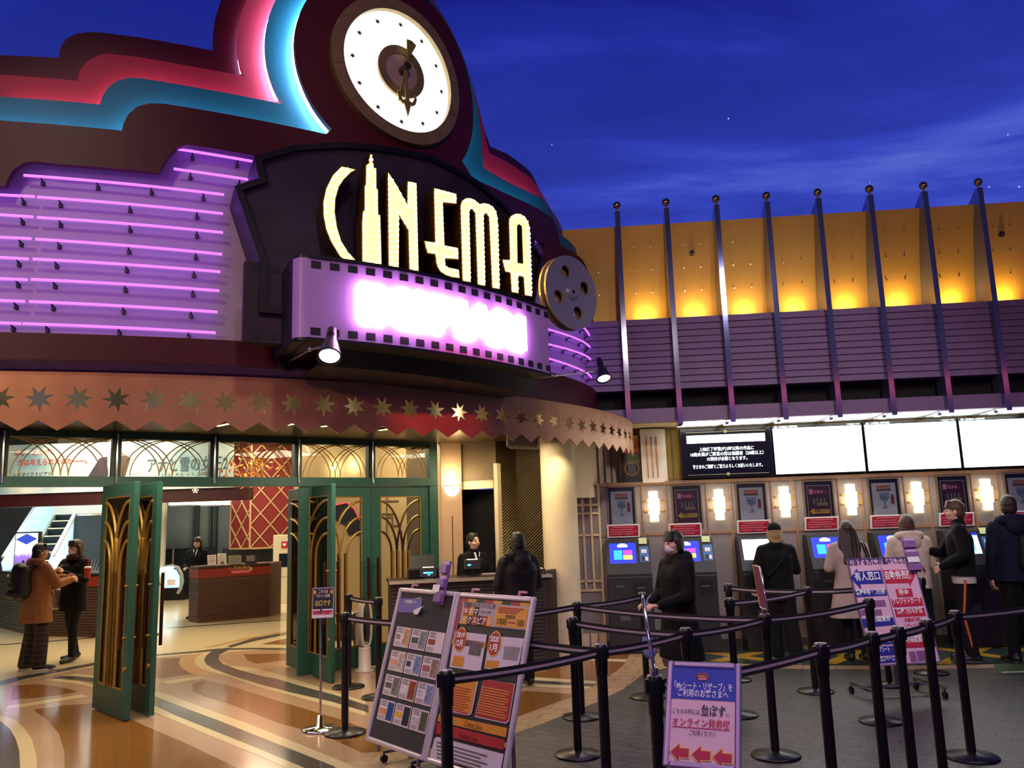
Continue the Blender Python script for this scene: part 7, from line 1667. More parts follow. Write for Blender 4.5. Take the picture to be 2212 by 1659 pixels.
p = kp(1060, 1262, -.12); t = thing('cash_tray', 'small pale tray on the booth counter beside the customer', 'tray', (p.x, p.y, kh+.012)); b = MB(); b.box((p.x, p.y, kh+.03), (.2, .14, .03), (fK.R, fK.N, UP), bev=.008); b.build('tray', [M('mauve_tray', '8a7478', .5)], t)
# white tower fan and low white rack by the doors
g = b2g(788, 1450); t = thing('tower_fan', 'white bladeless fan with an oval loop on the floor before the closed doors', 'fan', tuple(g))
b = MB(); b.lathe([(0, 0), (.115, 0), (.118, .012), (.075, .03), (.072, .26), (.07, .27), (0, .27)], g, n=28); b.build('base', [M('white_plastic', 'd8ccc8', .35)], t)
o = []; i_ = []
for k in range(40):
    a = 2*math.pi*k/40; x, y = math.cos(a), math.sin(a); o.append((.075*math.copysign(abs(x)**.6, x), .53+.26*math.copysign(abs(y)**.8, y))); i_.append((.043*math.copysign(abs(x)**.6, x), .535+.225*math.copysign(abs(y)**.8, y)))
ax2 = Vector((.8, .6, 0)); n2 = Vector((.6, -.8, 0)); b = MB(); b.sheet([o, i_[::-1]], lambda x, y, d: g+ax2*x+UP*y+n2*(d+.05), .1); b.build('loop', [M('white_plastic', 'd8ccc8', .35)], t)
b = MB(); b.sheet([[(x*1.04, .535+(y-.535)*1.01) for x, y in i_], [(x*.96, .535+(y-.535)*.985) for x, y in i_][::-1]], lambda x, y, d: g+ax2*x+UP*y+n2*(d+.052), .1); b.build('silver_lining', [m_steel], t)
g = b2g(727, 1442); t = thing('brochure_shelf', 'low white shelf with papers behind the half open door', 'shelf', tuple(g))
b = MB()
for z in (.03, .32, .60): b.box(g+Vector((.05, .12, z)), (.34, .26, .025))
for x in (-.115, .215): b.box(g+Vector((x, .12, .32)), (.02, .26, .62))
b.build('frame', [M('white_plastic', 'd8ccc8', .35)], t)
for k, z in enumerate((.045, .335)): b = MB(); b.box(g+Vector((.05, .1, z+.08)), (.26, .18, .15)); b.build('paper_stack', [M('cream_paper', 'cfc4a8', .6)], t)
# ================================================================ PEOPLE
V = Vector
m_skin = M('skin', 'c99a80', .55, noise=.05, nscale=12); m_skin2 = M('skin_light', 'd8ae98', .55, noise=.05, nscale=12)
m_eye = M('eye_dark', '120c0a', .25); m_lip = M('lips', 'a04a48', .45); m_mask = M('white_mask', 'ded8dc', .7)
def cone(b, p0, r0, p1, r1, n=12):
    p0, p1 = V(p0), V(p1); b.sphere(p0, r0, n); b.sphere(p1, r1, n)
    if (p1-p0).length > 1e-4: b.cyl(p0, p1, r0, r1, n)
def blob(prims, voxel, mat, name, par, cuts=(), smooth=4, fac=.6):
    """overlapping rounded cones and ellipsoids fused into one closed skin"""
    b = MB()
    for p in prims:
        if p[0] == 'c': cone(b, *p[1:])
        else: b.sphere(p[1], p[2], 16, ax=p[3] if len(p) > 3 else None)
    me = bpy.data.meshes.new('raw'); me.from_pydata([tuple(v) for v in b.v], [], b.f)
    o = bpy.data.objects.new('raw', me); COL.objects.link(o)
    r = o.modifiers.new('r', 'REMESH'); r.mode = 'VOXEL'; r.voxel_size = voxel
    s = o.modifiers.new('s', 'SMOOTH'); s.factor = fac; s.iterations = smooth
    m2 = bpy.data.meshes.new_from_object(o.evaluated_get(bpy.context.evaluated_depsgraph_get()))
    bpy.data.objects.remove(o); bpy.data.meshes.remove(me)
    bm = bmesh.new(); bm.from_mesh(m2)
    for co, no in cuts:      # cut the piece off on the side the normal points to and close it
        g = bmesh.ops.bisect_plane(bm, geom=bm.verts[:]+bm.edges[:]+bm.faces[:], plane_co=co, plane_no=no, clear_outer=True)
        ed = [e for e in g['geom_cut'] if isinstance(e, bmesh.types.BMEdge)]
        if ed: bmesh.ops.holes_fill(bm, edges=ed, sides=0)
    for f in bm.faces: f.smooth = len(f.verts) <= 6
    bm.to_mesh(m2); bm.free(); m2.name = name; m2.materials.append(mat)
    q = bpy.data.objects.new(name, m2); COL.objects.link(q); q.parent = par; WM[q.name] = WM.get(par.name, Matrix.Identity(4)).copy(); return q
def hand_prims(w, d, lat, nrm, curl=.5, s=1.0):
    """w wrist, d direction of the hand, lat towards the thumb, nrm out of the palm"""
    w, d, lat, nrm = V(w), V(d).normalized(), V(lat).normalized(), V(nrm).normalized(); P = []
    for k, (l, f1, f2) in enumerate(((.030, .040, .032), (.010, .044, .036), (-.010, .041, .033), (-.029, .032, .026))):
        a = w+lat*l*.5*s+d*.01*s; kn = w+lat*l*s+d*.082*s; P.append(('c', a, .0125*s, kn, .0112*s))
        c = curl*(1+.12*k); d1 = (d*math.cos(c*.8)+nrm*math.sin(c*.8)); p1 = kn+d1*f1*s; d2 = (d*math.cos(c*1.9)+nrm*math.sin(c*1.9)); p2 = p1+d2*f2*s
        P += [('c', kn, .0105*s, p1, .0092*s), ('c', p1, .0092*s, p2, .0078*s)]
    t0 = w+d*.022*s+lat*.022*s; t1 = t0+(d*.6+lat*.7+nrm*.25).normalized()*.042*s; t2 = t1+(d*.9+lat*.15+nrm*.4).normalized()*.032*s
    P += [('c', t0, .014*s, t1, .0112*s), ('c', t1, .0112*s, t2, .009*s)]
    return P
def person(label, loc, rz, h, arms, head=(0, 0), skin=m_skin, jacket=None, trousers=None, shoes=None, hair=None, face=True, mask=False, lean=0., legs=None, extra=None, group=None):
    s = h/1.70; t = thing('person', label, 'person', loc, rz, group)
    hy, hp = head; HC = V((0, .015+lean*.55, 1.585))
    RZ = Matrix.Rotation(hy, 3, 'Z') @ Matrix.Rotation(hp, 3, 'X')
    def hd(x, y, z): return (HC+RZ @ V((x, y, z)))*s
    hax = tuple(RZ @ V(a) for a in ((1, 0, 0), (0, 1, 0), (0, 0, 1)))
    def S(p): return V(p)*s
    def L(z): return lean*max(0, z-.9)/.68
    lg = legs or {}
    fl, fr_ = lg.get('l', ((-.09, .02, .0), 0.)), lg.get('r', ((.09, .02, .0), 0.))
    sides = {}
    for sd, sx, (fp, fa) in (('l', -1, fl), ('r', 1, fr_)):
        hip = V((.085*sx, 0, .90)); an = V(fp)+V((0, -.02, .085)); kn = (hip+an)/2+V((0, .035, .02)); sides[sd] = (hip, kn, an, fa)
    # ---- body: one continuous skin
    P = []
    P += [('e', HC*s, (.072*s, .088*s, .108*s), hax), ('e', hd(0, .022, -.055), (.056*s, .062*s, .058*s), hax), ('c', hd(0, .045, -.088), .024*s, hd(0, .05, -.088), .022*s)]
    P += [('c', hd(0, .086, .005), .009*s, hd(0, .102, -.028), .0125*s)]
    for sx in (-1, 1): P += [('e', hd(.073*sx, -.005, -.015), (.010*s, .018*s, .030*s), hax), ('c', hd(.03*sx, .068, -.035), .018*s, hd(.045*sx, .045, -.03), .022*s)]
    P += [('c', S((0, L(1.42), 1.40)), .058*s, S((0, L(1.52)+.005, 1.52)), .05*s)]
    for sx in (-1, 1):
        P += [('c', S((.05*sx, L(1.38), 1.39)), .055*s, S((.165*sx, L(1.37), 1.375)), .052*s), ('c', S((.075*sx, L(1.28), 1.28)), .10*s, S((.06*sx, L(1.05), 1.05)), .085*s), ('c', S((.06*sx, L(1.05), 1.05)), .085*s, S((.075*sx, 0, .92)), .095*s)]
    for sd in 'lr':
        hip, kn, an, fa = sides[sd]
        P += [('c', S(hip), .082*s, S(kn), .054*s), ('c', S(kn), .052*s, S(an), .036*s)]
        fd = V((math.sin(fa), math.cos(fa), 0)); hb = V((an.x, an.y, .045)); P += [('c', S(hb-fd*.02), .034*s, S(hb+fd*.15-V((0, 0, .012))), .028*s)]
    A = {}
    for sd, sx in (('l', -1), ('r', 1)):
        el, wr, hdirs, cu = arms[sd]; sh = V((.178*sx, L(1.37), 1.365)); el, wr = V(el), V(wr); A[sd] = (sh, el, wr)
        P += [('c', S(sh), .05*s, S(el), .038*s), ('c', S(el), .038*s, S(wr), .027*s)]
        d, lat, nr = hdirs; P += hand_prims(S(wr), d, lat, nr, cu, s)
    body = blob(P, .0062, skin, 'body', t, smooth=3)
    if face:
        for sx in (-1, 1):
            b = MB(); b.sphere(hd(.030*sx, .0805, .004), (.0125*s, .006*s, .006*s), 10, ax=hax); b.build('eye', [m_eye], t, local=True)
            b = MB(); b.tube([hd((.016+.011*k)*sx, .0835-.004*k, .022+.003*math.sin(k*1.5)) for k in range(4)], .0028*s, 5); b.build('eyebrow', [m_eye], t, local=True)
        if not mask: b = MB(); b.sphere(hd(0, .083, -.058), (.021*s, .008*s, .0065*s), 10, ax=hax); b.build('mouth', [m_lip], t, local=True)
    if mask:
        blob([('e', hd(0, .045, -.052), (.056*s, .058*s, .048*s), hax), ('e', hd(0, .085, -.035), (.022*s, .026*s, .025*s), hax)], .006, m_mask, 'face_mask', t, smooth=4)
        b = MB()
        for sx in (-1, 1): b.tube([hd(.05*sx, .06, -.03), hd(.07*sx, .03, -.02), hd(.079*sx, .0, -.005)], .002*s, 5)
        b.build('mask_loop', [m_mask], t, local=True)
    # ---- clothes
    if trousers:
        mat, wide, zc = trousers; P = []
        for sd in 'lr':
            hip, kn, an, fa = sides[sd]; P += [('c', S(hip+V((0, 0, .04))), (.10+.01*wide)*s, S(kn), (.066+.03*wide)*s), ('c', S(kn), (.066+.03*wide)*s, S(an+V((0, 0, -.02))), (.05+.045*wide)*s)]
        P += [('c', S((-.06, 0, .95)), .10*s, S((.06, 0, .95)), .10*s)]
        blob(P, .011, mat, 'trousers', t, cuts=[(S((0, 0, zc)), (0, 0, -1))])
    if shoes:
        for sd in 'lr':
            hip, kn, an, fa = sides[sd]; fd = V((math.sin(fa), math.cos(fa), 0)); sdv = V((fd.y, -fd.x, 0)); hb = V((an.x, an.y, fl[0][2] if sd == 'l' else fr_[0][2]))
            big = 1.25 if len(shoes) > 1 else 1.0; ax = (sdv, fd, V((0, 0, 1)))
            sh_o = blob([('c', S(hb+fd*-.03+V((0, 0, .05))), .043*s*big, S(hb+fd*.12+V((0, 0, .035))), .036*s*big), ('e', S(hb+fd*.15+V((0, 0, .03))), (.042*s*big, .055*s*big, .034*s*big), ax), ('c', S(hb+fd*-.01+V((0, 0, .06))), .042*s*big, S(hb+V((0, 0, .11))), .042*s*big)], .008, shoes[0], 'shoe', t, cuts=[(S(hb+V((0, 0, .004))), (0, 0, -1))])
            if len(shoes) > 1:
                b = MB(); c = S(hb+fd*.07+V((0, 0, .016))); b.box(c, (.095*s, .285*s, .03*s), ax, 0, .012); b.build('sole', [shoes[1]], sh_o, local=True)
    if jacket:
        j = jacket; mat = j['mat']; k = j.get('bulk', 1.0); hem = j.get('hem', .80); fl_ = j.get('flare', 0.); P = []
        for sx in (-1, 1):
            P += [('c', S((.085*sx, L(1.27), 1.27)), .118*s*k, S((.075*sx, L(1.02), 1.02)), .105*s*k), ('c', S((.075*sx, L(1.02), 1.02)), .108*s*k, S((.085*sx+fl_*sx, 0, hem-.04)), (.112+fl_)*s*k), ('c', S((.05*sx, L(1.38), 1.405)), .066*s, S((.172*sx, L(1.36), 1.36)), .068*s*k)]
        P += [('c', S((x_, L(1.27), 1.26)), .12*s*k, S((x_, 0, hem-.04)), (.113+fl_)*s*k) for x_ in (-.04, 0, .04)]
        for sd in 'lr':
            sh, el, wr = A[sd]; w2 = wr+(el-wr).normalized()*.012; P += [('c', S(sh), .068*s*k, S(el), .056*s*k), ('c', S(el), .057*s*k, S(w2), .043*s*k)]
        P += [('c', S((0, L(1.42)-.01, 1.42)), .075*s, S((0, L(1.46)-.008, 1.455)), .072*s)]
        jo = blob(P, .0105, mat, 'jacket', t, cuts=[(S((0, 0, hem)), (0, 0, -1))], smooth=9)
        if j.get('hood'):
            HP = []
            for i in range(9):
                a = math.pi*(.02+.96*i/8); HP.append(('e', S((.125*math.cos(a), L(1.44)-.015-.085*math.sin(a), 1.435+.02*math.sin(a))), (.052*s, .052*s, .055*s)))
            HP += [('e', S((0, L(1.40)-.115, 1.375)), (.11*s, .062*s, .10*s))]
            blob(HP, .010, j.get('hoodmat', mat), 'hood', t, smooth=5)
        if j.get('collar'):
            b = MB()
            for sx in (-1, 1): b.add([S((0.012*sx, .118*k+L(1.3), 1.27)), S((.055*sx, .09+L(1.4), 1.44)), S((.03*sx, .10+L(1.4), 1.445)), S((.0, .122*k+L(1.3), 1.30))], [(0, 1, 2, 3)])
            b.build('white_collar', [m_wht], t, local=True)
        if j.get('belt'):
            BP = [('e', S((0, 0, 1.005)), (.195*s*k, .128*s*k, .028*s))]; blob(BP, .009, j['belt'], 'coat_belt', t)
            b = MB(); b.box(S((0, -.133*k, 1.005)), (.05*s, .012, .055*s)); b.build('belt_buckle', [m_black], t, local=True)
        if j.get('under'):
            m_, z0, z1 = j['under']; blob([('c', S((-.075, 0, z1)), .112*s, S((-.08, 0, z0-.05)), .116*s), ('c', S((.075, 0, z1)), .112*s, S((.08, 0, z0-.05)), .116*s)], .011, m_, 'shirt_hem', t, cuts=[(S((0, 0, z0)), (0, 0, -1))])
    if hair:
        st_, mat = hair; P = [('e', hd(0, -.018, .024), (.083*s, .094*s, .100*s), hax), ('e', hd(0, -.04, -.02), (.078*s, .068*s, .09*s), hax)]
        if st_ in ('fringe', 'bob', 'long', 'mop'):
            for x in (-.05, -.025, 0, .025, .05): P.append(('c', hd(x*.8, .045, .095), .022*s, hd(x, .083-abs(x)*.35, .038 if st_ != 'mop' else .022), .012*s))
        if st_ == 'short': P += [('c', hd(x, .04, .09), .022*s, hd(x, .074-abs(x)*.3, .058), .012*s) if True else None for x in (-.04, 0, .04)]
        if st_ in ('bob', 'mop'):
            
            for a in np.linspace(.05, .95, 9): th = math.pi*(1+a); zb_ = -.095 if st_ == 'bob' else -.045-.075*math.sin(math.pi*a); P.append(('c', hd(.076*math.cos(th), .068*math.sin(th)+.01, .02), .024*s, hd(.082*math.cos(th), .078*math.sin(th)+.005, zb_), .023*s))
        if st_ == 'long':
            for x in (-.07, -.035, 0, .035, .07): P += [('c', hd(x, -.065+abs(x)*.4, 0), .038*s, hd(x*1.4, -.085+abs(x)*.3, -.19), .048*s), ('c', hd(x*1.4, -.085+abs(x)*.3, -.19), .046*s, hd(x*1.15, -.13, -.40), .028*s)]
        if st_ == 'side':       # swept front strands, tied back
            P += [('c', hd(-.01, .06, .09), .02*s, hd(-.06, .07, .0), .014*s), ('c', hd(-.06, .07, .0), .013*s, hd(-.066, .055, -.075), .007*s), ('c', hd(.01, .06, .092), .018*s, hd(.07, .045, .01), .013*s), ('e', hd(0, -.105, .0), (.04*s, .035*s, .04*s), hax)]
        blob(P, .0075, mat, 'hair', t, smooth=3)
    if extra: extra(t, s, hd, S, A, hax)
    return t, s, A
D0 = lambda d, lat, n: (V(d), V(lat), V(n))
down_l = ((-.235, -.01, 1.10), (-.245, .04, .86), D0((0, .1, -1), (0, 1, 0), (1, 0, 0)), .5)
down_r = ((.235, -.01, 1.10), (.245, .04, .86), D0((0, .1, -1), (0, 1, 0), (-1, 0, 0)), .5)
def fwd(sx, x, y, z, ex=.25, ey=.04, ez=1.10): return ((ex*sx, ey, ez), (x, y, z), D0((-.15*sx, 1, .05), (-sx, 0, .2), (-.2*sx, 0, -1)), .6)
m_bk = M('black_coat_cloth', '08080b', .85, spec=.25, noise=.2, nscale=18, bump=.25, bscale=30); m_bk2 = M('charcoal_cloth', '0f0f14', .85, spec=.25, noise=.2, nscale=18, bump=.25, bscale=30); m_navy = M('navy_cloth', '0e1228', .8, spec=.25, noise=.15, nscale=14, bump=.25, bscale=26)
m_hair = M('black_hair', '100c0c', .45, noise=.2, nscale=60, bump=.5, bscale=120); m_brown = M('dark_brown_hair', '2a1812', .42, noise=.25, nscale=60, bump=.5, bscale=120); m_mbrown = M('brown_hair', '4a3024', .42, noise=.25, nscale=60, bump=.5, bscale=120)
m_shoe = M('black_shoe', '0c0b0c', .4); m_sole = M('white_sole', 'd0c8c4', .5)
def gpos(px, Y): return ((px-1106)/1770*Y*1.012, Y, 0)

# masked visitor in the queue, facing left
def skirt(t, s, hd, S, A, hax):
    blob([('c', S((-.05, 0, .75)), .13*s, S((-.06, 0, .50)), .16*s), ('c', S((.05, 0, .75)), .13*s, S((.06, 0, .50)), .16*s)], .011, M('mauve_skirt', '6a4a5c', .7), 'skirt', t, cuts=[(S((0, 0, .44)), (0, 0, -1))])
person('person in a long black coat and white face mask turned left in the queue', gpos(1436, 7.25), math.radians(112), 1.53, dict(l=fwd(-1, -.10, .27, 1.02), r=fwd(1, .10, .27, 1.02)), head=(.05, -.05), skin=m_skin, jacket=dict(mat=m_bk, hem=.52, bulk=1.12, flare=.03, hood=True, hoodmat=m_bk2), shoes=(m_shoe,), hair=('mop', m_hair), mask=True, extra=skirt)
q = V(gpos(1368, 7.15)); t = thing('shopping_bag', 'pale blue carrier bag hanging from the hand of the masked visitor', 'bag', (q.x, q.y, .5))
blob([('e', (0, 0, .12), (.05, .03, .12)), ('e', (.01, 0, .05), (.06, .035, .07)), ('c', (0, 0, .24), .02, (.0, 0, .42), .012)], .008, M('pale_blue_bag', '7c88b8', .5, bump=.4, bscale=20), 'bag_body', t)
b = MB(); b.tube([(0, 0, .40), (.02, .01, .47), (.05, .02, .50)], .006, 6); b.build('bag_handle', [M('pale_blue_bag', '7c88b8', .5)], t, local=True)
# person in the black cap
def cap(t, s, hd, S, A, hax):
    blob([('e', hd(0, -.012, .055), (.090*s, .102*s, .082*s), hax), ('c', hd(-.03, .085, .035), .014*s, hd(-.03, .15, .025), .010*s), ('c', hd(.03, .085, .035), .014*s, hd(.03, .15, .025), .010*s), ('c', hd(0, .085, .037), .014*s, hd(0, .165, .022), .010*s)], .0075, m_bk2, 'cap', t)
    b = MB(); b.tube([S((.15, -.11, 1.40)), S((.02, -.155, 1.22)), S((-.15, -.15, 1.05))], .018*s, 6); b.build('bag_strap', [m_bk2], t, local=True)
    blob([('e', S((-.24, -.08, .98)), (.06*s, .13*s, .12*s))], .011, m_bk2, 'shoulder_bag', t)
person('person in a black cap and black jacket at the white ticket screen', gpos(1646, 9.75), -.06, 1.53, dict(l=((-.29, -.02, 1.08), (-.29, .10, .90), D0((0, .4, -.9), (1, 0, 0), (0, -1, 0)), .6), r=fwd(1, .16, .34, 1.16)), jacket=dict(mat=m_bk, hem=.74, bulk=1.08), trousers=(M('dark_wide_trousers', '0b0b0f', .85, spec=.25, noise=.2), .9, .05), shoes=(m_shoe, m_sole), hair=('mop', M('blond_hair', '9a8058', .45, noise=.2, nscale=60, bump=.5)), face=True, legs=dict(r=((.12, -.12, 0), .3)), extra=cap)
# long haired woman in beige trench coat
def strap(t, s, hd, S, A, hax):
    b = MB()
    for k in (0, .028): b.tube([S((.15+k, -.05, 1.43)), S((.17+k, -.125, 1.28)), S((.19+k, -.14, 1.08))], .008*s, 6)
    b.build('bag_strap', [m_bk], t, local=True)
    blob([('e', S((.24, -.04, .92)), (.06*s, .14*s, .13*s))], .011, m_bk2, 'shoulder_bag', t)
person('woman with long dark hair in a belted beige trench coat at a ticket machine', gpos(1797, 9.55), -.05, 1.54, dict(l=((-.27, .0, 1.12), (-.17, .20, 1.12), D0((.3, 1, .1), (1, 0, .2), (0, 0, -1)), .6), r=fwd(1, .14, .30, 1.12)), jacket=dict(mat=M('beige_trench_cloth', 'a8928c', .75, noise=.08, nscale=8, bump=.35, bscale=14), hem=.52, bulk=1.06, flare=.05, belt=M('beige_belt', '8d7a74', .7)), trousers=(m_bk, .0, .09), shoes=(m_shoe,), hair=('long', m_brown), face=True, extra=strap)
# woman in the white hooded jacket
def xstrap(t, s, hd, S, A, hax):
    b = MB(); b.tube([S((-.13, -.10, 1.42)), S((-.02, -.155, 1.22)), S((.1, -.15, 1.02))], .007*s, 6); b.build('bag_strap', [m_brown], t, local=True)
person('woman with brown hair in a fluffy white hooded jacket at a ticket machine', gpos(1925, 9.55), -.1, 1.59, dict(l=fwd(-1, -.15, .28, 1.10), r=fwd(1, .17, .28, 1.12)), jacket=dict(mat=M('fluffy_ivory_fleece', 'c8b4a4', .95, noise=.1, nscale=30, bump=.8, bscale=90), hem=.82, bulk=1.2, hood=True), trousers=(m_bk2, .0, .08), shoes=(m_shoe,), hair=('bob', m_mbrown), extra=xstrap)
# man in the black bomber jacket
def stripe(t, s, hd, S, A, hax):
    b = MB(); P = [S((-.195, .0, .86)), S((-.178, .03, .62)), S((-.165, .05, .49)), S((-.148, .02, .3)), S((-.135, -.0, .12))]
    b.tube(P, .014*s, 6); b.build('orange_stripe', [M('orange_stripe', 'c8602c', .6)], t, local=True)
person('man in a black bomber jacket and track trousers with orange stripe turned left', gpos(2030, 9.25), math.radians(66), 1.735, dict(l=((-.26, -.02, 1.12), (-.20, .20, 1.0), D0((.5, .6, -.4), (0, 0, 1), (1, 0, 0)), .9), r=((.22, .16, 1.13), (.10, .38, 1.16), D0((-.1, 1, .1), (-1, 0, .3), (0, 0, -1)), .5)), head=(.0, -.05), skin=m_skin2, jacket=dict(mat=m_bk, hem=.90, bulk=1.14, under=(M('white_shirt', 'b8aeb0', .7), .82, 1.0)), trousers=(m_bk2, .25, .07), shoes=(m_shoe, M('dark_sole', '3a3638', .6)), hair=('fringe', m_mbrown), extra=stripe)
# man in the navy hooded jacket
person('tall man in a navy hooded jacket seen from behind near the right edge', gpos(2143, 9.1), -.08, 1.765, dict(l=down_l, r=fwd(1, .2, .22, 1.10)), head=(-.35, 0), jacket=dict(mat=m_navy, hem=.82, bulk=1.16, hood=True), trousers=(m_bk, .2, .06), shoes=(m_shoe, M('dark_sole', '3a3638', .6)), hair=('short', m_brown), legs=dict(l=((-.14, .0, 0), -.1), r=((.22, -.05, 0), .25)))
def backpack(label, loc, rz, s=1.0, logo=False):
    t = thing('backpack', label, 'backpack', loc, rz)
    m = M('black_nylon', '0e0e12', .6, bump=.3, bscale=40)
    blob([('c', (-.08*s, 0, .10*s), .085*s, (-.075*s, 0, .36*s), .075*s), ('c', (.08*s, 0, .10*s), .085*s, (.075*s, 0, .36*s), .075*s), ('c', (0, -.02*s, .08*s), .09*s, (0, -.02*s, .38*s), .08*s)], .011, m, 'pack_body', t, smooth=5)
    blob([('c', (-.06*s, -.085*s, .09*s), .05*s, (.06*s, -.085*s, .09*s), .05*s), ('c', (-.055*s, -.08*s, .19*s), .045*s, (.055*s, -.08*s, .19*s), .045*s)], .011, m, 'front_pocket', t)
    b = MB()
    for x in (-.085*s, .085*s): b.tube([(x, .06*s, .40*s), (x*1.05, .10*s, .43*s), (x*1.1, .11*s, .2*s), (x*1.1, .06*s, .08*s)], .015*s, 6)
    b.tube([(-.03*s, .02, .455*s), (0, .02, .48*s), (.03*s, .02, .455*s)], .008, 6); b.build('straps', [m], t, local=True)
    if logo: b = MB(); b.box((-.06*s, -.115*s, .31*s), (.05*s, .01, .03*s), bev=.004); b.build('white_patch', [m_wht], t, local=True)
    return t
backpack('black backpack slung on the right shoulder of the man in navy', tuple(V(gpos(2184, 8.93))+V((0, 0, .92))), -.1, 1.0)
# booth clerk and customer
def tie(t, s, hd, S, A, hax):
    b = MB(); b.box(S((0, .128, 1.30)), (.03*s, .012, .16*s)); b.build('necktie', [m_navy], t, local=True)
fkc = fK.uv(1017, 1250, -.85); pc = fK.p(fkc[0], 0, -.62)
person('clerk in a black suit with swept dark hair behind the booth counter', (pc.x, pc.y, 0), math.radians(-140), 1.53, dict(l=fwd(-1, -.02, .34, 1.02), r=fwd(1, .05, .32, 1.02)), head=(.10, .04), skin=m_skin2, jacket=dict(mat=m_bk, hem=.78, collar=True), trousers=(m_bk2, 0, .08), shoes=(m_shoe,), hair=('side', m_hair), extra=tie)
cu = V(gpos(1108, 8.72))
person('customer in a dark padded jacket with black hair facing the booth clerk', (cu.x, cu.y, 0), math.radians(24), 1.54, dict(l=fwd(-1, -.16, .26, 1.02), r=fwd(1, .2, .24, 1.02)), jacket=dict(mat=M('dark_plum_puffer', '0f0c14', .6, spec=.3, noise=.2, nscale=14, bump=.5, bscale=12), hem=.76, bulk=1.14, hood=True), trousers=(m_bk2, .2, .06), shoes=(m_shoe,), hair=('mop', m_hair))
# couple by the doors
m_teddy = M('rust_teddy_fleece', '8a5a34', .9, noise=.15, nscale=24, bump=.7, bscale=70)
def plaid():
    m = bpy.data.materials.new('dark_plaid_cloth'); m.use_nodes = True; nt = m.node_tree; p = nt.nodes['Principled BSDF']; p.inputs['Roughness'].default_value = .85; tc = nt.nodes.new('ShaderNodeTexCoord'); br = nt.nodes.new('ShaderNodeTexBrick'); br.offset = 0; br.inputs['Scale'].default_value = 9; br.inputs['Color1'].default_value = (*lin('241c1a'), 1); br.inputs['Color2'].default_value = (*lin('1a1413'), 1); br.inputs['Mortar'].default_value = (*lin('4a3630'), 1); br.inputs['Mortar Size'].default_value = .05; br.inputs['Brick Width'].default_value = .6; br.inputs['Row Height'].default_value = .6
    mp = nt.nodes.new('ShaderNodeMapping'); mp.inputs['Rotation'].default_value = (math.pi/2, 0, 0); nt.links.new(tc.outputs['Object'], mp.inputs[0]); nt.links.new(mp.outputs[0], br.inputs['Vector']); nt.links.new(br.outputs['Color'], p.inputs['Base Color']); return m
lx = V(gpos(104, 10.7))
person('woman in a rust fleece jacket and dark plaid trousers seen from behind, arm held out', tuple(lx), math.radians(-36), 1.57, dict(l=((-.24, .16, 1.20), (-.08, .40, 1.21), D0((.2, 1, .1), (.6, 0, .8), (.7, 0, -.6)), .9), r=((.26, .14, 1.14), (.10, .40, 1.18), D0((-.1, 1, .1), (-.6, 0, .8), (-.7, 0, -.6)), .9)), head=(-.3, 0), jacket=dict(mat=m_teddy, hem=.64, bulk=1.22, flare=.03, hood=True), trousers=(plaid(), 1.0, .05), shoes=(m_shoe, m_sole), hair=('long', m_hair), legs=dict(l=((-.13, -.02, 0), -.1), r=((.12, .04, 0), .5)))
fd_ = V((math.sin(math.radians(36)), math.cos(math.radians(36)), 0))
backpack('black backpack with a small white patch on the back of the woman in rust fleece', tuple(lx-fd_*.21+V((0, 0, .86))), math.radians(-36), 1.05, True)
mx_ = V(gpos(180, 11.35))
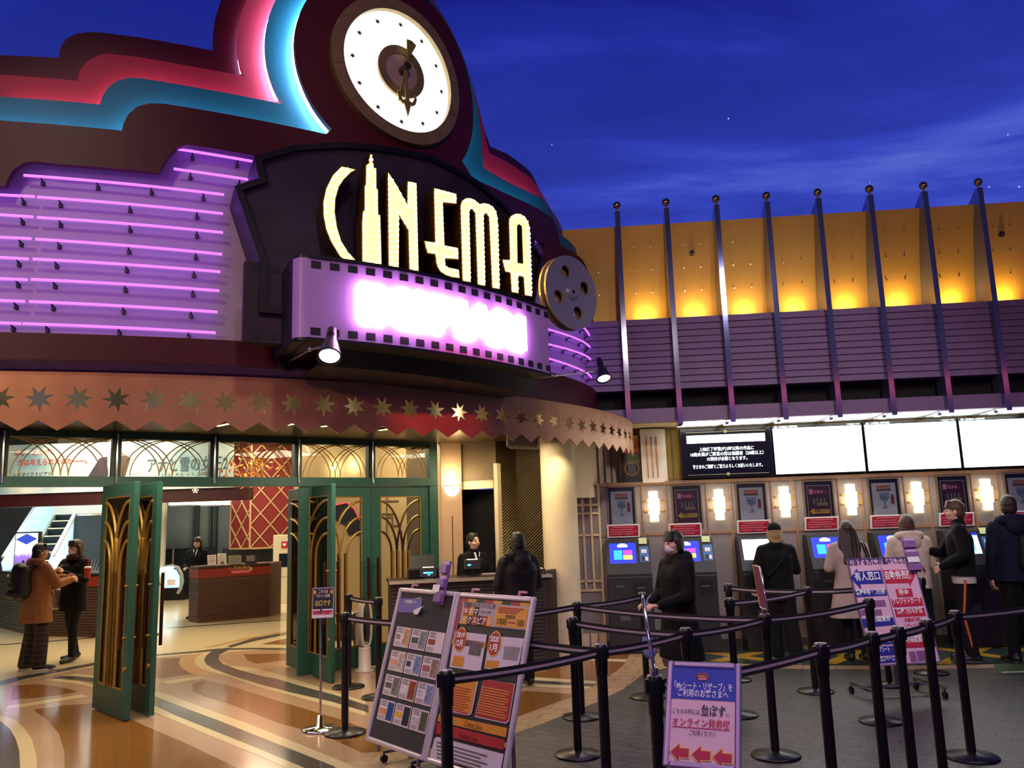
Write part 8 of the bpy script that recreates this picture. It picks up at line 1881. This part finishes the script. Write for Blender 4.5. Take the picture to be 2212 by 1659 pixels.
def scarf(t, s, hd, S, A, hax): blob([('e', S((.075*math.cos(a), .075*math.sin(a)+.0, 1.455)), (.048*s, .048*s, .045*s)) for a in np.linspace(0, 2*math.pi, 9)[:-1]], .009, M('plum_scarf', '3a1c28', .9, bump=.5, bscale=50), 'scarf', t); b = MB(); b.tube([S((.12, -.06, 1.44)), S((.16, .13, 1.3)), S((.23, .10, 1.0))], .014*s, 6); b.build('bag_strap', [M('cream_strap', 'b8a888', .6)], t, local=True); blob([('c', S((.25, -.06, .98)), .03*s, S((.25, .10, .98)), .03*s), ('c', S((.25, -.08, .76)), .04*s, S((.25, .12, .76)), .04*s), ('e', S((.25, .02, .87)), (.04*s, .12*s, .13*s))], .011, M('cream_bag', 'b0a090', .6), 'tote_bag', t)
person('woman in black with a white face mask holding a red drink, legs crossed', tuple(mx_), math.radians(163), 1.60, dict(l=((-.26, .08, 1.13), (-.09, .28, 1.24), D0((.4, .5, .6), (.3, -.6, .5), (.8, 0, -.3)), 1.0), r=((.26, .10, 1.13), (.05, .30, 1.24), D0((-.5, .5, .6), (-.3, -.6, .5), (-.8, 0, -.3)), 1.0)), head=(-.15, -.12), jacket=dict(mat=m_bk, hem=.70, bulk=1.08), trousers=(m_bk2, .0, .08), shoes=(m_shoe,), hair=('bob', m_brown), mask=True, legs=dict(l=((-.06, .05, 0), 0.), r=((.16, -.24, 0), .5)), extra=scarf)
ctr = lx+fd_*.45+V((.22, -.08, 0)); t = thing('drink_cup', 'red drink cup with a straw held between the two women', 'cup', (ctr.x, ctr.y, 1.10))
b = MB(); b.lathe([(0, 0), (.03, 0), (.042, .12), (.044, .125), (0, .125)], n=18); b.build('cup', [M('red_cup', 'c03024', .4)], t, local=True)
b = MB(); b.lathe([(.046, .125), (.046, .135), (.03, .15), (0, .15)], n=18); b.build('lid', [m_wht], t, local=True)
b = MB(); b.tube([(0, 0, .14), (.004, 0, .22), (.01, 0, .25)], .006, 6); b.build('straw', [M('red_straw', 'd03030', .4)], t, local=True)
# reception clerk
rcx = fC.p(fC.uv(438, 1225, -.5)[0], 0, -.95)
person('clerk with brown hair and dark tie behind the brown reception counter', (rcx.x, rcx.y, 0), math.radians(170), 1.55, dict(l=fwd(-1, -.1, .24, 1.06), r=fwd(1, .1, .24, 1.06)), head=(0, -.15), skin=m_skin2, jacket=dict(mat=m_bk, hem=.78, collar=True), trousers=(m_bk2, 0, .08), shoes=(m_shoe,), hair=('bob', m_brown), extra=tie)
